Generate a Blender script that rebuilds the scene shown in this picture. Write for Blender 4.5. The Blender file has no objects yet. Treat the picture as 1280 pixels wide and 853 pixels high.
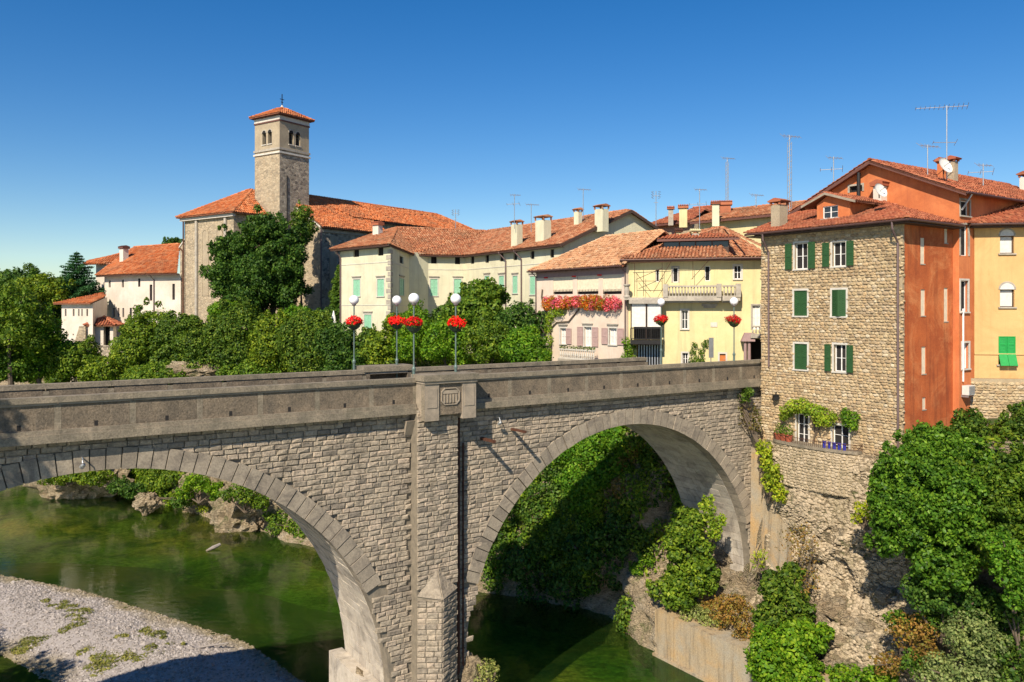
import bpy, math, random
import numpy as np
from mathutils import Vector, Matrix
from mathutils.bvhtree import BVHTree
rng = np.random.default_rng(7); random.seed(7)
scene = bpy.context.scene
COL = scene.collection
# ------------------------------------------------------------------ camera, sky, sun
HZ, FPX, CX, CAMZ = 388.0, 1000.0, 640.0, 24.5
cam_d = bpy.data.cameras.new("camera"); cam = bpy.data.objects.new("camera", cam_d); COL.objects.link(cam)
cam.location = (0, 0, CAMZ); cam.rotation_euler = (math.radians(90), 0, 0)
cam_d.sensor_width = 36; cam_d.lens = 36 * FPX / 1280; cam_d.shift_y = -(426.5 - HZ) / 1280
cam_d.clip_start = 0.5; cam_d.clip_end = 20000
scene.camera = cam
SUN = Vector((0.427, 1.069, -1.0)).normalized()          # travel direction of sunlight
elev = math.asin(-SUN.z); azim = math.atan2(-SUN.x, -SUN.y)
world = bpy.data.worlds.new("World"); scene.world = world; world.use_nodes = True
wn = world.node_tree; sky = wn.nodes.new("ShaderNodeTexSky"); sky.sky_type = 'NISHITA'; sky.sun_disc = False
sky.sun_elevation = elev; sky.sun_rotation = azim % (2 * math.pi)
sky.air_density = 1.0; sky.dust_density = 0.12; sky.ozone_density = 2.6; sky.altitude = 100
bg = wn.nodes["Background"]; bg.inputs[1].default_value = 0.065
hs = wn.nodes.new('ShaderNodeHueSaturation'); hs.inputs['Saturation'].default_value = 1.42; hs.inputs['Hue'].default_value = .507; hs.inputs['Value'].default_value = 1.25; wn.links.new(sky.outputs[0], hs.inputs['Color']); wn.links.new(hs.outputs[0], bg.inputs[0])
sl = bpy.data.lights.new("sun", 'SUN'); so = bpy.data.objects.new("sun", sl); COL.objects.link(so)
sl.energy = 5.0; sl.angle = math.radians(0.5); sl.color = (1.0, 0.89, 0.73)
so.rotation_euler = SUN.to_track_quat('-Z', 'Y').to_euler(); so.location = (-40, -100, 120)
scene.view_settings.view_transform = 'Standard'; scene.view_settings.look = 'None'
scene.view_settings.exposure = 0.52; scene.view_settings.gamma = 1.0
scene.cycles.max_bounces = 6; scene.cycles.diffuse_bounces = 2; scene.cycles.transparent_max_bounces = 6

# ------------------------------------------------------------------ frames
def P(x, y, D): return np.array([(x - CX) / FPX * D, D, CAMZ - (y - HZ) / FPX * D])
BS, BN = np.array([0.8303, 0.5573, 0.0]), np.array([-0.5573, 0.8303, 0.0])
B0 = np.array([-20.6, 32.2, 0.0])
def BW(s, n, z=0.0): return B0 + BS * s + BN * n + np.array([0, 0, z])
def to_b(p): d = np.array(p, float) - B0; return float(d @ BS), float(d @ BN)
Z3 = np.array([0., 0., 1.])
class Fr:
    """local frame: u along, v into the building (away), w up"""
    def __init__(s, o, ex, ey=None, ez=None):
        s.o = np.array(o, float); s.ex = np.array(ex, float); s.ex /= np.linalg.norm(s.ex)
        s.ez = Z3 if ez is None else np.array(ez, float)
        s.ey = np.cross(s.ez, s.ex) if ey is None else np.array(ey, float)
    def __call__(s, pts):
        p = np.atleast_2d(np.array(pts, float)); return s.o + p[:, :1] * s.ex + p[:, 1:2] * s.ey + p[:, 2:3] * s.ez
    def px(s, x, y):
        """u, w of the facade point that shows at photo pixel x, y"""
        r = np.array([(x - CX) / FPX, 1.0, -(y - HZ) / FPX]); c = np.array([0, 0, CAMZ])
        t = ((s.o - c) @ s.ey) / (r @ s.ey); p = c + t * r - s.o
        return float(p @ s.ex), float(p @ s.ez), t / FPX     # and metres per pixel
def facade(xa, Da, xb, Db, z=0.0):
    a = P(xa, HZ, Da); b = P(xb, HZ, Db); a[2] = b[2] = z
    f = Fr(a, b - a); f.L = float(np.linalg.norm(b - a)); return f
BF = Fr(B0, BS, BN)
WF = Fr((0, 0, 0), (1, 0, 0))
# ------------------------------------------------------------------ mesh building
class MB:
    def __init__(s, fr=WF): s.V = []; s.F = []; s.n = 0; s.fr = fr
    def add(s, v, *faces, raw=False):
        v = np.atleast_2d(np.array(v, float)); v = v if raw else s.fr(v)
        for f in faces:
            f = np.atleast_2d(np.array(f, int)); s.F.append(f + s.n)
        s.V.append(v); s.n += len(v); return s
    def box(s, a, b, top=None):
        (x0, y0, z0), (x1, y1, z1) = a, b
        v = [(x0,y0,z0),(x1,y0,z0),(x1,y1,z0),(x0,y1,z0),(x0,y0,z1),(x1,y0,z1),(x1,y1,z1),(x0,y1,z1)]
        return s.add(v, [(0,3,2,1),(4,5,6,7),(0,1,5,4),(1,2,6,5),(2,3,7,6),(3,0,4,7)])
    def hexa(s, v): return s.add(v, [(0,3,2,1),(4,5,6,7),(0,1,5,4),(1,2,6,5),(2,3,7,6),(3,0,4,7)])
    def poly(s, pts): return s.add(pts, [tuple(range(len(pts)))])
    def prism(s, pts, d):
        """extrude polygon pts (list of 3d) by vector d"""
        p = np.array(pts, float); n = len(p); q = p + np.array(d, float)
        s.add(np.vstack([p, q]), [tuple(range(n))[::-1]], [tuple(range(n, 2*n))], [(i, (i+1) % n, n + (i+1) % n, n + i) for i in range(n)])
        return s
    def tube(s, pts, r, k=8, cap=True, raw=False):
        p = np.array(pts, float); p = p if raw else s.fr(p); r = np.broadcast_to(np.array(r, float), (len(p),)); vs = []
        for i in range(len(p)):
            d = p[min(i+1, len(p)-1)] - p[max(i-1, 0)]; d /= (np.linalg.norm(d) + 1e-9)
            a = np.array([0, 0, 1.]) if abs(d[2]) < .9 else np.array([1., 0, 0]); e1 = np.cross(d, a); e1 /= np.linalg.norm(e1); e2 = np.cross(d, e1)
            t = np.arange(k) * 2 * math.pi / k
            vs.append(p[i] + r[i] * (np.cos(t)[:, None] * e1 + np.sin(t)[:, None] * e2))
        f = [(i*k+j, i*k+(j+1) % k, (i+1)*k+(j+1) % k, (i+1)*k+j) for i in range(len(p)-1) for j in range(k)]
        s.add(np.vstack(vs), f, raw=True)
        if cap: s.F.append(np.array([[s.n-len(p)*k+j for j in range(k)][::-1]])); s.F.append(np.array([[s.n-k+j for j in range(k)]]))
        return s
    def lathe(s, c, prof, k=16):
        """prof: (r, z) from bottom to top about vertical axis at local c"""
        t = np.arange(k) * 2 * math.pi / k; vs = []
        for r, z in prof: vs.append(np.stack([c[0] + r*np.cos(t), c[1] + r*np.sin(t), np.full(k, c[2] + z)], 1))
        f = [(i*k+j, i*k+(j+1) % k, (i+1)*k+(j+1) % k, (i+1)*k+j) for i in range(len(prof)-1) for j in range(k)]
        return s.add(np.vstack(vs), f)
    def build(s, name, mat, parent=None, local=False, smooth=False, **tags):
        if s.n == 0: return None
        V = np.vstack(s.V)
        if parent is not None and not local: V = V - np.array(origin_of(parent))
        me = bpy.data.meshes.new(name)
        me.vertices.add(len(V)); me.vertices.foreach_set("co", V.astype(np.float32).ravel())
        lt = np.concatenate([np.full(len(f), f.shape[1]) for f in s.F]); li = np.concatenate([f.ravel() for f in s.F])
        me.loops.add(len(li)); me.loops.foreach_set("vertex_index", li.astype(np.int32))
        me.polygons.add(len(lt)); me.polygons.foreach_set("loop_start", (np.cumsum(lt) - lt).astype(np.int32)); me.polygons.foreach_set("loop_total", lt.astype(np.int32))
        me.update(calc_edges=True); me.validate(); me.polygons.foreach_set("use_smooth", np.full(len(me.polygons), smooth, bool))
        me.materials.append(mat)
        return link(name, me, parent, **tags)
def origin_of(o):
    p = np.zeros(3)
    while o is not None: p = p + np.array(o.location); o = o.parent
    return p
def tag(o, label=None, cat=None, group=None, kind=None):
    if label: o['label'] = label
    if cat: o['category'] = cat
    if group: o['group'] = group
    if kind: o['kind'] = kind
    return o
def link(name, me, parent=None, **tags):
    o = bpy.data.objects.new(name, me); COL.objects.link(o)
    if parent is not None: o.parent = parent
    return tag(o, **tags)
def thing(name, label, cat, loc, group=None, rotz=0):
    o = bpy.data.objects.new(name, None); COL.objects.link(o); o.location = tuple(loc); o.rotation_euler = (0, 0, rotz)
    o.empty_display_size = 0.2
    return tag(o, label, cat, group)
# ------------------------------------------------------------------ materials
def nodes(name):
    m = bpy.data.materials.new(name); m.use_nodes = True; nt = m.node_tree
    return m, nt, nt.nodes, nt.links, nt.nodes["Principled BSDF"]
def mixc(nt, fac, a, b, mode='MIX'):
    n = nt.nodes.new("ShaderNodeMix"); n.data_type = 'RGBA'; n.blend_type = mode
    for sock, v in ((n.inputs[0], fac), (n.inputs[6], a), (n.inputs[7], b)):
        if isinstance(v, bpy.types.NodeSocket): nt.links.new(v, sock)
        elif isinstance(v, (int, float)): sock.default_value = v
        else: sock.default_value = (*v, 1)
    return n.outputs[2]
def math_(nt, op, a, b=0.0, c=None, clamp=False):
    n = nt.nodes.new("ShaderNodeMath"); n.operation = op; n.use_clamp = clamp
    for i, v in enumerate((a, b, c)):
        if v is None: continue
        if isinstance(v, bpy.types.NodeSocket): nt.links.new(v, n.inputs[i])
        else: n.inputs[i].default_value = v
    return n.outputs[0]
def noise(nt, scale, detail=4, rough=.6, vec=None, dist=0.0, typ='noise'):
    if typ == 'noise':
        n = nt.nodes.new("ShaderNodeTexNoise"); n.inputs["Detail"].default_value = detail; n.inputs["Roughness"].default_value = rough; n.inputs["Distortion"].default_value = dist
        out = n.outputs[0]
    else:
        n = nt.nodes.new("ShaderNodeTexVoronoi"); out = n.outputs["Distance"]
        if typ == 'edge': n.feature = 'DISTANCE_TO_EDGE'; out = n.outputs["Distance"]
        if typ == 'cell': out = n.outputs["Color"]
    n.inputs["Scale"].default_value = scale
    if vec is not None: nt.links.new(vec, n.inputs["Vector"])
    return out
def coords(nt, scale=(1, 1, 1), which="Object"):
    tc = nt.nodes.new("ShaderNodeNewGeometry" if which == 'Position' else "ShaderNodeTexCoord"); mp = nt.nodes.new("ShaderNodeMapping"); mp.inputs["Scale"].default_value = scale
    nt.links.new(tc.outputs[which], mp.inputs[0]); return mp.outputs[0]
def ramp(nt, fac, lo, hi):
    n = nt.nodes.new("ShaderNodeMapRange"); nt.links.new(fac, n.inputs[0]); n.inputs[1].default_value = lo; n.inputs[2].default_value = hi; return n.outputs[0]
def rnd(nt):
    g = nt.nodes.new("ShaderNodeNewGeometry"); oi = nt.nodes.new("ShaderNodeObjectInfo")
    s = math_(nt, 'ADD', g.outputs["Random Per Island"], oi.outputs["Random"]); return math_(nt, 'FRACT', s)
def bump(nt, h, strength, dist, bsdf):
    b = nt.nodes.new("ShaderNodeBump"); b.inputs["Strength"].default_value = strength; b.inputs["Distance"].default_value = dist
    nt.links.new(h, b.inputs["Height"]); nt.links.new(b.outputs[0], bsdf.inputs["Normal"])
def surf(name, a, b, scale=1.5, rough=.9, bscale=18, bstr=.4, bdist=.03, stain=None, stain_amt=.5, streak=None, streak_amt=.5, isl=None, isl_amt=.0, spec=.25, metal=0, fine=.25):
    """noise-mottled surface; isl = list of colours picked per loose piece"""
    m, nt, N, L, bs = nodes(name); c = coords(nt, (1, 1, 1), 'Position')
    base = mixc(nt, ramp(nt, noise(nt, scale, 6, .65, c), .35, .65), a, b)
    if isl:
        r = rnd(nt); cr = N.new("ShaderNodeValToRGB"); cr.color_ramp.interpolation = 'LINEAR'
        while len(cr.color_ramp.elements) < len(isl): cr.color_ramp.elements.new(.5)
        for i, col in enumerate(isl): e = cr.color_ramp.elements[i]; e.position = i / (len(isl) - 1); e.color = (*col, 1)
        L.new(r, cr.inputs[0]); base = mixc(nt, isl_amt, base, cr.outputs[0])
    if stain: base = mixc(nt, math_(nt, 'MULTIPLY', ramp(nt, noise(nt, scale*.55, 7, .75, c, 1.0), .48, .64), stain_amt), base, stain)
    if streak:
        c2 = coords(nt, (1, 1, .07), 'Position'); base = mixc(nt, math_(nt, 'MULTIPLY', ramp(nt, noise(nt, 2.2, 5, .7, c2), .5, .75), streak_amt), base, streak)
    f = noise(nt, bscale, 5, .7, c)
    base = mixc(nt, fine, base, mixc(nt, ramp(nt, f, .3, .7), (.35, .35, .35), (1.35, 1.35, 1.35)), 'MULTIPLY')
    L.new(base, bs.inputs["Base Color"]); bs.inputs["Roughness"].default_value = rough; bs.inputs["Specular IOR Level"].default_value = spec; bs.inputs["Metallic"].default_value = metal
    bump(nt, f, bstr, bdist, bs)
    return m
def plain(name, col, rough=.6, metal=0, spec=.4, var=.12):
    m, nt, N, L, bs = nodes(name); c = coords(nt)
    L.new(mixc(nt, ramp(nt, noise(nt, 4, 4, .6, c), .3, .7), tuple(x*(1-var) for x in col), tuple(min(1, x*(1+var)) for x in col)), bs.inputs["Base Color"])
    bs.inputs["Roughness"].default_value = rough; bs.inputs["Metallic"].default_value = metal; bs.inputs["Specular IOR Level"].default_value = spec
    return m
def rubble(name, cols, scale=3.0, mortar=(.42,.38,.31), flat=(1, 1, 1.5), bstr=.9, bdist=.05, edge=.06, stain=None):
    m, nt, N, L, bs = nodes(name); c = coords(nt, flat)
    nz = N.new("ShaderNodeTexNoise"); nz.inputs["Scale"].default_value = scale*1.3; L.new(c, nz.inputs["Vector"])
    vm = N.new("ShaderNodeVectorMath"); vm.operation = 'SCALE'; L.new(nz.outputs["Color"], vm.inputs[0]); vm.inputs[3].default_value = .25/scale*1.5
    va = N.new("ShaderNodeVectorMath"); va.operation = 'ADD'; L.new(c, va.inputs[0]); L.new(vm.outputs[0], va.inputs[1])
    cell = noise(nt, scale, vec=va.outputs[0], typ='cell'); ed = noise(nt, scale, vec=va.outputs[0], typ='edge')
    sp = N.new("ShaderNodeSeparateColor"); L.new(cell, sp.inputs[0])
    cr = N.new("ShaderNodeValToRGB")
    while len(cr.color_ramp.elements) < len(cols): cr.color_ramp.elements.new(.5)
    for i, col in enumerate(cols): e = cr.color_ramp.elements[i]; e.position = i / (len(cols) - 1); e.color = (*col, 1)
    L.new(sp.outputs[0], cr.inputs[0])
    e = ramp(nt, ed, 0.0, edge); base = mixc(nt, e, mortar, cr.outputs[0])
    f = noise(nt, 22, 4, .7, c); base = mixc(nt, .3, base, mixc(nt, ramp(nt, f, .3, .7), (.4, .4, .4), (1.3, 1.3, 1.3)), 'MULTIPLY')
    if stain: base = mixc(nt, math_(nt, 'MULTIPLY', ramp(nt, noise(nt, .4, 5, .7, c, .8), .5, .7), .6), base, stain)
    L.new(base, bs.inputs["Base Color"]); bs.inputs["Roughness"].default_value = .92; bs.inputs["Specular IOR Level"].default_value = .2
    bump(nt, math_(nt, 'ADD', e, math_(nt, 'MULTIPLY', f, .5)), bstr, bdist, bs); return m
def leafmat(name, cols, trans=.3, rough=.5):
    m, nt, N, L, bs = nodes(name); r = rnd(nt); cr = N.new("ShaderNodeValToRGB")
    while len(cr.color_ramp.elements) < len(cols): cr.color_ramp.elements.new(.5)
    for i, col in enumerate(cols): e = cr.color_ramp.elements[i]; e.position = i / (len(cols) - 1); e.color = (*col, 1)
    L.new(r, cr.inputs[0]); c = coords(nt)
    big = ramp(nt, noise(nt, .7, 3, .6, c), .3, .7)
    col = mixc(nt, .85, cr.outputs[0], mixc(nt, big, (.55, .62, .55), (1.6, 1.45, 1.0)), 'MULTIPLY')
    oi = N.new('ShaderNodeObjectInfo'); col = mixc(nt, 1, col, mixc(nt, oi.outputs['Random'], (.85, 1.0, 1.05), (1.55, 1.35, .95)), 'MULTIPLY')
    L.new(col, bs.inputs["Base Color"]); bs.inputs["Roughness"].default_value = rough; bs.inputs["Specular IOR Level"].default_value = .16
    tr = N.new("ShaderNodeBsdfTranslucent"); L.new(mixc(nt, 1, col, (1.25, 1.3, .5), 'MULTIPLY'), tr.inputs[0])
    mx = N.new("ShaderNodeMixShader"); mx.inputs[0].default_value = trans; L.new(bs.outputs[0], mx.inputs[1]); L.new(tr.outputs[0], mx.inputs[2]); L.new(mx.outputs[0], N["Material Output"].inputs[0])
    return m
M = {}
M['ashlar'] = surf('rough_ashlar', (.36,.30,.225), (.22,.18,.135), 2.6, bscale=7, bstr=1.0, bdist=.07, isl=[(.17,.145,.12),(.40,.335,.25),(.50,.41,.30),(.54,.43,.32),(.34,.29,.22),(.46,.375,.27)], isl_amt=.65, fine=.5, stain=(.12,.105,.085), stain_amt=.45, streak=(.10,.085,.065), streak_amt=.5)
M['joint'] = surf('dark_mortar', (.25,.21,.155), (.17,.145,.11), 3)
M['vouss'] = surf('dressed_stone', (.35,.295,.225), (.24,.2,.155), 1.8, bscale=12, bstr=.5, isl=[(.2,.17,.13),(.33,.28,.21),(.40,.335,.25),(.28,.235,.18)], isl_amt=.6, fine=.45, stain=(.1,.085,.075), stain_amt=.55)
M['soffit'] = surf('limewashed_vault', (.55,.48,.38), (.34,.29,.23), 1.0, bscale=14, bstr=.5, isl=[(.36,.31,.26),(.48,.42,.34),(.56,.5,.41)], isl_amt=.5, stain=(.16,.14,.12), stain_amt=.7, streak=(.62,.57,.5), streak_amt=.5)
M['concrete'] = surf('pebbled_concrete', (.27,.21,.145), (.16,.13,.095), 1.3, bscale=13, bstr=1, bdist=.04, stain=(.12,.10,.075), stain_amt=.6, streak=(.10,.09,.075), streak_amt=.5, fine=.85)
M['coping'] = surf('coping_stone', (.32,.265,.19), (.2,.17,.125), 1.2, bscale=13, bstr=.8, stain=(.13,.12,.085), stain_amt=.6, streak=(.13,.115,.095), streak_amt=.45, fine=.65)
M['mould'] = surf('pale_moulding', (.38,.31,.23), (.28,.235,.18), 1.5, bscale=22, bstr=.4, stain=(.15,.13,.1))
M['deck'] = surf('asphalt_deck', (.09,.088,.085), (.06,.06,.06), 1)
M['tile'] = surf('terracotta_bright', (.52,.15,.045), (.40,.105,.03), .5, bscale=10, bstr=.2, isl=[(.30,.07,.025),(.50,.135,.04),(.58,.19,.07),(.60,.28,.13),(.36,.10,.04)], isl_amt=.65, stain=(.19,.09,.05), stain_amt=.65)
M['tile_old'] = surf('terracotta_weathered', (.42,.16,.075), (.36,.14,.065), .5, bscale=10, bstr=.2, isl=[(.2,.085,.045),(.42,.15,.07),(.52,.235,.115),(.56,.32,.18),(.34,.12,.055),(.46,.17,.075)], isl_amt=.75, stain=(.16,.09,.05), stain_amt=.6)
M['tile_pale'] = surf('terracotta_pale', (.5,.27,.14), (.42,.2,.1), .5, bscale=10, bstr=.2, isl=[(.32,.13,.06),(.52,.27,.14),(.6,.37,.2),(.56,.26,.12),(.62,.42,.26)], isl_amt=.75, stain=(.25,.14,.07), stain_amt=.4)
M['tile_red'] = surf('terracotta_redbrown', (.38,.11,.055), (.32,.1,.05), .5, bscale=10, bstr=.2, isl=[(.19,.06,.035),(.40,.115,.055),(.50,.20,.10),(.30,.08,.04),(.46,.15,.07)], isl_amt=.7, stain=(.15,.075,.045), stain_amt=.5)
M['roofbase'] = plain('roof_underlay', (.22,.08,.04), .9)
M['wood_dark'] = plain('dark_stained_wood', (.06,.035,.025), .7)
M['wood_brown'] = plain('brown_fascia', (.13,.055,.04), .65)
M['gutter'] = plain('copper_brown_gutter', (.10,.055,.045), .45, .3)
M['pipe'] = plain('purple_grey_pipe', (.16,.11,.105), .45, .3)
M['iron'] = plain('dark_iron', (.03,.028,.027), .5, .6)
M['rust'] = surf('rusty_iron', (.12,.045,.025), (.06,.03,.02), 4, .8)
M['metal'] = plain('galvanised_metal', (.42,.43,.44), .4, .7)
M['lamp_green'] = plain('grey_green_paint', (.12,.17,.15), .45, .2)
M['globe'] = plain('opal_globe', (.82,.82,.82), .25, 0, .5, .03)
M['white'] = plain('white_paint', (.78,.76,.72), .5)
M['dish'] = plain('dish_grey_white', (.62,.60,.55), .5)
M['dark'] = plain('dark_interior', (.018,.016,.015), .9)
M['cream'] = surf('cream_plaster', (.66,.63,.45), (.60,.56,.39), .5, bscale=30, bstr=.1, stain=(.46,.42,.30), stain_amt=.45, streak=(.40,.37,.28), streak_amt=.45, fine=.16)
M['palewhite'] = surf('white_plaster', (.68,.61,.52), (.58,.50,.41), .4, bscale=20, bstr=.15, stain=(.52,.43,.34), stain_amt=.45, streak=(.5,.42,.33), streak_amt=.35, fine=.1)
M['pink'] = surf('pink_plaster', (.68,.56,.45), (.60,.49,.385), .5, bscale=30, bstr=.1, stain=(.55,.42,.32), stain_amt=.4, streak=(.42,.33,.26), streak_amt=.45, fine=.16)
M['yellow'] = surf('yellow_plaster', (.70,.61,.33), (.62,.53,.27), .5, bscale=30, bstr=.1, stain=(.55,.45,.25), stain_amt=.45, streak=(.34,.29,.17), streak_amt=.5, fine=.2)
M['ochre'] = surf('ochre_plaster', (.66,.42,.18), (.58,.36,.15), .4, bscale=30, bstr=.1, stain=(.46,.25,.09), stain_amt=.5, streak=(.38,.23,.10), streak_amt=.45, fine=.18)
M['orange'] = surf('burnt_orange_plaster', (.52,.135,.04), (.36,.085,.028), .6, bscale=14, bstr=.3, stain=(.62,.24,.09), stain_amt=.8, streak=(.15,.04,.02), streak_amt=.8, fine=.4)
M['orange_hi'] = surf('salmon_orange_plaster', (.62,.21,.08), (.54,.16,.055), .6, bscale=25, bstr=.1, stain=(.40,.11,.045), stain_amt=.6, streak=(.34,.085,.04), streak_amt=.6, fine=.25)
M['trim'] = surf('grey_stone_trim', (.46,.41,.33), (.34,.30,.25), 2, bscale=25, bstr=.3, stain=(.2,.18,.15))
M['trim_white'] = surf('pale_stone_trim', (.62,.58,.50), (.5,.46,.4), 2, bscale=25, bstr=.2)
M['green_dark'] = plain('dark_green_shutter_paint', (.020,.070,.018), .6)
M['green_bright'] = plain('bright_green_shutter_paint', (.01,.27,.05), .5)
M['green_pale'] = plain('pale_green_shutter_paint', (.25,.50,.33), .6)
M['mauve'] = plain('mauve_shutter_paint', (.40,.27,.24), .6)
M['beige'] = plain('beige_roller_blind', (.68,.58,.42), .7)
M['door_orange'] = plain('orange_wooden_door', (.50,.16,.04), .5)
M['roof_mauve'] = plain('mauve_soffit_board', (.30,.20,.19), .7)
M['rubble'] = surf('field_stone', (.46,.34,.19), (.36,.27,.16), 1.2, bscale=10, bstr=.7, isl=[(.26,.185,.11),(.44,.33,.185),(.56,.44,.27),(.50,.35,.19),(.36,.27,.17),(.64,.54,.38)], isl_amt=.85, fine=.45, stain=(.36,.22,.12), stain_amt=.35)
M['mortar'] = surf('sandy_mortar', (.42,.33,.21), (.33,.26,.165), 2)
def rockmat(name):
    m, nt, N, L, bs = nodes(name); c = coords(nt); cs = coords(nt, (1, 1, 2.2)); cv = coords(nt, (1, 1, .12))
    base = mixc(nt, ramp(nt, noise(nt, .22, 6, .65, c, .4), .36, .64), (.54,.43,.29), (.40,.32,.21))
    base = mixc(nt, math_(nt, 'MULTIPLY', ramp(nt, noise(nt, .5, 6, .7, c, 1.), .5, .66), .7), base, (.60,.52,.40))
    base = mixc(nt, math_(nt, 'MULTIPLY', ramp(nt, noise(nt, .8, 6, .75, cv, .5), .5, .7), .6), base, (.15,.12,.085))
    base = mixc(nt, math_(nt, 'MULTIPLY', ramp(nt, noise(nt, .35, 4, .7, cs, 1.), .58, .75), .4), base, (.44,.24,.10))
    base = mixc(nt, math_(nt, 'MULTIPLY', ramp(nt, noise(nt, .6, 6, .8, c, .6), .52, .64), .8), base, (.10,.14,.035))
    cr = noise(nt, 1.9, vec=cs, typ='edge'); f = noise(nt, 3.2, 8, .75, cs, .5); v2 = noise(nt, 5., vec=cs, typ='cell2')
    crk = ramp(nt, cr, 0, .05); base = mixc(nt, math_(nt, 'MULTIPLY', math_(nt, 'SUBTRACT', 1, crk), .18), base, (.09,.075,.055))
    base = mixc(nt, .75, base, mixc(nt, ramp(nt, f, .3, .68), (.42,.4,.38), (1.3,1.28,1.22)), 'MULTIPLY')
    L.new(base, bs.inputs[0]); bs.inputs["Roughness"].default_value = .95; bs.inputs["Specular IOR Level"].default_value = .15
    h = math_(nt, 'ADD', math_(nt, 'MULTIPLY', f, 1.0), math_(nt, 'ADD', math_(nt, 'MULTIPLY', crk, .25), math_(nt, 'MULTIPLY', v2, .3))); bump(nt, h, 1.0, .45, bs); return m
M['rock'] = rockmat('conglomerate_rock')
M['rockwall'] = rubble('cliff_rubble', [(.36,.29,.2),(.48,.40,.28),(.30,.245,.175),(.55,.47,.34)], 2.6, (.25,.2,.15), (1,1,1.6), 1, .08, .09, stain=(.3,.2,.12))
M['rock_stone'] = surf('cliff_stone', (.50,.40,.27), (.36,.29,.19), .6, bscale=8, bstr=.8, isl=[(.26,.21,.14),(.42,.335,.225),(.54,.44,.31),(.38,.30,.2)], isl_amt=.75, fine=.5, stain=(.2,.17,.09), stain_amt=.5)
M['quay'] = surf('stained_quay_concrete', (.34,.30,.23), (.40,.29,.16), .5, bscale=12, bstr=.5, stain=(.52,.30,.1), stain_amt=.6, streak=(.09,.075,.055), streak_amt=.85, fine=.5)
M['church'] = rubble('church_pale_masonry', [(.36,.28,.185),(.50,.40,.27),(.44,.36,.245),(.29,.235,.165)], 1.9, (.46,.38,.27), (1,1,1.7), .8, .07, .06, stain=(.34,.27,.19))
M['tower'] = rubble('tower_cobble_masonry', [(.15,.125,.10),(.38,.31,.225),(.54,.45,.33),(.26,.215,.165),(.44,.36,.26)], 2.3, (.42,.36,.28), (1,1,1.3), .9, .08, .08)
M['tower_plain'] = surf('tower_pale_plaster', (.44,.36,.245), (.35,.28,.19), 1, bscale=12, bstr=.5, fine=.4, stain=(.3,.25,.19))
M['dirt'] = surf('grassy_earth', (.05,.075,.02), (.10,.08,.04), .3, bscale=5, bstr=.6, bdist=.1)
M['bark'] = surf('grey_brown_bark', (.16,.12,.085), (.09,.07,.05), 3, bscale=12, bstr=.8)
M['pebble'] = surf('river_pebbles', (.30,.265,.24), (.24,.21,.19), 1, bscale=9, bstr=.5, isl=[(.17,.15,.135),(.27,.24,.215),(.36,.32,.295),(.42,.38,.35),(.26,.215,.18)], isl_amt=.85)
_m = M['pebble']; _nt = _m.node_tree; _bs = _nt.nodes['Principled BSDF']; _l = _bs.inputs['Base Color'].links[0].from_socket
_g = _nt.nodes.new('ShaderNodeNewGeometry'); _sx = _nt.nodes.new('ShaderNodeSeparateXYZ'); _nt.links.new(_g.outputs['Position'], _sx.inputs[0])
_w = ramp(_nt, _sx.outputs[2], .02, .26); _nt.links.new(mixc(_nt, 1, _l, mixc(_nt, _w, (.72, .66, .42), (1, 1, 1)), 'MULTIPLY'), _bs.inputs['Base Color'])
M['weeds'] = leafmat('dry_weed_green', [(.10,.13,.03),(.20,.19,.06),(.30,.26,.1)])
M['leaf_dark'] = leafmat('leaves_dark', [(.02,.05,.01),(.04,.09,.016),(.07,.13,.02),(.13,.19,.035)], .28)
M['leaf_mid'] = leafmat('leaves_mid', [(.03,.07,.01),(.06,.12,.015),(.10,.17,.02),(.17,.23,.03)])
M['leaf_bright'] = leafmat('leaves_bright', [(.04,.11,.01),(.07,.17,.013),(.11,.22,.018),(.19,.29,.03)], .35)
M['leaf_vine'] = leafmat('leaves_vine', [(.13,.22,.02),(.22,.32,.03),(.32,.38,.04),(.38,.38,.05)], .4)
M['leaf_fig'] = leafmat('leaves_fig', [(.03,.075,.008),(.07,.15,.015),(.11,.20,.02),(.19,.28,.03)], .3, .42)
M['leaf_silver'] = leafmat('leaves_silver', [(.10,.15,.06),(.17,.22,.1),(.25,.28,.14)], .3)
M['leaf_brown'] = leafmat('leaves_brown', [(.14,.08,.03),(.2,.13,.05),(.12,.13,.03)], .2)
M['conifer'] = leafmat('needles_bluegreen', [(.012,.05,.022),(.02,.075,.032),(.035,.10,.045)], .1)
M['red'] = leafmat('red_petals', [(.45,.004,.006),(.62,.008,.012),(.75,.02,.03)], .2)
M['pinkf'] = leafmat('pink_petals', [(.5,.06,.18),(.55,.16,.34),(.42,.02,.07),(.10,.14,.03)], .2)
M['orangef'] = leafmat('orange_petals', [(.36,.05,.01),(.5,.15,.02),(.28,.02,.015),(.40,.24,.03),(.10,.15,.03)], .2)
M['pot_red'] = plain('terracotta_pot', (.42,.10,.05), .7)
M['pot_blue'] = plain('blue_pot', (.02,.03,.30), .4)
M['bowl'] = plain('dark_green_bowl', (.03,.05,.03), .5)
def glassmat(name, col=(.03,.035,.04)):
    m, nt, N, L, bs = nodes(name); bs.inputs["Base Color"].default_value = (*col, 1); bs.inputs["Roughness"].default_value = .08; bs.inputs["Specular IOR Level"].default_value = .6
    bump(nt, noise(nt, 1.5, 2, .5, coords(nt)), .1, .02, bs); return m
M['glass'] = glassmat('window_glass'); M['curtain'] = plain('pale_curtain', (.6,.58,.53), .8)
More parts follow.
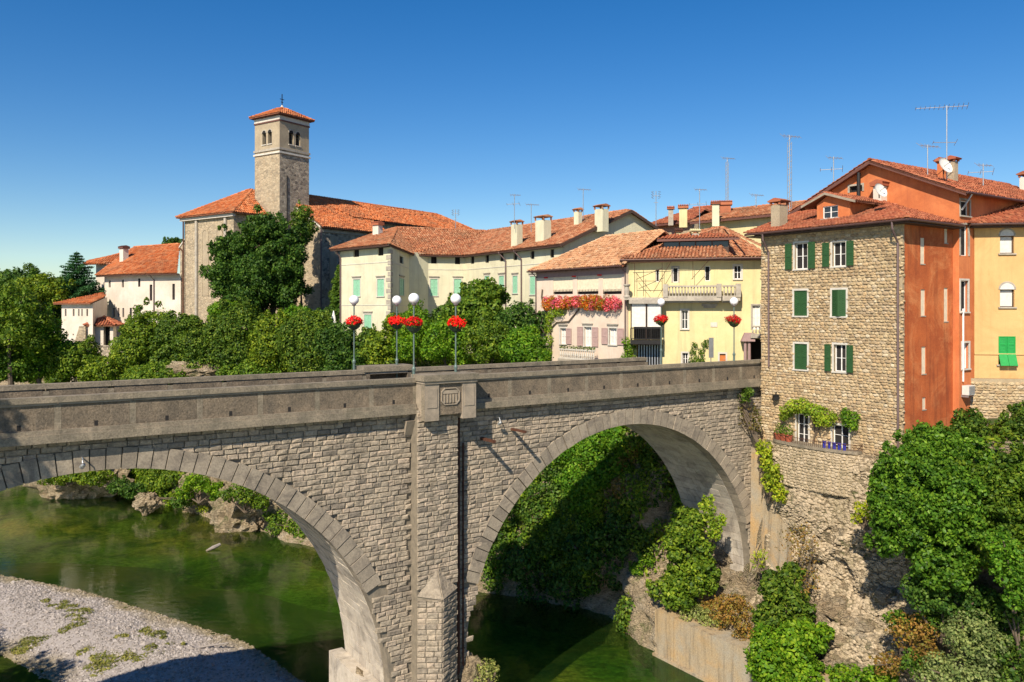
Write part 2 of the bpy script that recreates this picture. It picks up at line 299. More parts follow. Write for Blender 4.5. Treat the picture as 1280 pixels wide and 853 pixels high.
# ------------------------------------------------------------------ generic builders
from mathutils import noise as mnoise
def nz(p, s, o=0.0): return mnoise.fractal(Vector((p[0]*s+o, p[1]*s+o, p[2]*s)), .9, 2.1, 4)
def rock_block(seed):
    """unit rough-faced block: front (y=0) bulges, 5 visible sides"""
    r = np.random.default_rng(seed); v = []
    for x, z in ((0,0),(1,0),(1,1),(0,1)): v.append((x, 1, z))
    for x, z in ((0,0),(1,0),(1,1),(0,1)): v.append((x + r.uniform(-.03,.03), .3+r.uniform(-.2,.2), z + r.uniform(-.06,.06)))
    for x, z in ((.1,.16),(.88,.16),(.88,.84),(.1,.84)): v.append((x + r.uniform(-.06,.1), r.uniform(-.4,.2), z + r.uniform(-.1,.1)))
    f = [(i, (i+1)%4, 4+(i+1)%4, 4+i) for i in range(4)] + [(4+i, 4+(i+1)%4, 8+(i+1)%4, 8+i) for i in range(4)] + [(8,9,10,11)]
    return np.array(v), np.array(f)
RB = [rock_block(i) for i in range(14)]
def cobble(seed):
    r = np.random.default_rng(seed); v = []
    for sc, y in ((1, 1), (.96, .3), (.6, 0)):
        for k in range(6):
            a = k*math.pi/3 + .3; v.append((.5 + .5*sc*math.cos(a)*r.uniform(.8,1.12), y + r.uniform(-.12,.12)*(y < 1), .5 + .5*sc*math.sin(a)*r.uniform(.8,1.12)))
    f4 = [(6*j+i, 6*j+(i+1)%6, 6*j+6+(i+1)%6, 6*j+6+i) for j in range(2) for i in range(6)]
    return np.array(v), np.array(f4), np.array([[12,13,14,15,16,17]])
CB = [cobble(i) for i in range(12)]
def scatter(mb, tmpl, origins, scales, frame):
    """tmpl: (V, F...) ; origins/scales Nx3 in frame"""
    V = tmpl[0]; n = len(origins)
    if n == 0: return
    A = origins[:, None, :] + V[None] * scales[:, None, :]
    A = frame(A.reshape(-1, 3)); off = (np.arange(n) * len(V))[:, None, None]
    mb.add(A, *[(F[None] + off).reshape(-1, F.shape[1]) for F in tmpl[1:]], raw=True)
def leaves(mb, blobs, dens, size, up=.25, wid=.6, cull=.72, jit=.22, flat=0.8):
    """blobs Kx6 (centre, radii): leaf-sized faces spread on and just under each clump's surface"""
    B = np.array(blobs, float)
    for k, b in enumerate(B):
        R = b[3:]; area = 4*math.pi*((R[0]*R[1])**1.6/3 + (R[0]*R[2])**1.6/3 + (R[1]*R[2])**1.6/3)**(1/1.6)
        n = int(area*dens); 
        if n < 1: continue
        d = rng.normal(size=(n, 3)); d /= np.linalg.norm(d, axis=1)[:, None]
        lob = rng.normal(size=(7, 3)); lob /= np.linalg.norm(lob, axis=1)[:, None]; lb = np.maximum(0, d @ lob.T)**8 @ rng.uniform(-.1, .3, 7)
        rad = (1 + jit*(rng.random(n)**1.5*-2 + .5*rng.random(n)) + lb + (rng.random(n) < .07)*rng.random(n)*.3); p = b[:3] + d*R*rad[:, None]
        keep = np.ones(n, bool)
        for j, c in enumerate(B):
            if j != k and np.all(np.abs(c[:3]-b[:3]) < c[3:]+b[3:]): keep &= (((p-c[:3])/c[3:])**2).sum(1) > cull**2
        p = p[keep]; d = d[keep]; n = len(p)
        if n == 0: continue
        nr = d/R; nr /= np.linalg.norm(nr, axis=1)[:, None]
        nr = nr + rng.normal(size=(n, 3))*flat*.6 + np.array([0, 0, up]); nr /= np.linalg.norm(nr, axis=1)[:, None]
        t = rng.normal(size=(n, 3)); t -= (t*nr).sum(1)[:, None]*nr; t /= np.linalg.norm(t, axis=1)[:, None]; bt = np.cross(nr, t)
        L = size*(.6+.8*rng.random(n))[:, None]; W = L*wid
        v = np.stack([p - t*L*.5, p + bt*W*.5 - nr*L*.08 - t*L*.06, p + t*L*.5 - nr*L*.1, p - bt*W*.5 - nr*L*.08 - t*L*.06], 1).reshape(-1, 3)
        mb.add(v, (np.arange(n)*4)[:, None] + np.arange(4), raw=True)
def crown(c, R, n, br=(.28, .42), low=-.6, inner=.5):
    c = np.array(c, float); R = np.array(R, float); out = []
    for i in range(n):
        z = 1 - (i+.5)/n*(1-low); a = i*2.39996 + rng.uniform(-.4,.4); q = math.sqrt(max(0, 1-z*z))
        d = np.array([q*math.cos(a), q*math.sin(a), z]); k = rng.uniform(.58, .84); r = rng.uniform(*br)*R.mean()
        out.append([*(c + d*R*k), r*rng.uniform(.9,1.25), r*rng.uniform(.9,1.25), r*rng.uniform(.7,.95)])
    for i in range(int(n*.45)):
        d = rng.normal(size=3); d[2] = abs(d[2])*.9+.05 if rng.random() < .75 else d[2]; d /= np.linalg.norm(d); r = rng.uniform(.07,.15)*R.mean()
        out.append([*(c + d*R*rng.uniform(.95, 1.15)), r*rng.uniform(.8,1.3), r*rng.uniform(.8,1.3), r*rng.uniform(.9,1.7)])
    out.append([*c, *(R*inner)]); return out
def limbs(mb, base, top, r, blobs, k=7, nl=6):
    base, top = np.array(base, float), np.array(top, float)
    mid = (base+top)/2 + rng.normal(size=3)*np.array([.3,.3,0])
    mb.tube([base, mid, top], [r, r*.75, r*.4], k, raw=True)
    idx = rng.permutation(len(blobs))[:nl]
    for i in idx:
        e = np.array(blobs[i][:3]); s = base + (top-base)*rng.uniform(.35,.9); m = (s+e)/2 + np.array([0,0,.15*np.linalg.norm(e-s)])
        mb.tube([s, m, e], [r*.4, r*.25, r*.08], 5, cap=False, raw=True)
def tree(name, label, cat, c, R, base_z, mat, dens=30, size=.3, nb=22, trunk_r=.25, group=None, br=(.28,.42), low=-.6, nl=6, part='crown', inner=.5, **kw):
    base = np.array([c[0], c[1], base_z]); t = thing(name, label, cat, base, group)
    bl = crown(c, R, nb, br, low, inner); mb = MB(); leaves(mb, bl, dens, size, **kw); mb.build(part, mat, t)
    tb = MB(); limbs(tb, base - np.array([0,0,.3]), np.array([c[0], c[1], c[2]+R[2]*.3]), trunk_r, bl, nl=nl); tb.build('trunk' if part == 'crown' else 'stem', M['bark'], t); return t
def bush(label, cs, mat, dens=35, size=.25, group=None, name='bush', cat='bush', mat2=None, stem=True, nb=12, **kw):
    """bush made of one or several rounded masses cs = [(c, R), ...]"""
    base = np.array(cs[0][0], float) - np.array([0,0,cs[0][1][2]*.9]); t = thing(name, label, cat, base, group)
    bl = []
    for c, R in cs: bl += crown(c, R, nb, (.3,.45), -.7)
    mb = MB(); leaves(mb, bl, dens, size, **kw); mb.build('foliage', mat, t)
    if stem:
        sb = MB(); 
        for q in range(3): sb.tube([base+rng.normal(size=3)*.2, (np.array(cs[0][0])+base)/2+rng.normal(size=3)*.3, np.array(bl[q][:3])], [.09,.06,.03], 5, raw=True)
        sb.build('stem', M['bark'], t)
    return t
# ---------- roofs
def inpoly(poly, u, v):
    inside = np.zeros(len(u), bool); n = len(poly)
    for i in range(n):
        x1, y1 = poly[i]; x2, y2 = poly[(i+1) % n]
        c = ((y1 > v) != (y2 > v)) & (u < (x2-x1)*(v-y1)/((y2-y1) + 1e-12) + x1); inside ^= c
    return inside
def tile_plane(tb, pts, w=.26, l=.38):
    p = np.array(pts, float); nr = np.cross(p[1]-p[0], p[2]-p[0])
    if np.linalg.norm(nr) < 1e-4: return
    nr /= np.linalg.norm(nr)
    if nr[2] < 0: nr = -nr
    e = np.cross(Z3, nr); e = e if np.linalg.norm(e) > .02 else p[1]-p[0]; e /= np.linalg.norm(e)
    s = np.cross(nr, e)
    if s[2] < 0: s = -s
    q = np.stack([(p-p[0])@e, (p-p[0])@s], 1); u0, v0 = q.min(0); u1, v1 = q.max(0)
    U, Vv = np.meshgrid(np.arange(u0, u1, w)+w/2, np.arange(v0, v1, l)); U = U.ravel(); Vv = Vv.ravel()
    k = inpoly(q, U, Vv + l*.4); U = U[k]; Vv = Vv[k]; n = len(U)
    if n == 0: return
    a = np.array([0, 1, 2, 3])*math.pi/3; r = w*.40; T = []
    for (vv, rr, h) in ((-.06, r, w*.2), (l*1.02, r*.82, w*.04)):
        for t in a: T.append((rr*math.cos(t), vv, rr*math.sin(t)*.85 + h))
    T = np.array(T); j = rng.normal(size=(n, 3))*np.array([w*.045, l*.05, w*.05]); yaw = rng.normal(size=n)*.045
    X = U[:, None] + T[None, :, 0] + j[:, :1] + yaw[:, None]*T[None, :, 1]; Y = Vv[:, None] + T[None, :, 1] + j[:, 1:2]; H = T[None, :, 2] + j[:, 2:]
    W = p[0] + X[..., None]*e + Y[..., None]*s + (H[..., None]+.02)*nr
    F = np.array([(0,1,5,4),(1,2,6,5),(2,3,7,6),(0,3,2,1)]); tb.add(W.reshape(-1, 3), ((np.arange(n)*8)[:, None, None] + F).reshape(-1, 4), raw=True)
def ridge_tiles(tb, a, b, w=.3, l=.42):
    a = np.array(a, float); b = np.array(b, float); L = np.linalg.norm(b-a); d = (b-a)/L; sd = np.cross(d, Z3); sd /= np.linalg.norm(sd); up = np.cross(sd, d)
    for i in range(int(L/l)):
        vs = []
        for vv, rr, h in ((0, w*.55, .06), (l*1.05, w*.47, .02)):
            for t in (0, 1, 2, 3): th = t*math.pi/3; vs.append(a + d*(i*l+vv) + sd*rr*math.cos(th) + up*(rr*math.sin(th)*.8 + h + rng.normal()*.008))
        tb.add(vs, [(0,1,5,4),(1,2,6,5),(2,3,7,6),(0,3,2,1),(4,5,6,7)], raw=True)
def roof(parent, planes, mat, w=.26, l=.38, ridges=(), thick=.14, basemat=None):
    rb = MB(); tb = MB()
    for pl in planes: 
        pl = [np.array(q, float) for q in pl]; tris = [pl]
        if len(pl) == 4:
            nn = np.cross(pl[1]-pl[0], pl[2]-pl[0]); nn /= np.linalg.norm(nn)
            if abs((pl[3]-pl[0])@nn) > .02: tris = [[pl[0],pl[1],pl[2]],[pl[0],pl[2],pl[3]]]
        for t in tris: rb.prism(t, (0, 0, -thick)); tile_plane(tb, t, w, l)
    for a, b in ridges: ridge_tiles(tb, a, b, w*1.25, l*1.1)
    r = rb.build('roof', basemat or M['roofbase'], parent)
    tb.build('roof_tiles', mat, r, kind='stuff'); return r
def tubes(parent, name, mat, paths, r=.06, k=6, **kw):
    out = []
    for p in paths: mb = MB(); mb.tube(p, r, k, raw=True); out.append(mb.build(name, mat, parent, **kw))
    return out
# ---------- walls with openings, windows
def wall(parent, fr, u0, u1, z0, z1, holes, mat, depth=.3, tops=(), name='wall', back=True):
    mb = MB(fr); us = sorted({u0, u1, *[h[0] for h in holes], *[h[1] for h in holes]}); zs = sorted({z0, z1, *[h[2] for h in holes], *[h[3] for h in holes]})
    us = [u for u in us if u0 <= u <= u1]; zs = [z for z in zs if z0 <= z <= z1]
    for i in range(len(us)-1):
        for j in range(len(zs)-1):
            a, b, c, d = us[i], us[i+1], zs[j], zs[j+1]; mu, mz = (a+b)/2, (c+d)/2
            if any(h[0] < mu < h[1] and h[2] < mz < h[3] for h in holes): continue
            mb.poly([(a,0,c),(b,0,c),(b,0,d),(a,0,d)])
    for (a, b, c, d) in [h[:4] for h in holes]:
        mb.poly([(a,0,c),(a,0,d),(a,depth,d),(a,depth,c)]); mb.poly([(b,0,c),(b,depth,c),(b,depth,d),(b,0,d)])
        mb.poly([(a,0,c),(a,depth,c),(b,depth,c),(b,0,c)]); mb.poly([(a,0,d),(b,0,d),(b,depth,d),(a,depth,d)])
    for t in tops: mb.poly(t)
    return mb.build(name, mat, parent)
def shutter(parent, fr, u0, u1, z0, z1, mat, v=-.03, slats=6, name='shutter', tilt=0.0):
    mb = MB(fr); t = .045; m = min(.09, (u1-u0)*.18)
    def bx(a, b, c, d, v0, v1):
        V = [(a,v0,c),(b,v0,c),(b,v1,c),(a,v1,c),(a,v0,d),(b,v0,d),(b,v1,d),(a,v1,d)]
        if tilt: V = [(u, vv - tilt*((u-u0)/(u1-u0) if tilt > 0 else -(u1-u)/(u1-u0)), z) for u, vv, z in V]
        mb.hexa(V)
    bx(u0, u0+m, z0, z1, v-t, v); bx(u1-m, u1, z0, z1, v-t, v)
    for zz in (z0, (z0+z1)/2-m/2, z1-m): bx(u0+m, u1-m, zz, zz+m, v-t, v)
    for half in (0, 1):
        a = z0+m if not half else (z0+z1)/2+m/2; b = (z0+z1)/2-m/2 if not half else z1-m
        for k in range(slats):
            za = a+(b-a)*k/slats; zb = a+(b-a)*(k+.92)/slats
            mb.hexa([(u0+m,v-.035,za),(u1-m,v-.035,za),(u1-m,v-.008,za),(u0+m,v-.008,za),(u0+m,v-.02,zb),(u1-m,v-.02,zb),(u1-m,v-.004,zb),(u0+m,v-.004,zb)]) if not tilt else bx(u0+m, u1-m, za, zb, v-.03, v-.005)
    return mb.build(name, mat, parent)
def window(parent, fr, W, H=None, rect=None, frame='white', pane='glass', shut=None, shutm='green_dark', surround=None, sill=True, lintel=None, depth=.22, mull=True, sw=.5, arch=False, rec=.0, label=None, barz=1, both=True):
    """rect=(u0,u1,z0,z1). builds the part 'window' with its sub-parts; returns hole"""
    a, b, c, d = rect; f = .055
    mb = MB(fr); v = depth
    for q in ((a,b,c,c+f),(a,b,d-f,d)): mb.box((q[0], v-.05, q[2]), (q[1], v, q[3]))
    for q in ((a,a+f),(b-f,b)): mb.box((q[0], v-.05, c+f), (q[1], v, d-f))
    if mull:
        m = (a+b)/2; mb.box((m-.03, v-.045, c+f), (m+.03, v, d-f))
        for k in range(barz): zz = c+(d-c)*(k+1)/(barz+1); mb.box((a+f, v-.035, zz-.015), (m-.03, v, zz+.015)); mb.box((m+.03, v-.035, zz-.015), (b-f, v, zz+.015))
    w = mb.build('window', M[frame], parent, **({'label': label} if label else {}))
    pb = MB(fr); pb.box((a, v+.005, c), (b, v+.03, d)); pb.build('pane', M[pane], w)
    if surround:
        g = .13; sb = MB(fr)
        sb.box((a-g, -.04, c), (a, .06, d)); sb.box((b, -.04, c), (b+g, .06, d)); sb.box((a-g, -.04, d), (b+g, .06, d+g)); sb.build('surround', M[surround], w)
    if sill: sb = MB(fr); sb.box((a-.12, -.11, c-.09), (b+.12, .1, c)); sb.build('sill', M[surround or 'trim'], w)
    if lintel:
        zz = d + lintel; sb = MB(fr); sb.box((a-.22, -.14, zz+.06), (b+.22, 0, zz+.16)); sb.box((a-.16, -.09, zz-.02), (b+.16, 0, zz+.06)); sb.build('lintel', M['trim'], w)
    if shut == 'closed':
        m = (a+b)/2; shutter(w, fr, a, m-.008, c, d, M[shutm], .06); shutter(w, fr, m+.008, b, c, d, M[shutm], .06)
    if shut == 'ajar':
        m = (a+b)/2; shutter(w, fr, a, m-.008, c, d, M[shutm], .02, tilt=.16); shutter(w, fr, m+.008, b, c, d, M[shutm], .02, tilt=-.16)
    if shut == 'open':
        g = .14 if surround else .03; k = (b-a)*sw
        shutter(w, fr, a-g-k, a-g, c, d, M[shutm], -.05)
        if both: shutter(w, fr, b+g, b+g+k, c, d, M[shutm], -.05)
    if shut == 'right': g = .03; shutter(w, fr, b+g, b+g+(b-a)*sw, c, d, M[shutm], -.05)
    return w
def pxr(fr, x0, x1, y0, y1):
    """facade rectangle seen between photo pixels"""
    ym = (y0+y1)/2; xm = (x0+x1)/2
    a = fr.px(x0, ym)[0]; b = fr.px(x1, ym)[0]; return (a, b, fr.px(xm, y1)[1], fr.px(xm, y0)[1])
def windows(parent, fr, specs):
    holes = []
    for s in specs:
        s = dict(s); r = pxr(fr, *s.pop('px')); holes.append(r); window(parent, fr, None, rect=r, **s)
    return holes
def chimney(parent, c, w, d, z0, z1, mat='cream', cap='tile_red', rot=0.0, ornate=True):
    f = Fr(c, (math.cos(rot), math.sin(rot), 0)); f.o[2] = 0
    mb = MB(f); mb.box((-w/2,-d/2,z0), (w/2,d/2,z1)); ch = mb.build('chimney', M[mat], parent)
    cb = MB(f); h = w*.5
    if ornate:
        for sx in (-1, 1):
            for sy in (-1, 1): cb.box((sx*w*.5-.07+(0 if sx<0 else -.0), sy*d*.5-.07, z1), (sx*w*.5+.07, sy*d*.5+.07, z1+h*.5))
    cb.box((-w/2-.16,-d/2-.16,z1+h*.5 if ornate else z1+.01), (w/2+.16,d/2+.16,z1+h*.5+.09))
    n = max(3, int((w+.4)/.2))
    for i in range(n):
        u = -w/2-.16 + (w+.32)*(i+.5)/n
        cb.hexa([(u-.09,-d/2-.24,z1+h*.5+.08),(u+.09,-d/2-.24,z1+h*.5+.08),(u+.09,d/2+.24,z1+h*.5+.08),(u-.09,d/2+.24,z1+h*.5+.08),(u-.05,-d*.1,z1+h*.5+.28),(u+.05,-d*.1,z1+h*.5+.28),(u+.05,d*.1,z1+h*.5+.28),(u-.05,d*.1,z1+h*.5+.28)])
    cb.build('chimney_cap', M[cap], ch); return ch
def fascia(parent, pts, h=.22, mat='wood_dark', name='fascia', t=.08):
    """board under an eave line pts (3d)"""
    for a, b in zip(pts[:-1], pts[1:]):
        a = np.array(a, float); b = np.array(b, float); d = b-a; d /= np.linalg.norm(d); s = np.cross(Z3, d); s /= np.linalg.norm(s)
        mb = MB(); mb.hexa([a-Z3*h, b-Z3*h, b-Z3*h+s*t, a-Z3*h+s*t, a, b, b+s*t, a+s*t]); mb.build(name, M[mat], parent)
def rafters(parent, fr, u0, u1, v0, v1, z, rise=.15, step=.7, mat='wood_dark', s=.1):
    mb = MB(fr); n = int((u1-u0)/step)
    for i in range(n+1):
        u = u0+(u1-u0)*i/max(1, n); mb.hexa([(u-s/2,v0,z-s),(u+s/2,v0,z-s),(u+s/2,v1,z-s+rise),(u-s/2,v1,z-s+rise),(u-s/2,v0,z),(u+s/2,v0,z),(u+s/2,v1,z+rise),(u-s/2,v1,z+rise)])
    return mb.build('eave_rafters', M[mat], parent, kind='stuff')
def balustrade(parent, fr, u0, u1, v, z0, h=.85, step=.28, mat='trim'):
    b = MB(fr); b.box((u0, v-.12, z0+h-.13), (u1, v+.12, z0+h)); b.box((u0, v-.12, z0), (u1, v+.12, z0+.12))
    bal = b.build('balustrade', M[mat], parent); n = max(2, int((u1-u0)/step)); me = None
    for i in range(n):
        u = u0 + (u1-u0)*(i+.5)/n; p = fr((u, v, z0+.12))[0]; H = h-.25
        if me is None:
            m = MB(); m.lathe((0,0,0), [(.05,0),(.055,.04*H),(.04,.1*H),(.085,.35*H),(.06,.6*H),(.035,.8*H),(.06,.92*H),(.06,H)], 8); o = m.build('baluster', M[mat], bal); me = o.data
            o.location = tuple(p - origin_of(bal)); o.data = me
            # mesh verts were shifted by the parent's origin: undo
            off = origin_of(bal); me.transform(Matrix.Translation(Vector(off)))
        else: o = link('baluster', me, bal); o.location = tuple(p - origin_of(bal))
    return bal
# ------------------------------------------------------------------ terrain, river
def interp_profile(pr, m):
    pr = np.array(pr, float); d = np.r_[0, np.cumsum(np.linalg.norm(np.diff(pr, axis=0), axis=1))]
    return pr
NP = 12
def far_prof(b, top=19.7):
    ds = [-2, 0, .8, 2.0, 3.0, 4.2, 6.0, 9.0, 16, 60, 400, 6000]; z = [-3.2, -.1, 3, 6.5, 10, 13.5, 16.0, 17.6, top-1.2, top, 20.5, 22]
    return [(b+q, zz) for q, zz in zip(ds, z)]
fill = [60, 120, 500, 6000]
ST = [
 (-70, [(38,-3.2),(39.5,-.1),(40.3,2.4),(42,4),(44,8),(45.2,12),(45.8,15.5),(46.6,17),(52,17.5),(110,18),(400,20.5),(6000,22)]),
 (-12.2, [(38,-3.2),(39.8,-.1),(40.6,2.4),(43.0,3.8),(44.9,7),(45.4,12),(45.8,15.0),(46.4,16.6),(52,17.5),(110,18),(400,20.5),(6000,22)]),
 (-11.0, [(39.3,-3.2),(40.0,-.1),(40.6,2.8),(42.8,3.7),(44.9,6.0),(45.3,10),(45.3,14.6),(45.7,15.4),(52,16),(110,18),(400,20.5),(6000,22)]),
 (-1.2, [(39.6,-3.2),(40.0,-.1),(40.8,2.9),(42.8,3.8),(44.8,6),(45.3,10),(45.4,14.4),(45.6,15.3),(52,16),(110,18),(400,20.5),(6000,22)]),
 (.2, [(39.6,-3.2),(40.0,-.1),(40.6,2.9),(41.8,3.3),(43.2,3.7),(44.6,4.3),(45.6,5.6),(46.6,15.5),(48.5,19.7),(110,19.8),(400,20.5),(6000,22)]),
 (6.0, [(39.4,-3.2),(40.0,-.1),(40.7,2.6),(42.0,3.6),(43.4,4.4),(44.7,5.2),(45.8,7.0),(46.8,15.5),(48.5,19.5),(110,19.8),(400,20.5),(6000,22)]),
 (11, far_prof(41.3)), (21, far_prof(35.8)), (39, far_prof(29)), (53, far_prof(24.2, 19.2)), (72, far_prof(18.5, 18.5)), (92, far_prof(11.5, 18)), (130, far_prof(-10, 17)), (220, far_prof(-90, 17)), (500, far_prof(-400, 17)), (5000, far_prof(-5000, 17))]
def build_bank():
    ns = np.r_[np.arange(-70, -20, 2.0), np.arange(-20, 60, .55), np.arange(60, 130, 1.2), np.arange(130, 220, 8), [220, 260, 330, 420, 500, 1000, 2500, 5000]]
    sn = np.array([q[0] for q in ST]); pr = np.array([q[1] for q in ST])            # stations x NP x 2
    sub = [2, 6, 7, 7, 7, 7, 6, 6, 8, 8, 6]; G = []
    for n in ns:
        i = min(max(np.searchsorted(sn, n, 'right')-1, 0), len(sn)-2); t = (n-sn[i])/(sn[i+1]-sn[i]); t = min(max(t, 0), 1)
        if n > -1: t = t*t*(3-2*t) if i in (5,) else t
        row = pr[i]*(1-t)+pr[i+1]*t; pts = []
        for j in range(NP-1):
            for k in range(sub[j]):
                tt = k/sub[j]; s, z = row[j]*(1-tt)+row[j+1]*tt; pts.append((s, n, z, j+tt))
        pts.append((*([row[-1][0], n, row[-1][1]]), NP-1)); G.append(pts)
    G = np.array(G); V = []
    for r in G:
        for s, n, z, j in r:
            amp = 1.0 if 1.2 < j < 7 else (.45 if j <= 1.2 else max(0, .5-(j-7)*.25))
            if -11.2 < n < -.4 and j > 6.2: amp = .0
            if -11.2 < n < -.4 and 5 < j <= 6.2: amp = .35
            p = (s*.9, n, z*1.5); a = nz(p, .16)*1.5 + nz(p, .55, 9)*.55 + abs(nz(p, 1.3, 3))*.3
            if n > 8: a *= 1.35
            ds = -a*amp; dz = nz(p, .4, 20)*.35*amp
            V.append(BW(s + ds, n + nz(p, .3, 40)*.5*amp, z + dz))
    R, C = G.shape[:2]; F = [(i*C+j, i*C+j+1, (i+1)*C+j+1, (i+1)*C+j) for i in range(R-1) for j in range(C-1)]
    mb = MB(); mb.add(np.array(V), F, raw=True)
    me_o = mb.build('river_cliff_terrain', M['rock'], kind='structure', smooth=True)
    me = me_o.data; me.materials.append(M['dirt'])
    mi = np.zeros(len(F), np.int32)
    for k, (i, j) in enumerate(((i, j) for i in range(R-1) for j in range(C-1))):
        if G[i, j, 3] > (6.2 if G[i, j, 1] > 8 else 7.5): mi[k] = 1
    me.polygons.foreach_set("material_index", mi)
    bvh = BVHTree.FromPolygons([Vector(v) for v in V], F); return me_o, bvh
bank, BVH = build_bank()
def hit(x, y, tree_=None):
    o = Vector((0, 0, CAMZ)); d = Vector(((x-CX)/FPX, 1, -(y-HZ)/FPX)).normalized(); r = (tree_ or BVH).ray_cast(o, d)
    return None if r[0] is None else (np.array(r[0]), np.array(r[1]))
# river bed and water
def grid_sheet(name, mat, xs, ys, zf, **kw):
    X, Y = np.meshgrid(xs, ys); Zv = np.array([zf(x, y) for x, y in zip(X.ravel(), Y.ravel())]); c = len(xs)
    mb = MB(); mb.add(np.stack([X.ravel(), Y.ravel(), Zv], 1), [(i*c+j, i*c+j+1, (i+1)*c+j+1, (i+1)*c+j) for i in range(len(ys)-1) for j in range(c-1)], raw=True)
    return mb.build(name, mat, smooth=True, **kw)
def bedmat():
    m, nt, N, L, bs = nodes('river_bed_stones'); c = coords(nt)
    big = noise(nt, .05, 5, .6, c, 1.5); med = noise(nt, .3, 5, .7, c, .5); peb = noise(nt, 2.2, 3, .6, c)
    col = mixc(nt, ramp(nt, big, .38, .62), (.02, .055, .015), (.46, .46, .14)); col = mixc(nt, ramp(nt, med, .42, .62), col, (.50, .38, .15)); 
    col = mixc(nt, .6, col, mixc(nt, ramp(nt, peb, .35, .65), (.35,.4,.3), (1.3,1.3,1.2)), 'MULTIPLY'); L.new(col, bs.inputs[0]); bs.inputs["Roughness"].default_value = .9; return m
M['bed'] = bedmat()
grid_sheet('river_bed', M['bed'], np.r_[[-6000,-2000,-600,-250], np.arange(-160, 80, 4.), [200,600,6000]], np.r_[[-3000,-300,-60], np.arange(0, 200, 4.), [260,500,1500,7000]], lambda x, y: -1.7 + 1.0*nz((x, y, 0), .06) + .3*nz((x, y, 3), .25) - (1.2 if abs(x) > 170 or y > 210 else 0), kind='structure')
def watermat():
    m, nt, N, L, bs = nodes('green_river_water'); c = coords(nt)
    bs.inputs["Roughness"].default_value = .3; bs.inputs["Specular IOR Level"].default_value = 0
    d = mixc(nt, ramp(nt, noise(nt, .045, 5, .6, c, 1.2), .38, .66), (.008, .045, .014), (.06, .13, .016)); d = mixc(nt, math_(nt, 'MULTIPLY', ramp(nt, noise(nt, .5, 6, .7, c, 1.0), .5, .75), .5), d, (.12, .13, .02))
    L.new(d, bs.inputs["Base Color"])
    tr = N.new("ShaderNodeBsdfTransparent"); L.new(mixc(nt, ramp(nt, noise(nt, .07, 3, .5, c), .4, .65), (.30, .58, .22), (.86, .88, .46)), tr.inputs[0])
    mx = N.new("ShaderNodeMixShader"); mx.inputs[0].default_value = .86; L.new(bs.outputs[0], mx.inputs[1]); L.new(tr.outputs[0], mx.inputs[2])
    gl = N.new("ShaderNodeBsdfGlossy"); gl.inputs["Roughness"].default_value = .04; gl.inputs[0].default_value = (1, 1, 1, 1)
    c2 = coords(nt, (1, 1.6, 1)); h = math_(nt, 'ADD', noise(nt, 1.1, 4, .6, c2, .6), math_(nt, 'MULTIPLY', noise(nt, .25, 2, .5, c), 1.2))
    b = N.new("ShaderNodeBump"); b.inputs["Strength"].default_value = .11; b.inputs["Distance"].default_value = .12; L.new(h, b.inputs["Height"])
    fr = N.new("ShaderNodeFresnel"); fr.inputs[0].default_value = 1.33; L.new(b.outputs[0], fr.inputs["Normal"]); L.new(b.outputs[0], gl.inputs["Normal"])
    m2 = N.new("ShaderNodeMixShader"); L.new(math_(nt, 'MULTIPLY', fr.outputs[0], .8), m2.inputs[0]); L.new(mx.outputs[0], m2.inputs[1]); L.new(gl.outputs[0], m2.inputs[2]); L.new(m2.outputs[0], N["Material Output"].inputs[0]); return m
M['water'] = watermat()
wb = MB(); wb.poly([(-6000,-2500,0),(6000,-2500,0),(6000,6500,0),(-6000,6500,0)]); wb.build('river_water', M['water'], kind='structure')
# gravel beach
BP = np.array([(-47.5,74.2),(-37.6,70),(-27.9,64.3),(-19.5,59),(-13.6,52.7),(-9,45),(-6,34),(-14,28),(-24,38),(-30.5,52.7),(-36.3,56.7),(-52,66)])
def sdist(x, y):
    ins = inpoly(BP, np.array([x]), np.array([y]))[0]; d = 1e9
    for a, b in zip(BP, np.roll(BP, -1, 0)):
        t = np.clip(((x-a[0])*(b[0]-a[0])+(y-a[1])*(b[1]-a[1]))/((b-a)**2).sum(), 0, 1); d = min(d, math.hypot(x-a[0]-t*(b[0]-a[0]), y-a[1]-t*(b[1]-a[1])))
    return d if ins else -d
def beach_z(x, y): d = sdist(x, y); return max(-2.6, min(.75, d*.13) if d > 0 else d*.16) + (.14*nz((x, y, 0), .3) if d > .5 else 0) - .02
grid_sheet('gravel_beach', M['pebble'], np.arange(-60, 0, .6), np.arange(22, 82, .6), beach_z, kind='structure')
# ------------------------------------------------------------------ pebbles
def pebbles():
    n = 15000; pts = []
    while len(pts) < n:
        x, y = rng.uniform(-54, -8), rng.uniform(44, 76)
        if sdist(x, y) > .05: pts.append((x, y, beach_z(x, y)))
    p = np.array(pts); r = rng.uniform(.05, .16, n)*np.where(rng.random(n) < .04, 2.0, 1)
    T = np.array([(1,0,0),(0,1,0),(-1,0,0),(0,-1,0),(0,0,1.)]); F = np.array([(0,1,4),(1,2,4),(2,3,4),(3,0,4)])
    a = rng.random(n)*6.28; sx = r*rng.uniform(.8,1.3,n); sy = r*rng.uniform(.7,1.1,n); sz = r*rng.uniform(.35,.7,n)
    X = T[None,:,0]*sx[:,None]; Y = T[None,:,1]*sy[:,None]; ca, sa = np.cos(a)[:,None], np.sin(a)[:,None]
    V = np.stack([p[:,:1]+X*ca-Y*sa, p[:,1:2]+X*sa+Y*ca, p[:,2:3]+T[None,:,2]*sz[:,None]+.01], -1)
    mb = MB(); mb.add(V.reshape(-1,3), ((np.arange(n)*5)[:,None,None]+F).reshape(-1,3), raw=True); mb.build('beach_pebbles', M['pebble'], kind='stuff', label='pale grey river pebbles covering the gravel beach')
pebbles()
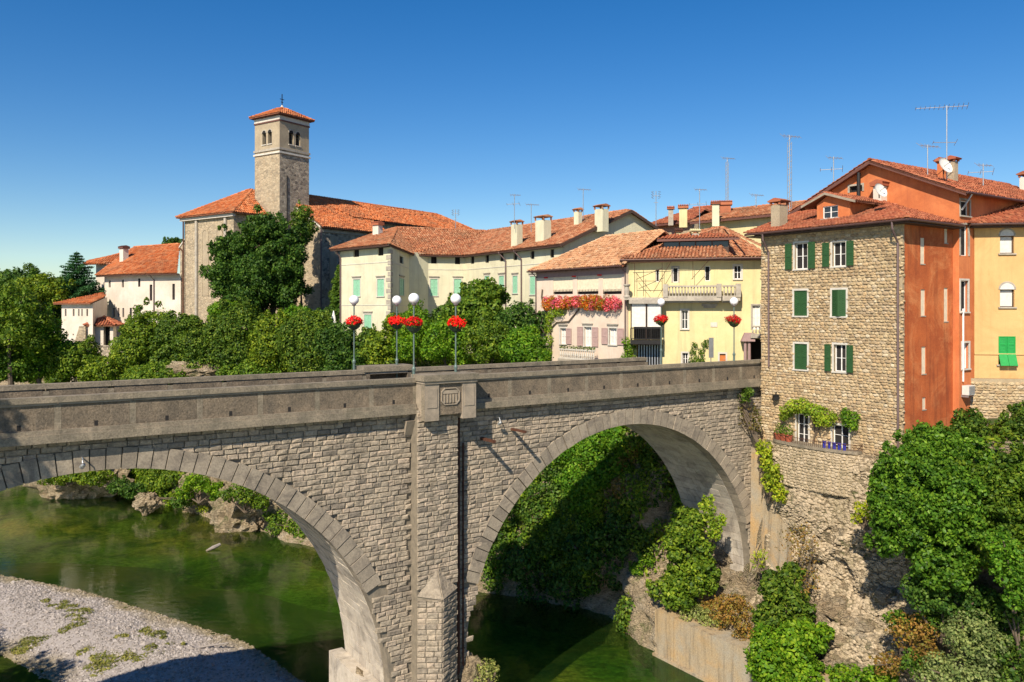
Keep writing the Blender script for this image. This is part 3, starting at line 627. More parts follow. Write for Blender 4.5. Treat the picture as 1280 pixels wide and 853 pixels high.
# ------------------------------------------------------------------ the bridge (local frame: s along, n away from camera, z up)
bridge = thing('stone_bridge', 'long two-arched stone bridge with solid parapets crossing the green river', 'bridge', B0, rotz=math.atan2(BS[1], BS[0]))
def bb(mb, name, mat, parent=bridge, **kw): return mb.build(name, mat, parent, local=True, **kw)
WID = 6.3; TOPZ = 19.25; SE = 47.4
ARCH = [(3.5, 4.0, 13.7, 10.0), (33.75, 5.3, 11.95, 9.2)]      # centre s, centre z, radius, ring ends at z
def zbot(s):
    for sc, zc, R, _ in ARCH:
        if abs(s-sc) < R: return zc + math.sqrt(R*R-(s-sc)**2)
    return None
core = MB()
for sc, zc, R, _ in ARCH:
    t = np.linspace(0, math.pi, 73); S = sc - R*np.cos(t); Zb = zc + R*np.sin(t)
    for i in range(72):
        a, b, za, zb_ = S[i], S[i+1], Zb[i], Zb[i+1]
        core.poly([(a,.06,za),(b,.06,zb_),(b,.06,TOPZ),(a,.06,TOPZ)]); core.poly([(b,WID-.06,zb_),(a,WID-.06,za),(a,WID-.06,TOPZ),(b,WID-.06,TOPZ)])
        core.poly([(a,.06,za),(a,WID-.06,za),(b,WID-.06,zb_),(b,.06,zb_)])
for a, b, z0 in ((-30, ARCH[0][0]-13.7, -1), (17.2, 21.8, -1), (45.7, SE, 6)): core.box((a,.06,z0), (b,WID-.06,TOPZ))
bb(core, 'core', M['joint'])
# facing stones
blocks = []; z = 4.2; row = 0
while z < TOPZ-.05:
    h = random.choice((.25,.27,.29)); h = min(h, TOPZ-z); s = -12 + random.random()*.5
    while s < SE-.1:
        w = random.uniform(.36,.8); w = min(w, SE-s); c0, c1 = s+w/2, z+h/2; ok = True
        for sc, zc, R, ze in ARCH:
            d = math.hypot(c0-sc, c1-zc)
            if abs(c0-sc) < R+.3 and d < R+(.85 if c1 > ze-.2 else .0) and c1 > zc-.0: ok = False
            if c1 <= zc and abs(c0-sc) < R: ok = False
            if c1 > zc and c1 <= ze and d < R: ok = False
        if 18.35 < c0 < 20.8: ok = False
        if ok: blocks.append((s, .0, z, w, h))
        s += w
    z += h; row += 1
for zz in np.arange(0, 1, 1): pass
z = 4.2                                                       # pilaster facing
while z < TOPZ-.05:
    h = min(random.choice((.23,.26,.3)), TOPZ-z); s = 18.35
    while s < 20.75:
        w = min(random.uniform(.32,.7), 20.8-s); w = 20.8-s if 20.8-s-w < .25 else w
        if not (z < 9.6): blocks.append((s, -.72, z, w, h))
        s += w
    z += h
pil = MB(); pil.box((18.37,-.64,-1), (20.78,.05,TOPZ)); pil = bb(pil, 'pier_pilaster', M['joint'])
B = np.array(blocks); keyd = [np.linalg.norm(BW(b[0], b[1], b[2])-np.array([0,0,CAMZ])) + (1000 if BW(b[0],b[1],b[2])[0]/BW(b[0],b[1],b[2])[1] < -.62 or b[2] > 18.1 else 0) - b[3]*4 for b in B]
order = np.argsort(keyd); meshes = []
for v, f in RB:
    me = bpy.data.meshes.new('stone_block'); me.from_pydata([tuple(q) for q in v], [], [tuple(q) for q in f]); me.materials.append(M['ashlar']); meshes.append(me)
for i in order[:300]:
    s, n, z, w, h = B[i]; o = link('stone_block', meshes[i % 14], bridge); o.location = (s+.012, n-.05, z+.012); o.scale = (w-.018, .10, h-.018)
far = order[300:]; mb = MB(BF)
for k in range(14):
    q = B[far[far % 14 == k]]
    scatter(mb, RB[k], np.stack([q[:,0]+.012, q[:,1]-.05, q[:,2]+.012], 1), np.stack([q[:,3]-.024, np.full(len(q), .10), q[:,4]-.018], 1), lambda p: p)
bb(mb, 'facing_stones', M['ashlar'], kind='stuff')
# arch rings: every voussoir its own part
for sc, zc, R, ze in ARCH:
    a0 = math.asin((ze-zc)/R); n = int((math.pi-2*a0)*(R+.45)/.62); da = (math.pi-2*a0)/n; vm = []
    for var in range(3):
        j = [random.uniform(-.02,.02) for _ in range(8)]; g = .012/R*2; vs = []
        for nn in (-.07-.02*var, .75):
            for rr, aa in ((R-.02, -da/2+g), (R-.02, da/2-g), (R+.9+j[0]*2, da/2-g), (R+.9+j[1]*2, -da/2+g)): vs.append((rr*math.cos(aa), nn, rr*math.sin(aa)))
        me = bpy.data.meshes.new('voussoir'); me.from_pydata(vs, [], [(0,1,2,3),(7,6,5,4),(0,4,5,1),(1,5,6,2),(2,6,7,3),(3,7,4,0)]); me.materials.append(M['vouss']); vm.append(me)
    for i in range(n):
        ang = a0 + da*(i+.5); o = link('voussoir', vm[i % 3], bridge); o.location = (sc, random.uniform(-.012,.012), zc); o.rotation_euler = (0, -ang, 0)
    # far ring and vault lining joined: too small or too even to pick apart
    vb = MB(); nA = int(math.pi*R/.58); vs3 = []
    for var in range(3):
        pr = .02+.015*var; a2 = .47*math.pi/nA; vs = []
        for nn in (0, .89):
            for rr, aa in ((R-pr, -a2), (R-pr, a2), (R, a2), (R, -a2)): vs.append((rr*math.cos(aa), nn, rr*math.sin(aa)))
        me = bpy.data.meshes.new('vault_stone'); me.from_pydata(vs, [], [(0,1,2,3),(7,6,5,4),(0,4,5,1),(1,5,6,2),(2,6,7,3),(3,7,4,0)]); me.materials.append(M['soffit']); vs3.append(me)
    for i in range(-6, nA+6):
        for k in range(7):
            a, b = (i+.03)*math.pi/nA, (i+.97)*math.pi/nA; off = (.45 if i % 2 else 0); n0, n1 = .78+k*.92-off, .78+(k+1)*.92-off-.03
            n0, n1 = max(n0, .78), min(n1, WID-.1)
            if n1-n0 < .1: continue
            pr = random.uniform(.015,.05)
            if 0 <= i < nA*.36 and abs(n1-n0-.89) < .01:
                o = link('vault_stone', random.choice(vs3), bridge); o.location = (sc, n0, zc); o.rotation_euler = (0, -(i+.5)*math.pi/nA, 0); continue
            def pt(aa, rr):
                if aa < 0: return (sc+rr, zc+aa*R)
                if aa > math.pi: return (sc-rr, zc-(aa-math.pi)*R)
                return (sc+rr*math.cos(aa), zc+rr*math.sin(aa))
            q = [pt(a, R-pr), pt(b, R-pr), pt(b, R), pt(a, R)]
            vb.hexa([(q[0][0],n0,q[0][1]),(q[1][0],n0,q[1][1]),(q[2][0],n0,q[2][1]),(q[3][0],n0,q[3][1]),(q[0][0],n1,q[0][1]),(q[1][0],n1,q[1][1]),(q[2][0],n1,q[2][1]),(q[3][0],n1,q[3][1])])
    bb(vb, 'vault_lining', M['soffit'], kind='stuff')
# cutwater with a pyramid cap, plinth
cw = MB(); sm = 19.1
cw.add([(18.38,-.66,-1),(20.75,-.66,-1),(sm+.4,-1.35,-1),(18.38,-.66,9.5),(20.75,-.66,9.5),(sm+.4,-1.35,9.3),(19.5,-.66,10.8)], [(0,1,2),(3,5,6),(5,4,6)], [(0,2,5,3),(2,1,4,5)])
cwo = bb(cw, 'cutwater', M['joint'])
for (a, b) in (((18.38,-.66),(sm+.4,-1.35)), ((sm+.4,-1.35),(20.75,-.66))):
    d = np.array([b[0]-a[0], b[1]-a[1], 0]); L = np.linalg.norm(d); f = Fr((a[0], a[1], 0), d); z = 4
    while z < 9.25:
        h = min(.29, 9.3-z); u = 0.0
        while u < L-.05:
            w = min(random.uniform(.4,.7), L-u); v, ff = random.choice(RB)
            cs = MB(); scatter(cs, (v, ff), np.array([[u+.01, -.06, z+.01]]), np.array([[w-.02, .12, h-.02]]), f); bb(cs, 'cutwater_stone', M['ashlar'], cwo); u += w
        z += h
for fc in (((18.38,-.66,9.5),(sm+.4,-1.35,9.3),(19.5,-.66,10.8)), ((sm+.4,-1.35,9.3),(20.75,-.66,9.5),(19.5,-.66,10.8))):
    p = np.array(fc); nn = np.cross(p[1]-p[0], p[2]-p[0]); nn /= np.linalg.norm(nn); cs = MB(); cs.prism([q + nn*.02 for q in p], nn*.06); bb(cs, 'cap_slab', M['ashlar'], cwo)
pl = MB(); pl.box((16.35,-.5,-1), (17.15,WID+.3,4.6)); pl.box((17.2,-.3,-1), (18.36,.04,4.2)); bb(pl, 'plinth', M['soffit'])
# parapets
def parapet(side):
    """side -1 near, +1 far; outward direction is side"""
    o = 0 if side < 0 else WID
    def N(x): return o + side*x
    def seg(mb, s0, s1, x0, x1, z0, z1): a, b = sorted((N(x0), N(x1))); mb.box((s0, a, z0), (s1, b, z1))
    edges = [-6.2, -3.5, -.75, 2.0, 4.83, 7.6, 10.33, 13.1, 15.96, 18.45]
    e2 = [21.65] + [21.65+ (46.9-21.65)*k/9 for k in range(1, 10)]
    if side > 0: e2 = [q for q in e2 if q < 44]; 
    cache = {}
    for E in (edges, e2):
        for a, b in zip(E[:-1], E[1:]):
            for nm, mt, x0, x1, z0, z1, g in (('parapet_panel','concrete',.0,.30,19.58,20.70,.14),('coping','coping',-.05,.44,20.70,20.94,.004),('coping_ledge','mould',.30,.37,20.60,20.70,.02),('cornice','coping',-.3,.60,19.06,19.40,.003),('cornice_top','coping',-.0,.47,19.40,19.58,.003),('parapet_pilaster','coping',.0,.306,19.58,20.60,None)):
                m = MB()
                if g is None: seg(m, b-.13, b+.13, x0, x1, z0, z1)
                else: seg(m, a+g, b-g, x0, x1, z0, z1)
                bb(m, nm, M[mt])
            m = MB(); c = (a+b)/2; seg(m, c-.07, c+.07, .2, .303, 19.62, 19.84); bb(m, 'drain_hole', M['dark'])
    # end piece up to the left bank
    m = MB(); seg(m, -24, edges[0]-.13, 0, .3, 19.58, 20.9); seg(m, -24, edges[0], -.3, .56, 19.06, 19.58); bb(m, 'parapet_end', M['concrete'])
parapet(-1); parapet(1)
dk = MB(); dk.box((-30,.0,TOPZ-.3), (48,WID,19.5)); bb(dk, 'deck', M['deck'])
# bays over the pier
def bay(side):
    o = 0 if side < 0 else WID
    def N(x): return o + side*x
    def seg(mb, s0, s1, x0, x1, z0, z1): a, b = sorted((N(x0), N(x1))); mb.box((s0, a, z0), (s1, b, z1))
    s0, s1, p = 18.5, 21.6, 1.3
    m = MB(); seg(m, s0+.06, s1-.06, -.0, p-.08, 19.0, 19.5); seg(m, s0+.06, s0+.3, 0, p-.08, 19.5, 21.0); seg(m, s1-.3, s1-.06, 0, p-.08, 19.5, 21.0); seg(m, s0+.3, s1-.3, p-.34, p-.08, 19.5, 21.0)
    b = bb(m, 'bay_body', M['concrete'])
    for c in (s0+.42, s1-.42):
        m = MB(); seg(m, c-.42, c+.42, p-.30, p, 18.72, 20.78); seg(m, c-.3, c+.3, p, p+.03, 19.4, 20.4); bb(m, 'bay_pilaster', M['mould'])
    for side_s in (s0, s1-.06):
        m = MB(); seg(m, side_s, side_s+.06, .1, p-.4, 18.95, 20.78); bb(m, 'bay_side_panel', M['mould'])
        m = MB(); seg(m, side_s-.03 if side_s == s0 else side_s+.03, side_s+.06+(-.0 if side_s == s0 else .03), p-.34, p-.02, 18.75, 20.78); bb(m, 'bay_side_pilaster', M['coping'])
    m = MB(); seg(m, s0-.12, s1+.12, -.08, p+.14, 21.0-.2, 21.12); bb(m, 'bay_coping', M['coping'])
    m = MB(); seg(m, s0-.05, s1+.05, .0, p+.07, 20.66, 20.8); bb(m, 'bay_moulding', M['mould'])
    if side < 0:      # eight-sided relief with fluting
        c, zc = (s0+s1)/2, 19.95; m = MB(); k = .56; h = .45; ch = .2
        P8 = [(-k,-h+ch),(-k+ch,-h),(k-ch,-h),(k,-h+ch),(k,h-ch),(k-ch,h),(-k+ch,h),(-k,h-ch)]
        for i in range(8):
            a, b2 = np.array(P8[i]), np.array(P8[(i+1) % 8]); ia, ib = a*.9, b2*.9
            m.hexa([(c+a[0],N(p-.08),zc+a[1]),(c+b2[0],N(p-.08),zc+b2[1]),(c+ib[0],N(p-.08),zc+ib[1]),(c+ia[0],N(p-.08),zc+ia[1]),(c+a[0],N(p-.02),zc+a[1]),(c+b2[0],N(p-.02),zc+b2[1]),(c+ib[0],N(p-.02),zc+ib[1]),(c+ia[0],N(p-.02),zc+ia[1])])
        rel = bb(m, 'octagon_relief', M['mould'], b)
        m = MB()
        for q in range(5): u = c-.36+q*.18; seg(m, u-.045, u+.045, p-.08, p-.03, zc-.34, zc+.1); 
        seg(m, c-.45, c+.45, p-.08, p-.04, zc+.14, zc+.32); bb(m, 'fluting', M['mould'], b)
bay(-1); bay(1)
ab = MB(); 
for (n0_, n1_, zt_, so_) in ((-1.2,-.06,15.4,45.5),(-2.3,-1.2,13.6,45.38),(-3.3,-2.3,11.2,45.3)):
    ab = MB(); ab.hexa([(so_-.25,n0_,2.5),(47.2,n0_,2.5),(47.2,n1_,2.5),(so_-.25,n1_,2.5),(so_,n0_,zt_),(47.2,n0_,zt_),(47.2,n1_,zt_),(so_,n1_,zt_)]); bb(ab, 'abutment_wall', M['quay'])
# brackets, drain pipes, struts, floodlights
def loc_tube(name, pts, r, mat, k=8, parent=bridge): m = MB(); m.tube(pts, r, k); return bb(m, name, M[mat], parent)
loc_tube('drain_pipe', [(21.12,-.16,4),(21.12,-.16,18.6)], .13, 'rust'); loc_tube('drain_pipe', [(21.5,-.1,4.5),(21.5,-.1,17.2)], .05, 'rust')
for s in (22.7, 24.75): m = MB(); m.box((s-.08,-1.45,17.62 if s > 23 else 17.25), (s+.08,.1,17.74 if s > 23 else 17.4)); bb(m, 'iron_strut', M['rust'])
for s in (18.15,): m = MB(); m.hexa([(s-.2,-.1,17.9),(s+.2,-.1,17.9),(s+.2,0.05,17.9),(s-.2,0.05,17.9),(s-.28,-.5,18.7),(s+.28,-.5,18.7),(s+.28,.05,18.7),(s-.28,.05,18.7)]); bb(m, 'bracket', M['mould'])
def floodlight(s, z, lab):
    t = thing('floodlight', lab, 'floodlight', BW(s, -.45, z), 'floodlights under the bridge cornice', rotz=math.atan2(BS[1], BS[0]))
    m = MB(); m.lathe((0,0,0), [(.03,-.12),(.10,-.12),(.10,.04),(.06,.12),(.03,.13)], 12); o = m.build('lamp_head', M['metal'], t, local=True); o.rotation_euler = (.9, 0, .4)
    m = MB(); m.tube([(0,.45,.3),(0,.05,.3),(0,0,.12)], .03, 6); m.build('lamp_bracket', M['metal'], t, local=True)
    m = MB(); m.lathe((0,0,0), [(0,-.15),(.1,-.12)], 12); o2 = m.build('lens', M['glass'], t, local=True); o2.rotation_euler = (.9, 0, .4)
floodlight(23.7, 18.15, 'small white floodlight beside the parapet bay and rusty iron struts')
floodlight(2.9, 18.0, 'small white floodlight above the crown of the nearer left arch')
# lamps
def lamp(s, n, lab, lab2):
    p = BW(s, n, 0); t = thing('street_lamp', lab, 'street lamp', (p[0], p[1], 19.5), 'globe street lamps on the bridge')
    m = MB(Fr(p, (1,0,0))); m.tube([(0,0,19.5),(0,0,21.3)], .075, 10); m.lathe((0,0,21.3), [(.10,0),(.11,.12),(.06,.2),(.045,.3)], 10); m.tube([(0,0,21.55),(0,0,24.8)], .042, 8); m.build('pole', M['lamp_green'], t)
    m = MB(Fr(p, (1,0,0))); m.lathe((0,0,24.75), [(.05,0),(.12,.05),(.14,.1),(.1,.14)], 12); m.build('collar', M['metal'], t)
    m = MB(Fr(p, (1,0,0))); m.lathe((0,0,25.12), [(.29*math.sin(a), -.29*math.cos(a)) for a in np.linspace(0.05, math.pi-.02, 14)], 20); m.build('globe', M['globe'], t, smooth=True)
    b = thing('flower_basket', lab2, 'flower basket', (p[0], p[1], 23.45), 'red flower baskets on the bridge lamps')
    m = MB(Fr(p, (1,0,0))); m.lathe((0,0,23.3), [(.09,0),(.26,.1),(.38,.27),(.42,.38),(.36,.38)], 14); m.build('bowl', M['bowl'], b)
    bl = [[p[0]+.36*math.cos(a)*rng.uniform(.5,1.1), p[1]+.36*math.sin(a), 23.82+rng.uniform(-.08,.1), .26, .26, .19] for a in np.arange(0, 6.28, .7)] + [[p[0],p[1],24.0,.3,.3,.2]]
    m = MB(); leaves(m, bl, 190, .085, wid=.95, cull=.8); m.build('blossoms', M['red'], b)
    bl2 = [[q[0],q[1],q[2]-.12,.2,.2,.2] for q in bl[:-1]]
    m = MB(); leaves(m, bl2, 70, .1); m.build('leaves', M['leaf_dark'], b)
lamp(18.2, 7.3, 'leftmost globe lamp, standing at the far parapet left of the far bay', 'red flower basket on the leftmost lamp, in front of the cream palace')
lamp(20.9, 7.0, 'globe lamp at the right end of the far parapet bay', 'red flower basket on the second lamp, partly overlapped by its neighbour')
lamp(18.45, -.15, 'globe lamp at the left end of the near bay over the pier', 'red flower basket on the near lamp left of the carved bay')
lamp(21.0, -.15, 'globe lamp at the right end of the near bay over the pier', 'red flower basket before the green ivy, alone right of the bay')
lamp(43.0, 6.5, 'globe lamp where the far parapet ends before the yellow house', 'bright red flower basket beside the glazed verandah of the yellow house')
lamp(43.6, -.1, 'globe lamp beside the stone house at the bridge end', 'bright red flower basket nearest the rubble stone house')
# pier rock, quay
def rockmass(name, label, c, R, seed=0, parent=None, kind='structure', sub=28, amp=.3, mat='rock', **kw):
    u = np.linspace(0, 2*math.pi, sub*2, endpoint=False); v = np.linspace(-math.pi/2, math.pi/2, sub); V = []
    for a in v:
        for b in u:
            d = np.array([math.cos(a)*math.cos(b), math.cos(a)*math.sin(b), math.sin(a)]); q = 1 + amp*1.3*nz(d*2+seed*7.3, .8) + amp*.9*(abs(nz(d*4+seed, 1.1))-.2) + .12*nz(d*12+seed, 1.0); q *= (1-.08*(int((d[2]*R[2]+seed)*1.3) % 2)); V.append(np.array(c) + d*np.array(R)*q)
    n = len(u); F = [(i*n+j, i*n+(j+1)%n, (i+1)*n+(j+1)%n, (i+1)*n+j) for i in range(sub-1) for j in range(n)]
    mb = MB(); mb.add(V, F, raw=True); return mb.build(name, M[mat], kind=kind, label=label, smooth=False, **kw)
rockmass('pier_rock', 'rough rock outcrop carrying the central pier', BW(19.4, 3.2, -.5), (4.6, 6.0, 4.8), 1)
q = MB(BF); q.box((39.35,-12,-2), (40.9,1.5,3.1)); q.box((39.1,-12,-2),(39.33,3.4,.18)); quay = thing('quay_wall', 'weathered orange-stained quay wall along the water under the right arch', 'quay wall', BW(40, -3, 0)); q.build('wall', M['quay'], quay)
q = MB(BF); q.box((39.25,1.5,-2), (40.8,3.3,3.25)); q.build('end_block', M['quay'], quay)
# ------------------------------------------------------------------ stone house at the bridge end
def bframe(s, n, ex): return Fr(BW(s, n), ex)
sh = thing('stone_house', 'tall rubble stone house with green shutters and orange side wall above the cliff', 'house', BW(46, -5.8, 15.3))
F1 = bframe(45.9, -.6, -BN); L1 = 10.5; EZ = 30.05
w1 = [dict(px=(993.5,1009.6,304,336.5), shut='open', shutm='green_dark', pane='dark', surround='trim_white', sw=.52),
      dict(px=(1040.5,1057.3,302.5,333), shut='open', shutm='green_dark', pane='dark', surround='trim_white', sw=.52),
      dict(px=(992.7,1009.2,363.4,395), shut='closed', surround='trim_white'),
      dict(px=(1040.2,1057.7,362.4,395.6), shut='ajar', surround='trim_white', label='window with its dark green shutters slightly ajar'),
      dict(px=(993.2,1009.2,430,462), shut='closed', surround='trim_white'),
      dict(px=(1042.5,1057.5,431,464.8), shut='open', surround='trim_white', pane='dark', sw=.52),
      dict(px=(996,1010.5,518,556), surround='trim_white', pane='dark', barz=2, label='white framed window under the vine'),
      dict(px=(1040.5,1061,532,583), surround='trim_white', pane='dark', barz=3, sill=False, label='white glazed terrace door')]
_sh = shutter
def shutter(parent, fr, u0, u1, z0, z1, mat, v=-.03, **k): return _sh(parent, fr, u0, u1, z0, z1, mat, v-.09 if v < 0 else v, **k)
h1 = windows(sh, F1, w1); shutter = _sh
wall(sh, F1, 0, L1, 13.5, EZ, h1, M['mortar'], name='stone_wall')
def rubble_wall(parent, fr, u0, u1, z0, z1, holes, w=(.2,.48), h=(.13,.24), g=.14, mat='rubble', dep=.13, ytop=None, name='rubble_stones', quoin=True):
    O = [[] for _ in CB]; S = [[] for _ in CB]; z = z0
    while z < z1:
        hh = random.uniform(*h); u = u0 + random.uniform(-.1,.1)
        while u < u1:
            ww = random.uniform(*w); c0, c1 = u+ww/2, z+hh/2
            if not any(a-g < c0 < b+g and c-.1 < c1 < d+g for a, b, c, d in holes) and c0 < u1-.08 and z+hh < z1+.02:
                k = random.randrange(len(CB)); O[k].append((u-.02, -.055-random.random()*.03, z-.015+random.uniform(-.03,.03))); S[k].append((ww*1.04, dep, hh*1.12))
            u += ww
        z += hh
    mb = MB()
    for k in range(len(CB)):
        if O[k]: scatter(mb, CB[k], np.array(O[k]), np.array(S[k]), fr)
    return mb.build(name, M[mat], parent, kind='stuff')
rubble_wall(sh, F1, .0, L1-.0, 13.6, EZ-.1, h1)
F2 = bframe(45.9, -11.1, BS); L2 = 5.85
slits = [(1150.6,1156,297.6,330),(1180.5,1184.8,284,304),(1151,1156.7,362,395),(1180,1185,360,402),(1152,1157.4,433.5,467.5),(1153,1157.4,497,512)]
h2 = []
for s in slits:
    r = pxr(F2, *s); h2.append(r); m = MB(F2); m.box((r[0], .05, r[2]), (r[1], .09, r[3])); w = m.build('slit_window', M['beige'], sh); m = MB(F2); m.box((r[0]-.03, -.03, r[2]-.06), (r[1]+.03, .04, r[2]-.002)); m.build('sill', M['trim'], w)
wall(sh, F2, .22, L2, 13.5, EZ, h2, M['orange'], name='orange_wall')
wall(sh, F2, 0, .22, 13.5, EZ, [], M['mortar'], name='corner_mortar'); rubble_wall(sh, F2, -.03, .22, 13.6, EZ-.1, [], w=(.22,.24), name='corner_stones', g=0)
F3 = bframe(52, -.6, -BS); wall(sh, F3, 0, 6.1, 13.5, EZ, [], M['yellow'], name='street_wall', tops=[[(0,0,EZ),(6.1,0,EZ),(.3,0,31.9)]])
A, Bc, Cc = BW(45.15,.25,29.98), BW(45.15,-11.85,29.98), BW(51.74,-11.85,29.98); AP = BW(51.74,-6.3,32.05); AL = BW(51.74,.25,32.05)
roof(sh, [[A,Bc,AP,AL],[Bc,Cc,AP]], M['tile_red'], .24, .36, ridges=[(Bc,AP),(A,AL)])
m = MB(BF); m.box((45.2,-11.8,29.72), (51.7,.2,29.80)); m.build('eave_soffit', M['wood_dark'], sh)
rafters(sh, Fr(BW(45.9,-.6), -BN), 0, 10.6, -.7, 0, 29.9, .0, .8); tubes(sh, 'gutter', M['gutter'], [[BW(45.1,.2,29.9), BW(45.1,-11.9,29.88)], [BW(45.1,-11.9,29.9), BW(51.6,-11.9,29.88)]], .08)
for nn, zb in ((-1.35, 20.5), (-10.9, 14)): tubes(sh, 'downpipe', M['pipe'], [[BW(45.1,nn,29.9), BW(45.15,nn,29.4), BW(45.75,nn,28.6), BW(45.78,nn,zb)]], .07)
# dormer
dz = thing  # noqa
DF = bframe(47.2, -4.25, -BN)
hd = pxr(DF, 1028.5, 1047.5, 257.5, 273)
dw = wall(sh, DF, 0, 2.5, 30.3, 31.75, [hd], M['orange_hi'], name='dormer', tops=[[(0,0,31.75),(2.5,0,31.75),(.85,0,32.3)]])
window(dw, DF, None, rect=hd, barz=1, depth=.12)
for ss in (0, 2.5):
    m = MB(DF); m.poly([(ss,0,30.3),(ss,4.5,31.5),(ss,4.5,31.8),(ss,0,31.75)]); m.build('dormer_cheek', M['orange_hi'], dw)
dl, dr, ap = (-.95,-.35,31.62), (3.15,-.35,31.62), (.85,-.35,32.42)
def D3(u, v, z): return DF((u, v, z))[0]
roof(dw, [[D3(3.05,-.35,31.68),D3(3.05,4.6,31.68),D3(.85,4.6,32.42),D3(.85,-.35,32.42)],[D3(-.95,4.6,31.72),D3(-.95,-.35,31.72),D3(.85,-.35,32.42),D3(.85,4.6,32.42)]], M['tile_red'], .24, .36, thick=.1)
fascia(dw, [D3(-1.0,-.4,31.74), D3(.85,-.4,32.46), D3(3.1,-.4,31.7)], .16, 'mould')
chimney(sh, BW(46.6,-1.6), .85, .75, 30.0, 31.95, 'tower_plain', 'tile_red', math.atan2(BS[1], BS[0]))
# terrace, vine, pots, railing
tf = MB(BF); arc = [(45.95,-1.9)] + [(45.95-1.25*math.sin(t)**.6, -1.9-6.6*(1-math.cos(t))/2) for t in np.linspace(.05, math.pi-.05, 18)] + [(45.95,-8.5)]
tf.prism([(s, n, 15.38) for s, n in arc], (0,0,.18)); terr = thing('terrace', 'curved stone terrace below the rubble house, edged by a low iron railing', 'terrace', BW(45.6,-5,15.3)); tf.build('terrace_slab', M['coping'], terr); tf = MB(BF); tf.prism([(s+.12, n*.985-.08, 12.6) for s, n in arc], (0,0,2.78)); tf.build('retaining_wall', M['mortar'], terr)
O = []; mbr = MB()
for k in range(len(arc)-1):
    (s0_, n0_), (s1_, n1_) = arc[k], arc[k+1]; p0_, p1_ = BW(s0_+.12, n0_*.985-.08), BW(s1_+.12, n1_*.985-.08); fr_ = Fr(p0_, p1_-p0_); Ls = np.linalg.norm(p1_-p0_); z_ = 12.6
    while z_ < 15.3:
        hh = random.uniform(.14,.26); u_ = -.05
        while u_ < Ls-.05:
            ww = random.uniform(.2,.5); scatter(mbr, random.choice(CB), np.array([[u_, -.07, z_]]), np.array([[min(ww, Ls-u_+.1), .16, hh*1.08]]), fr_); u_ += ww
        z_ += hh
mbr.build('wall_stones', M['rock_stone'], terr, kind='stuff')
r1 = MB(BF)
for k in range(1, len(arc)-1):
    s, n = arc[k]; s2, n2 = arc[k+1]
    for j in range(4): t = j/4; r1.tube([(s*(1-t)+s2*t+.05, n*(1-t)+n2*t, 15.5), (s*(1-t)+s2*t+.05, n*(1-t)+n2*t, 15.95)], .012, 4)
r1.tube([(s+.05, n, 15.97) for s, n in arc[1:]], .02, 5); r1.build('railing', M['rust'], terr)
def pot(s, n, z, mat, lab, plant=None, r=.16, h=.32, square=False, group=None):
    t = thing('plant_pot', lab, 'plant pot', BW(s, n, z), group); m = MB(Fr(BW(s,n), BS)); m.lathe((0,0,z), [(r*.75,0),(r,h*.9),(r*1.12,h*.9),(r*1.12,h),(r*.9,h),(r*.85,h*.9)], 4 if square else 12); m.build('pot', M[mat], t)
    if plant: m = MB(); c = BW(s,n,z+h+.2); leaves(m, [[*c, .3,.3,.3],[c[0],c[1],c[2]+.3,.22,.22,.25]], 90, .12); m.build('plant', M[plant], t)
for k in range(3): pot(45.35-.1*k, -2.5-.5*k, 15.56, 'pot_red', ['red planter with a leafy shrub, left end of the terrace','red planter with a leafy shrub, middle of the three red ones','red planter with a leafy shrub, nearest the vine window'][k], 'leaf_mid', .24, .42, group='red planters on the terrace')
for k in range(5): pot(44.98+.05*k, -6.35-.33*k, 15.56, 'pot_blue', ['leftmost','second from left','middle one','fourth from left','rightmost'][k]+' of the five small blue pots before the glazed terrace door', None, .13, .42, True, 'blue pots in a row on the terrace')
vt = thing('vine', 'yellow-green vine trained over the terrace window of the rubble house', 'vine', BW(45.7,-4.5,15.6))
def onF1(x, y, v=-.35): u, w, m_ = F1.px(x, y); return F1((u, v, w))[0]
vb = [[*onF1(x, y), rx, rx, rz] for x, y, rx, rz in ((988,514,.5,.4),(997,508,.6,.5),(1006,507,.55,.5),(1015,511,.55,.45),(1025,514,.55,.45),(1032,518,.5,.5),(1038,526,.45,.4),(1028,525,.4,.35),(1045,520,.35,.3),(984,520,.35,.3))]
m = MB(); leaves(m, vb, 110, .17, cull=.6); m.build('foliage', M['leaf_vine'], vt)
m = MB(); m.tube([onF1(1018,585,-.1), onF1(1017,560,-.12), onF1(1021,540,-.15), onF1(1018,518,-.2)], .05, 6, raw=True); m.tube([onF1(1021,545,-.1), onF1(1030,525,-.2)], .04, 5, raw=True); m.build('stem', M['bark'], vt)
vt = thing('climbing_bush', 'dark green climber over the glazed terrace door', 'climber', onF1(1068,530)); m = MB(); leaves(m, [[*onF1(x,y), r, r, r] for x, y, r in ((1060,517,.35),(1067,522,.45),(1070,532,.35),(1062,528,.3),(1072,520,.3))], 130, .15); m.build('foliage', M['leaf_bright'], vt)
t = thing('wall_lamp', 'dark lantern bracketed to the left part of the rubble wall', 'wall lamp', onF1(973,497)); m = MB(); p = onF1(973,497,-.3); m.box(p-.16, p+.16); m.box(p+np.array([-.22,-.22,.16]), p+np.array([.22,.22,.22])); m.tube([p+np.array([0,0,.2]), onF1(971,490,-.02)], .03, 5, raw=True); m.build('lantern', M['iron'], t)
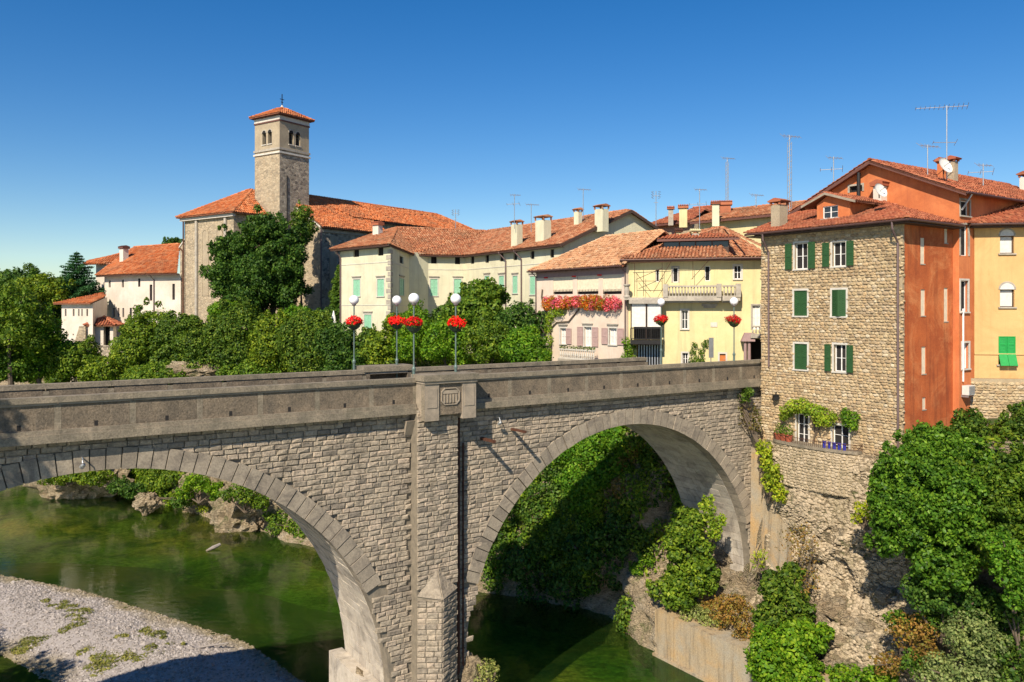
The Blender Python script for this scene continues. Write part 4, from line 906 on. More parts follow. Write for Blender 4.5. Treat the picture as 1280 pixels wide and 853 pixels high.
# ------------------------------------------------------------------ upper orange block
ub = thing('orange_block', 'tall orange plastered house with wide tiled gable behind the rubble house', 'house', BW(58,-5.6,18))
G1 = bframe(51.75, .3, -BN); gx0, gx1 = 0, 11.8; ez, rz = 32.25, 34.9
hg = [pxr(G1, 1062, 1078, 236, 243.5)]; hg[0] = (hg[0][0], hg[0][1], 33.0, 33.45)
window(ub, G1, None, rect=hg[0], frame='wood_dark', surround='trim', sill=False, mull=False, pane='dark')
m = MB(G1)
zq = hg[0]; k = (rz-ez)/5.9
def gz(u): return ez + k*min(u, 11.8-u)
wall(ub, G1, gx0, gx1, 16, ez, [], M['orange_hi'], name='gable_wall')
m = MB(G1)
for a, b in ((0, zq[0]), (zq[1], 5.9), (5.9, 11.8)): m.poly([(a,0,ez),(b,0,ez),(b,0,gz(b)),(a,0,gz(a))])
m.poly([(zq[0],0,ez),(zq[1],0,ez),(zq[1],0,zq[2]),(zq[0],0,zq[2])]); m.poly([(zq[0],0,min(zq[3],gz(zq[0]))),(zq[1],0,zq[3]),(zq[1],0,gz(zq[1])),(zq[0],0,gz(zq[0]))]); m.build('gable', M['orange_hi'], ub)
G2 = bframe(51.75, -11.5, BS); LS = 20
wr = [dict(px=(1200.5,1212,251,270), pane='dark', surround='trim', mull=False), dict(px=(1200.5,1210.5,281,320), pane='dark', surround='trim', mull=False, sill=False),
      dict(px=(1200.5,1210,351,390), pane='dark', surround='trim_white', mull=False), dict(px=(1202.5,1211,429,461), pane='curtain', surround='trim_white', mull=False)]
hr = windows(ub, G2, wr); wall(ub, G2, 0, LS, 14, ez, hr, M['orange_hi'], name='side_wall')
G3 = bframe(51.75+LS, .3, -BS); wall(ub, G3, 0, LS, 16, ez, [], M['orange_hi'], name='far_side_wall')
a, b, c, d = BW(51.2,-12.2,ez-.25), BW(71.9,-12.2,ez-.25), BW(71.9,-5.6,rz+.1), BW(51.2,-5.6,rz+.1); e, f = BW(71.9,1.0,ez-.25), BW(51.2,1.0,ez-.25)
roof(ub, [[a,b,c,d],[e,f,d,c]], M['tile_red'], .26, .38, ridges=[(d,c)]); fascia(ub, [f-.02, d, a], .24, 'wood_brown', t=.1)
tubes(ub, 'gutter', M['gutter'], [[BW(51.2,-12.3,ez-.3), BW(71.9,-12.3,ez-.32)]], .08); tubes(ub, 'downpipe', M['metal'], [[BW(51.95,-12.25,ez-.3), BW(51.9,-11.6,ez-1.3), BW(51.9,-11.6,31)]], .06)
tubes(ub, 'white_pipe', M['white'], [[G2((.35,-.08,z))[0] for z in (24.6, 19.9)]], .06)
tubes(ub, 'flue', M['iron'], [[G1((G1.px(1077,243)[0], -.35, z))[0] for z in (32.0, 34.3)]], .13)
ac = thing('air_conditioner', 'boxy air conditioner unit on the orange wall below the white pipe', 'air conditioner', G2((.6,-.3,19.0))[0]); m = MB(G2); m.box((.2,-.5,19.05),(1.0,-.08,19.65)); o = m.build('casing', M['dish'], ac)
m = MB(G2); [m.box((.26,-.53,19.12+.09*q),(.94,-.5,19.16+.09*q)) for q in range(6)]; m.build('grille', M['metal'], ac); m = MB(G2); m.box((.25,-.45,18.9),(.32,.05,19.05)); m.box((.88,-.45,18.9),(.95,.05,19.05)); m.build('bracket', M['metal'], ac)
chimney(ub, BW(56.0,-8.9), .5, .5, 33.2, 34.9, 'tower_plain', 'tile_red', math.atan2(BS[1], BS[0])); chimney(ub, BW(55.3,-8.5), .42, .42, 33.4, 34.8, 'orange_hi', 'tile_red', math.atan2(BS[1], BS[0]))
chimney(ub, G1((6.6,-.35,0))[0], .7, .6, 31.4, 33.1, 'palewhite', 'tile_red', math.atan2(BS[1], BS[0]), ornate=False)
chimney(ub, BW(69.5,-7.8), .8, .7, 33.2, 35.2, 'palewhite', 'tile_red', math.atan2(BS[1], BS[0]))
def satdish(p, r, lab, tilt=(1.15, 0, .45)):
    t = thing('satellite_dish', lab, 'satellite dish', p, 'satellite dishes'); m = MB()
    pr = [(q*r, .22*r*q*q) for q in (0.02,.25,.5,.75,1)] + [(r, .22*r+.02)]; m.lathe((0,0,0), pr, 20); o = m.build('reflector', M['dish'], t, local=True, smooth=True); o.rotation_euler = tilt
    m = MB(); m.tube([(0,0,0),(0,0,.75*r)], .02, 5); m.lathe((0,0,.75*r), [(.05,0),(.05,.1)], 6); o = m.build('receiver_arm', M['metal'], t, local=True); o.rotation_euler = tilt
    m = MB(); m.tube([(0,.05,-.9*r),(0,.1,0)], .035, 6); m.build('mount', M['iron'], t, local=True)
satdish(P(1099.5,239,51.5), .50, 'white satellite dish low on the orange gable, beside the small white chimney')
satdish(P(1180,208,53.2), .58, 'white satellite dish leaning by the twin chimneys on the upper ridge')
# ------------------------------------------------------------------ ochre house on the right
oh = thing('ochre_house', 'ochre yellow house with arched windows on a rubble base, at the right edge', 'house', P(1260,HZ,52)*np.array([1,1,0])+np.array([0,0,16]))
O1 = facade(1218,52.4,1420,50.8); oz = 30.2
wo = [dict(px=(1250,1267.5,295,317), surround=None, sill=True, mull=False, pane='curtain', frame='wood_dark'), dict(px=(1250,1268,362,384), surround=None, mull=False, pane='curtain', frame='wood_dark')]
ho = windows(oh, O1, wo)
for r in ho:       # arched heads
    m = MB(O1); c, rr = (r[0]+r[1])/2, (r[1]-r[0])/2; A = [(c+rr*math.cos(t), 0, r[3]+rr*math.sin(t)) for t in np.linspace(0, math.pi, 12)]; A2 = [(c+(rr+.1)*math.cos(t), 0, r[3]+(rr+.1)*math.sin(t)) for t in np.linspace(0, math.pi, 12)]
    for i in range(11): m.hexa([(A[i][0],-.03,A[i][2]),(A[i+1][0],-.03,A[i+1][2]),(A2[i+1][0],-.03,A2[i+1][2]),(A2[i][0],-.03,A2[i][2]),(A[i][0],.02,A[i][2]),(A[i+1][0],.02,A[i+1][2]),(A2[i+1][0],.02,A2[i+1][2]),(A2[i][0],.02,A2[i][2])])
    m.build('arch_trim', M['trim'], oh); m = MB(O1); m.prism([(x, -.012, z) for x, _, z in A], (0,.01,0)); m.build('arched_head', M['curtain'], oh)
gr = pxr(O1, 1248,1269.5,420.6,456); ho.append(gr); w = window(oh, O1, None, rect=gr, shut=None, sill=True, pane='dark', frame='green_bright')
mm_ = (gr[0]+gr[1])/2; zm = gr[2]+(gr[3]-gr[2])*.42
for a, b in ((gr[0], mm_-.01), (mm_+.01, gr[1])):
    shutter(w, O1, a, b, zm, gr[3], M['green_bright'], .03, 4)
    m = MB(O1); m.hexa([(a,-.38,gr[2]-.05),(b,-.38,gr[2]-.05),(b,-.34,gr[2]-.07),(a,-.34,gr[2]-.07),(a,-.02,zm),(b,-.02,zm),(b,.03,zm),(a,.03,zm)]); m.build('shutter', M['green_bright'], w)
wall(oh, O1, 0, O1.L, 20.05, oz, ho, M['ochre']); bw = thing('rubble_base_wall', 'low rubble wall carrying the ochre house above the green shrubs', 'wall', O1((3,0,16))[0])
wall(bw, Fr(O1.o-O1.ey*.12, O1.ex), -.6, O1.L, 14.5, 20.05, [], M['mortar'], name='wall_core'); rubble_wall(bw, Fr(O1.o-O1.ey*.12, O1.ex), -.6, O1.L*.55, 15.8, 20.0, [], w=(.2,.5))
m = MB(O1); m.box((0,-.06,21.6),(O1.L,.0,21.68)); m.build('string_course', M['ochre'], oh); m = MB(O1); m.poly([(0,0,16),(0,0,oz),(0,9,oz),(0,9,16)]); m.build('side_wall', M['ochre'], oh)
R = lambda u, v, z: O1((u, v, z))[0]
roof(oh, [[R(-.5,-.7,oz-.1),R(12,-.7,oz-.1),R(12,5,oz+1.9),R(3.6,5,oz+1.9)],[R(-.5,9.5,oz-.1),R(-.5,-.7,oz-.1),R(3.6,5,oz+1.9)]], M['tile_red'], .26, .38, ridges=[(R(-.5,-.7,oz-.1),R(3.6,5,oz+1.9))])
tubes(oh, 'gutter', M['gutter'], [[R(-.5,-.78,oz-.16), R(12,-.78,oz-.16)]], .08); m = MB(O1); m.box((-.4,-.65,oz-.34),(12,0,oz-.27)); m.build('eave_soffit', M['wood_dark'], oh)
# ------------------------------------------------------------------ pink house
ph = thing('pink_house', 'pink house with flower boxes under three beige blinds, by the bridge end', 'house', P(727,HZ,76)*np.array([1,1,0])+np.array([0,0,18]))
K1 = facade(670.5,80,783,70); kz = 28.45
wp = [dict(px=(x0,x1,y0,y1), shut=None, sill=False, pane='dark', frame='wood_dark', mull=False) for x0, x1, y0, y1 in ((691.5,716,346.5,368),(721.5,748,345.5,368),(753.5,777,344.5,368))]
hk = []
for s in wp:
    r = pxr(K1, *s.pop('px')); hk.append(r); w = window(ph, K1, None, rect=r, depth=.25, **s); m = MB(K1); m.box((r[0],.06,r[2]+(r[3]-r[2])*.16),(r[1],.1,r[3])); m.build('roller_blind', M['beige'], w)
    m = MB(K1); [m.box((r[0]+(r[1]-r[0])*(q+.5)/14-.015,.0,r[2]),(r[0]+(r[1]-r[0])*(q+.5)/14+.015,.03,r[2]+.45)) for q in range(14)]; m.build('railing_bars', M['iron'], w)
hk += windows(ph, K1, [dict(px=(700.5,708,410.5,430), shut='right', shutm='mauve', surround='trim_white', lintel=.25, pane='curtain', sw=.85), dict(px=(730.5,739.5,409,433), shut='open', shutm='mauve', surround='trim_white', lintel=.2, pane='curtain', sw=.8), dict(px=(761.5,771,410.5,431), shut='open', shutm='mauve', surround='trim_white', lintel=.25, pane='curtain', sw=.8)])
wall(ph, K1, 0, K1.L, 17.5, kz, hk, M['pink']); m = MB(K1); m.box((0,-.03,kz-.75),(K1.L,.0,kz)); m.build('frieze_board', M['roof_mauve'], ph)
K2 = Fr(K1((0,8,0))[0], -K1.ey); wall(ph, K2, 0, 8, 17.5, kz, [], M['pink'], name='side_wall')
K3 = Fr(K1((K1.L,0,0))[0], K1.ey); wall(ph, K3, 0, 8, 17.5, kz, [], M['pink'], name='right_wall')
for x in (683, 718, 750): m = MB(K1); u = K1.px(x, 343)[0]; m.box((u-.25,-.12,kz-.82),(u+.25,-.03,kz-.7)); m.build('flower_boss', M['red'], ph)
R = lambda u, v, z: K1((u, v, z))[0]
roof(ph, [[R(-.5,-.7,kz-.05),R(K1.L+.3,-.7,kz-.05),R(K1.L+.3,4.6,31.7),R(5.2,4.6,31.7)],[R(-.5,9.5,kz-.05),R(-.5,-.7,kz-.05),R(5.2,4.6,31.7)],[R(K1.L+.3,9.8,kz+.2),R(-.5,9.8,kz+.2),R(5.2,4.6,31.7),R(K1.L+.3,4.6,31.7)]], M['tile_pale'], .30, .42, ridges=[(R(-.5,-.7,kz-.05),R(5.2,4.6,31.7)),(R(5.2,4.6,31.7),R(K1.L+.3,4.6,31.7)),(R(K1.L+.3,-.7,kz),R(K1.L+.3,4.6,31.72))])
rafters(ph, K1, 0, K1.L, -.65, 0, kz-.15, .1, .7); tubes(ph, 'gutter', M['gutter'], [[R(-.5,-.8,kz-.12), R(K1.L+.2,-.8,kz-.12)]], .08); tubes(ph, 'downpipe', M['pipe'], [[R(.05,-.75,kz-.15), R(.05,-.12,kz-.6), R(.05,-.12,19)],[R(K1.L-.05,-.75,kz-.15), R(K1.L-.05,-.12,kz-.6), R(K1.L-.05,-.12,19)]], .06)
def flowerbox(x0, x1, lab, mats):
    u0, u1 = K1.px(x0, 376)[0], K1.px(x1, 376)[0]; zb = K1.px((x0+x1)/2, 379)[1]; t = thing('flower_box', lab, 'flower box', R((u0+u1)/2, -.3, zb), 'flower boxes on the pink house')
    m = MB(K1); m.box((u0+.03,-.42,zb-.1),(u1-.03,-.12,zb+.12)); m.build('box', M['pot_red'], t)
    n = int((u1-u0)/.33)
    for mi, mt in enumerate(mats):
        bl = [[*R(u0+(u1-u0)*(i+.5)/n, -.42+rng.uniform(-.15,.1), zb+rng.uniform(-.45,.45)), .32,.28,.34] for i in range(n) for q in range(3) if (i*len(mats)//n) == mi or rng.random() < .1]
        m = MB(); leaves(m, bl, 85, .12, wid=.9); m.build('blossoms', M[mt], t)
flowerbox(684,717,'flower box of purple and orange blossoms under the left blind',['orangef','pinkf','orangef'])
flowerbox(718,750,'flower box of red and orange blossoms under the middle blind',['pinkf','orangef','orangef'])
flowerbox(751,779,'flower box of pink and violet blossoms under the right blind',['orangef','pinkf','pinkf'])
bu0, bu1 = K1.px(709,440)[0], K1.px(753,440)[0]; bz = K1.px(730,449)[1]
bal = thing('balcony', 'small stone balcony with balusters and potted plants on the pink house', 'balcony', R((bu0+bu1)/2,-.6,bz)); m = MB(K1); m.box((bu0-.1,-1.1,bz-.25),(bu1+.1,-.01,bz)); m.build('balcony_slab', M['trim'], bal); balustrade(bal, K1, bu0, bu1, -.95, bz, .95, .26, 'trim_white')
m = MB(); leaves(m, [[*R(bu0+(bu1-bu0)*(i+.5)/9, -.9, bz+1.05), .22,.2,.2] for i in range(9)], 120, .12); m.build('foliage', M['leaf_dark'], bal)
cl = thing('wisteria', 'green climber rising on the left corner of the pink house', 'climber', R(K1.px(690,440)[0],-.2,19)); pts = [(684,455),(688,440),(690,425),(689,410),(690,398),(694,391),(700,389),(705,388)]
m = MB(); leaves(m, [[*R(K1.px(x,y)[0], -.3, K1.px(x,y)[1]), .45,.35,.5] for x, y in pts]+[[*R(K1.px(687,452)[0]-.3,-.5,20), .9,.6,.9]], 90, .16); m.build('foliage', M['leaf_vine'], cl)
m = MB(); m.tube([R(K1.px(x,y)[0], -.12, K1.px(x,y)[1]) for x, y in ((690,440),(689,395),(681,385),(678,372),(679,362))], .07, 6, raw=True); m.tube([R(K1.px(x,y)[0], -.12, K1.px(x,y)[1]) for x, y in ((690,410),(697,403),(712,402),(720,392),(725,386))], .06, 6, raw=True); m.build('stem', M['bark'], cl)
# ------------------------------------------------------------------ yellow house
yh = thing('yellow_house', 'pale yellow house with stone balconies at the far bridge end', 'house', P(880,HZ,70)*np.array([1,1,0])+np.array([0,0,18]))
Y1 = facade(783.5,70.2,899,68); Y2 = facade(899,68,966,67.2); yz = 29.1
wy = [dict(px=(819.5,824,337,352.5), mull=False, pane='dark', sill=False), dict(px=(841,847.5,334.5,353), mull=False, pane='dark', sill=False, surround='trim'), dict(px=(881,887.5,332.5,351.5), mull=False, pane='dark', sill=False),
      dict(px=(851.8,860,388,411.5), surround='trim_white', pane='glass'), dict(px=(853,860,441.5,456), surround='trim_white', pane='dark'), dict(px=(792,827,381.5,425), frame='wood_dark', pane='dark', mull=True, sill=False, depth=.5), dict(px=(796,828,430,460), frame='wood_dark', pane='dark', mull=False, sill=False, depth=.6)]
hy = windows(yh, Y1, wy); wall(yh, Y1, 0, Y1.L, 17.5, yz, hy, M['yellow'], depth=.6)
wy2 = [dict(px=(917.8,926.5,332,349), surround='trim_white', pane='dark'), dict(px=(940.5,950,382,412), surround='trim', pane='curtain', sill=False), dict(px=(937.5,957,424,462), frame='wood_dark', pane='dark', mull=False, sill=False, depth=1.0)]
hy2 = windows(yh, Y2, wy2); dr = pxr(Y2, 899.5,907,442.5,465); hy2.append(dr); m = MB(Y2); m.box((dr[0],.1,dr[2]),(dr[1],.16,dr[3])); dd = m.build('door', M['door_orange'], yh); m = MB(Y2); m.box((dr[0]-.14,-.05,dr[2]),(dr[0],.05,dr[3]+.14)); m.box((dr[1],-.05,dr[2]),(dr[1]+.14,.05,dr[3]+.14)); m.box((dr[0],-.05,dr[3]),(dr[1],.05,dr[3]+.14)); m.build('door_frame', M['trim_white'], dd); m = MB(Y2); m.box((dr[1]-.14,.06,dr[2]+1),(dr[1]-.1,.1,dr[2]+1.1)); m.build('handle', M['metal'], dd)
wall(yh, Y2, 0, Y2.L, 17.5, yz, hy2, M['yellow'], name='street_wall', depth=.9)
Y3 = Fr(Y1((0,10,0))[0], -Y1.ey); wall(yh, Y3, 0, 10, 17.5, yz, [], M['yellow'], name='left_wall'); Y4 = Fr(Y2((Y2.L,0,0))[0], Y2.ey); wall(yh, Y4, 0, 10, 17.5, yz, [], M['yellow'], name='right_wall')
R1 = lambda u, v, z: Y1((u, v, z))[0]; R2 = lambda u, v, z: Y2((u, v, z))[0]
ea, eb, ec = R1(-.5,-.8,yz-.15), R1(Y1.L+.1,-.85,yz-.15), R2(Y2.L+.6,-.85,yz-.15); ap = P(902,284.5,74.5); rl = P(826,300,82); bk = P(985,330,82); bk[2] = yz-.15
roof(yh, [[ea,eb,ap,rl],[eb,ec,bk,ap]], M['tile_old'], .29, .42, ridges=[(eb,ap),(ec,ap),(ea,rl),(rl,ap)])
m = MB(); m.prism([ea+(0,0,-.25),eb+(0,0,-.25),ec+(0,0,-.25),bk+(0,0,-.25)], (0,0,.08)); m.build('eave_soffit', M['wood_brown'], yh); tubes(yh, 'gutter', M['gutter'], [[ea+(0,-.05,-.1),eb+(0,-.05,-.1),ec+(0,-.05,-.1)]], .08)
# shed dormer with glazing
DFy = Fr(R1(3.0,1.6,0), Y1.ex); g = MB(DFy); L = 5.6; zb, zt = 30.0, 30.6
g.box((0,.0,zb-.6),(L,.06,zb)); 
for q in range(5): g.box((L*q/4-.05,0,zb),(L*q/4+.05,.08,zt))
g.box((-.05,0,zt),(L+.05,.1,zt+.12)); dm = g.build('dormer', M['wood_dark'], yh); 
for q in range(4): g = MB(DFy); g.box((L*q/4+.05,.09,zb),(L*(q+1)/4-.05,.12,zt)); g.build('pane', M['glass'], dm)
rd = lambda u, v, z: DFy((u, v, z))[0]
roof(dm, [[rd(-.5,-.5,zt+.15),rd(L+.9,-.5,zt+.15),rd(L-.6,2.6,zt+.75),rd(.4,2.6,zt+.75)]], M['tile_red'], .29, .42, thick=.12); fascia(dm, [rd(-.5,-.52,zt+.15), rd(L+.9,-.52,zt+.15)], .2, 'wood_brown')
chimney(yh, P(868.7,HZ,71.5), .62, .5, 29.9, 31.35, 'trim', 'yellow', .0); chimney(yh, P(848,HZ,78), .45, .45, 30.2, 32.1, 'yellow', 'rust', .0, ornate=False); chimney(yh, P(884,HZ,72.5), .4, .3, 29.9, 30.9, 'trim', 'tile_red', .0, ornate=False)
# balconies
zf = Y1.px(870,372)[1]; b1 = Y1.px(831,370)[0]
by = thing('balcony', 'long stone balcony with balusters wrapping the upper floor of the yellow house', 'balcony', R1(Y1.L*.7,-.6,zf)); m = MB(Y1); m.box((b1,-1.0,zf-.3),(Y1.L+.2,-.01,zf)); m.box((b1+.1,-.8,zf-.45),(Y1.L,-.01,zf-.3)); m.build('balcony_slab', M['trim'], by); balustrade(by, Y1, b1+.35, Y1.L-.05, -.85, zf, 1.0, .26)
x2 = Y2.px(924,370)[0]; m = MB(Y2); m.box((.2,-1.0,zf-.3),(x2,-.01,zf)); m.box((.2,-.8,zf-.45),(x2-.1,-.01,zf-.3)); m.build('balcony_slab', M['trim'], by); balustrade(by, Y2, .2, x2-.3, -.85, zf, 1.0, .26)
for fr_, uu in ((Y1, b1+.15), (Y1, Y1.L+.02), (Y2, x2-.15)): m = MB(fr_); m.box((uu-.2,-1.05,zf),(uu+.2,-.65,zf+1.12)); m.build('pedestal', M['trim'], by)
z2 = Y1.px(810,425)[1]; a0, a1 = Y1.px(790.5,420)[0], Y1.px(829,420)[0]; z3 = Y1.px(810,380)[1]
vb_ = thing('glazed_verandah', 'glazed wooden verandah with an iron rail on the left of the yellow house', 'verandah', R1((a0+a1)/2,-.8,z2)); m = MB(Y1); m.box((a0,-1.3,z2-.35),(a1,-.01,z2)); m.build('floor_slab', M['iron'], vb_); m = MB(Y1); m.box((a0-.1,-1.4,z3),(a1+.15,-.01,z3+.35)); m.build('cover_slab', M['trim'], vb_)
for q in range(2): m = MB(Y1); u0_, u1_ = a0+.1+(a1-a0)*q/2, a0-.05+(a1-a0)*(q+1)/2; m.box((u0_,-1.1,z2+1.15),(u1_,-1.05,z3)); m.build('blind', M['dish'], vb_)
for q in range(3): m = MB(Y1); u = a0+.05+(a1-a0-.1)*q/2; m.box((u-.04,-1.2,z2),(u+.04,-1.1,z3)); m.build('post', M['wood_dark'], vb_)
m = MB(Y1); m.box((a0,-1.25,z2+1.0),(a1,-1.18,z2+1.08)); m.box((a0,-1.25,z2+.1),(a1,-1.18,z2+.16)); [m.box((a0+(a1-a0)*q/16-.02,-1.23,z2+.1),(a0+(a1-a0)*q/16+.02,-1.2,z2+1.0)) for q in range(17)]; m.build('railing', M['iron'], vb_)
g0, g1 = Y1.px(797,440)[0], Y1.px(827,440)[0]
for q in range(9): m = MB(Y1); u = g0+(g1-g0)*(q+.5)/9; m.box((u-.05,.02,17.6),(u+.05,.08,z2-.45)); m.build('gate_bar', M['metal'], yh)
pb1 = Y1.px(781,380)[0]; m = MB(Y1); m.box((pb1+.1,-1.1,zf-.2),(b1,-.01,zf)); m.build('terrace_slab', M['trim'], vb_); m = MB(Y1); m.lathe((a0-.35,-.9,zf), [(.3,0),(.3,.12),(.18,.2),(.24,.6),(.18,.9),(.3,1.05),(.3,1.15)], 10); m.build('stone_pedestal', M['trim'], vb_)
pf = thing('iron_pergola', 'thin rusty iron pergola frame on the left upper terrace of the yellow house', 'pergola', R1(3,-.9,zf)); W_ = [[(795,371),(795,330)],[(806,371),(806,338)],[(829,371),(829,328)],[(797,350),(829,336)],[(797,342),(815,365)],[(840,328),(818,366)],[(887,326),(865,350)],[(867,350),(867,325)],[(790,330),(898,325)],[(829,352),(795,352)]]
for w_ in W_: m = MB(); m.tube([R1(Y1.px(x,y)[0], -.9, Y1.px(x,y)[1]) for x, y in w_], .022, 5, raw=True); m.build('iron_bar', M['rust'], pf)
z5 = Y2.px(947,419)[1]; c0, c1 = Y2.px(936.5,415)[0], Y2.px(962,415)[0]
bs_ = thing('balcony', 'small balcony with balusters over the dark porch, beside the rubble house', 'balcony', R2(c0,-.8,z5)); m = MB(Y2); m.box((c0,-1.1,z5-.22),(c1,-.01,z5)); m.build('balcony_slab', M['trim'], bs_); balustrade(bs_, Y2, c0+.05, c1, -.95, z5, .8, .24)
for x in (930.5, 935.5): m = MB(Y2); u = Y2.px(x,440)[0]; m.lathe((u,-.7,19.5), [(.17,0),(.14,.1),(.12,2.2),(.18,2.35)], 12); m.build('column', M['roof_mauve'], bs_)
m = MB(Y2); u = Y2.px(933,425)[0]; m.hexa([(u-.5,-1,21.9),(u+.6,-1,21.9),(u+.6,-.02,21.9),(u-.5,-.02,21.9),(u-.2,-.9,22.6),(u+.6,-.9,22.6),(u+.6,-.02,22.6),(u-.2,-.02,22.6)]); m.build('porch_roof', M['roof_mauve'], bs_)
m = MB(Y2); u = Y2.px(892.5,406)[0]; u=.2; zq_ = Y2.px(893,406)[1]; m = MB(Y1); uu = Y1.px(892.5,406)[0]; m.box((uu-.28,-.05,zq_-.2),(uu+.28,0,zq_+.2)); m.build('stone_plaque', M['trim_white'], yh)
m = MB(Y1); u = Y1.px(887,385)[0]; z6 = Y1.px(887,381.5)[1]; m.box((u-.65,-.25,z6-.1),(u+.65,-.01,z6+.12)); m.box((u-.5,-.18,z6-.25),(u+.5,-.01,z6-.1)); m.build('bracket', M['trim'], yh)
sb_ = thing('signboard', 'plain grey signboard standing behind the parapet before the yellow house', 'signboard', (*P(889,HZ,64)[:2], 19.6)); p = P(889,HZ,64); m = MB(Fr((p[0],p[1],0), (1,.1,0))); m.box((-.19,-.03,20.7),(.19,.03,22.3)); m.build('board', M['metal'], sb_); m = MB(Fr((p[0],p[1],0), (1,.1,0))); m.box((-.03,.04,19.6),(.03,.1,22.2)); m.build('post', M['metal'], sb_)
cv = thing('creeper', 'small vine creeping beside the ground floor window of the yellow house', 'climber', R1(Y1.px(875,450)[0],-.2,19.5)); m = MB(); leaves(m, [[*R1(Y1.px(x,y)[0], -.25, Y1.px(x,y)[1]), .28,.2,.3] for x, y in ((868,432),(866,440),(870,448),(877,440),(881,431),(884,428),(873,452),(864,452),(878,450))], 90, .15); m.build('foliage', M['leaf_mid'], cv)
cv = thing('creeper', 'leafy vine beside the glazed verandah at the bridge parapet', 'climber', R1(Y1.px(788,440)[0],-.3,19.5)); m = MB(); leaves(m, [[*R1(Y1.px(x,y)[0], -.6, Y1.px(x,y)[1]), .5,.4,.5] for x, y in ((786,428),(789,436),(786,444),(790,450),(782,452))], 80, .18); m.build('foliage', M['leaf_bright'], cv)
# ------------------------------------------------------------------ cream palace
pal = thing('palace', 'long cream palace with pale green shutters and weathered tiled roofs', 'palace', (-8, 100, 19))
A1 = facade(425,95,488,88); A2 = facade(488,88,513.5,104); A3 = facade(513.5,104,581,105.7); A4 = facade(581,105.7,704,88)
pz = 31.95
def pw(att, main, low=()):
    o = [dict(px=(x-w/2,x+w/2,y-h/2,y+h/2), pane='dark', frame='wood_dark', mull=False, sill=False) for x, y, w, h in att]
    o += [dict(px=(x-w/2,x+w/2,y-h/2,y+h/2), shut='closed', shutm='green_pale', surround='trim_white', lintel=.22) for x, y, w, h in main]
    return o
for fr, ws in ((A1, pw([(445.3,316.5,7,10),(475.7,314.5,7,10.5)], [(446,360,8.5,21),(476,359.8,8.5,21.5),(460,402,9,17),(486,404,3,10)])),
               (A2, pw([(501.8,325,4.5,9)], [(502,359,5.5,21)])), (A3, pw([(542.4,325,7,9.5),(572,326,6.5,9)], [(542.4,359.5,9,21),(572,359,9,20)])),
               (A4, pw([(590.5,325.5,4.5,9),(608.8,324,4.5,9.5),(627,322,4.7,10),(644,320.5,4.7,10),(665.5,319,4.8,10),(690,317,5,10.5)], [(609,356,6,22),(627,356,6,22),(644,356,6,22),(665.8,357,6.5,23)]))):
    h = windows(pal, fr, ws); wall(pal, fr, 0, fr.L, 17, pz, h, M['cream'])
    
    for zz in (pz-2.15, pz-6.9): m = MB(fr); m.box((0,-.04,zz),(fr.L,0,zz+.07)); m.build('string_course', M['trim_white'], pal)
q = MB(A1)
for i in range(19):
    w = .75 if i % 2 else .45; q.box((A1.L-w,-.05,19.6+i*.62),(A1.L+.03,.0,20.05+i*.62)); 
q.build('quoins', M['trim'], pal, kind='stuff')
q = MB(A2)
for i in range(19): w = .9 if i % 2 else 1.5; q.box((-.03,-.05,19.6+i*.62),(w,.0,20.05+i*.62))
q.build('quoins', M['trim'], pal, kind='stuff')
Aw = Fr(A1((0,14,0))[0], -A1.ey); wall(pal, Aw, 0, 14, 17, pz, [], M['cream'], name='left_wall')
g4 = Fr(A4((A4.L,0,0))[0], A4.ey); gw = 19.1; gzr = pz+4.1
wall(pal, g4, 0, gw, 17, pz, [], M['cream'], name='gable_wall', tops=[[(0,0,pz),(gw,0,pz),(gw/2,0,gzr)]])
r4 = lambda u, v, z: A4((u, v, z))[0]
rb_ = r4(-13,gw/2,gzr); e0, e1 = r4(-1.2,-.8,pz-.25), r4(A4.L+.5,-.8,pz-.25); p0, p1 = r4(A4.L+.5,gw/2,gzr+.1), r4(A4.L+.5,gw+.8,pz-.25)
va = P(581,318,104.9); va[2] = pz-.25; vt_ = P(610,290.5,117); vt_[2] = gzr
lr = P(496,285,110); lr[2] = gzr-.2
roof(pal, [[va,e1,p0,vt_],[p1,r4(-13,gw+.8,pz-.25),vt_,p0]], M['tile_old'], .34, .45, ridges=[(vt_,p0)])
c1, c2 = A1((-.8,-.8,pz-.25))[0], A1((A1.L+.75,-.8,pz-.25))[0]; c3 = A3((.4,-.8,pz-.25))[0]; c0_ = A1((-.8,15,pz-.25))[0]; bkp = P(496,300,128); bkp[2] = pz-.25
roof(pal, [[c1,c2,lr,P(470,292,108)],[c2,c3,lr],[c3,va,vt_,lr],[c0_,c1,P(470,292,108)]], M['tile_old'], .34, .45, ridges=[(lr,vt_),(c2,lr),(va,vt_),(c1,P(470,292,108)),(P(470,292,108),lr)])
fascia(pal, [p1, p0, e1], .35, 'wood_dark', t=.15); fascia(pal, [c1,c2,c3,va,e1], .22, 'wood_dark')
for f_, L_ in ((A1,A1.L),(A3,A3.L),(A4,A4.L)): m = MB(f_); m.box((0,-.75,pz-.5),(L_,0,pz-.42)); m.build('eave_soffit', M['wood_dark'], pal)
tubes(pal, 'downpipe', M['pipe'], [[A1((.25,-.75,pz-.4))[0],A1((.25,-.1,pz-1.3))[0],A1((.25,-.1,19))[0]],[A3((.1,-.7,pz-.4))[0],A3((.1,-.1,pz-1.3))[0],A3((.1,-.1,19))[0]]]+[[A4((A4.px(x,325)[0]-.7,-.75,pz-.4))[0],A4((A4.px(x,325)[0],-.12,pz-1.4))[0],A4((A4.px(x,325)[0],-.12,19))[0]] for x in (633,652.5)], .09)
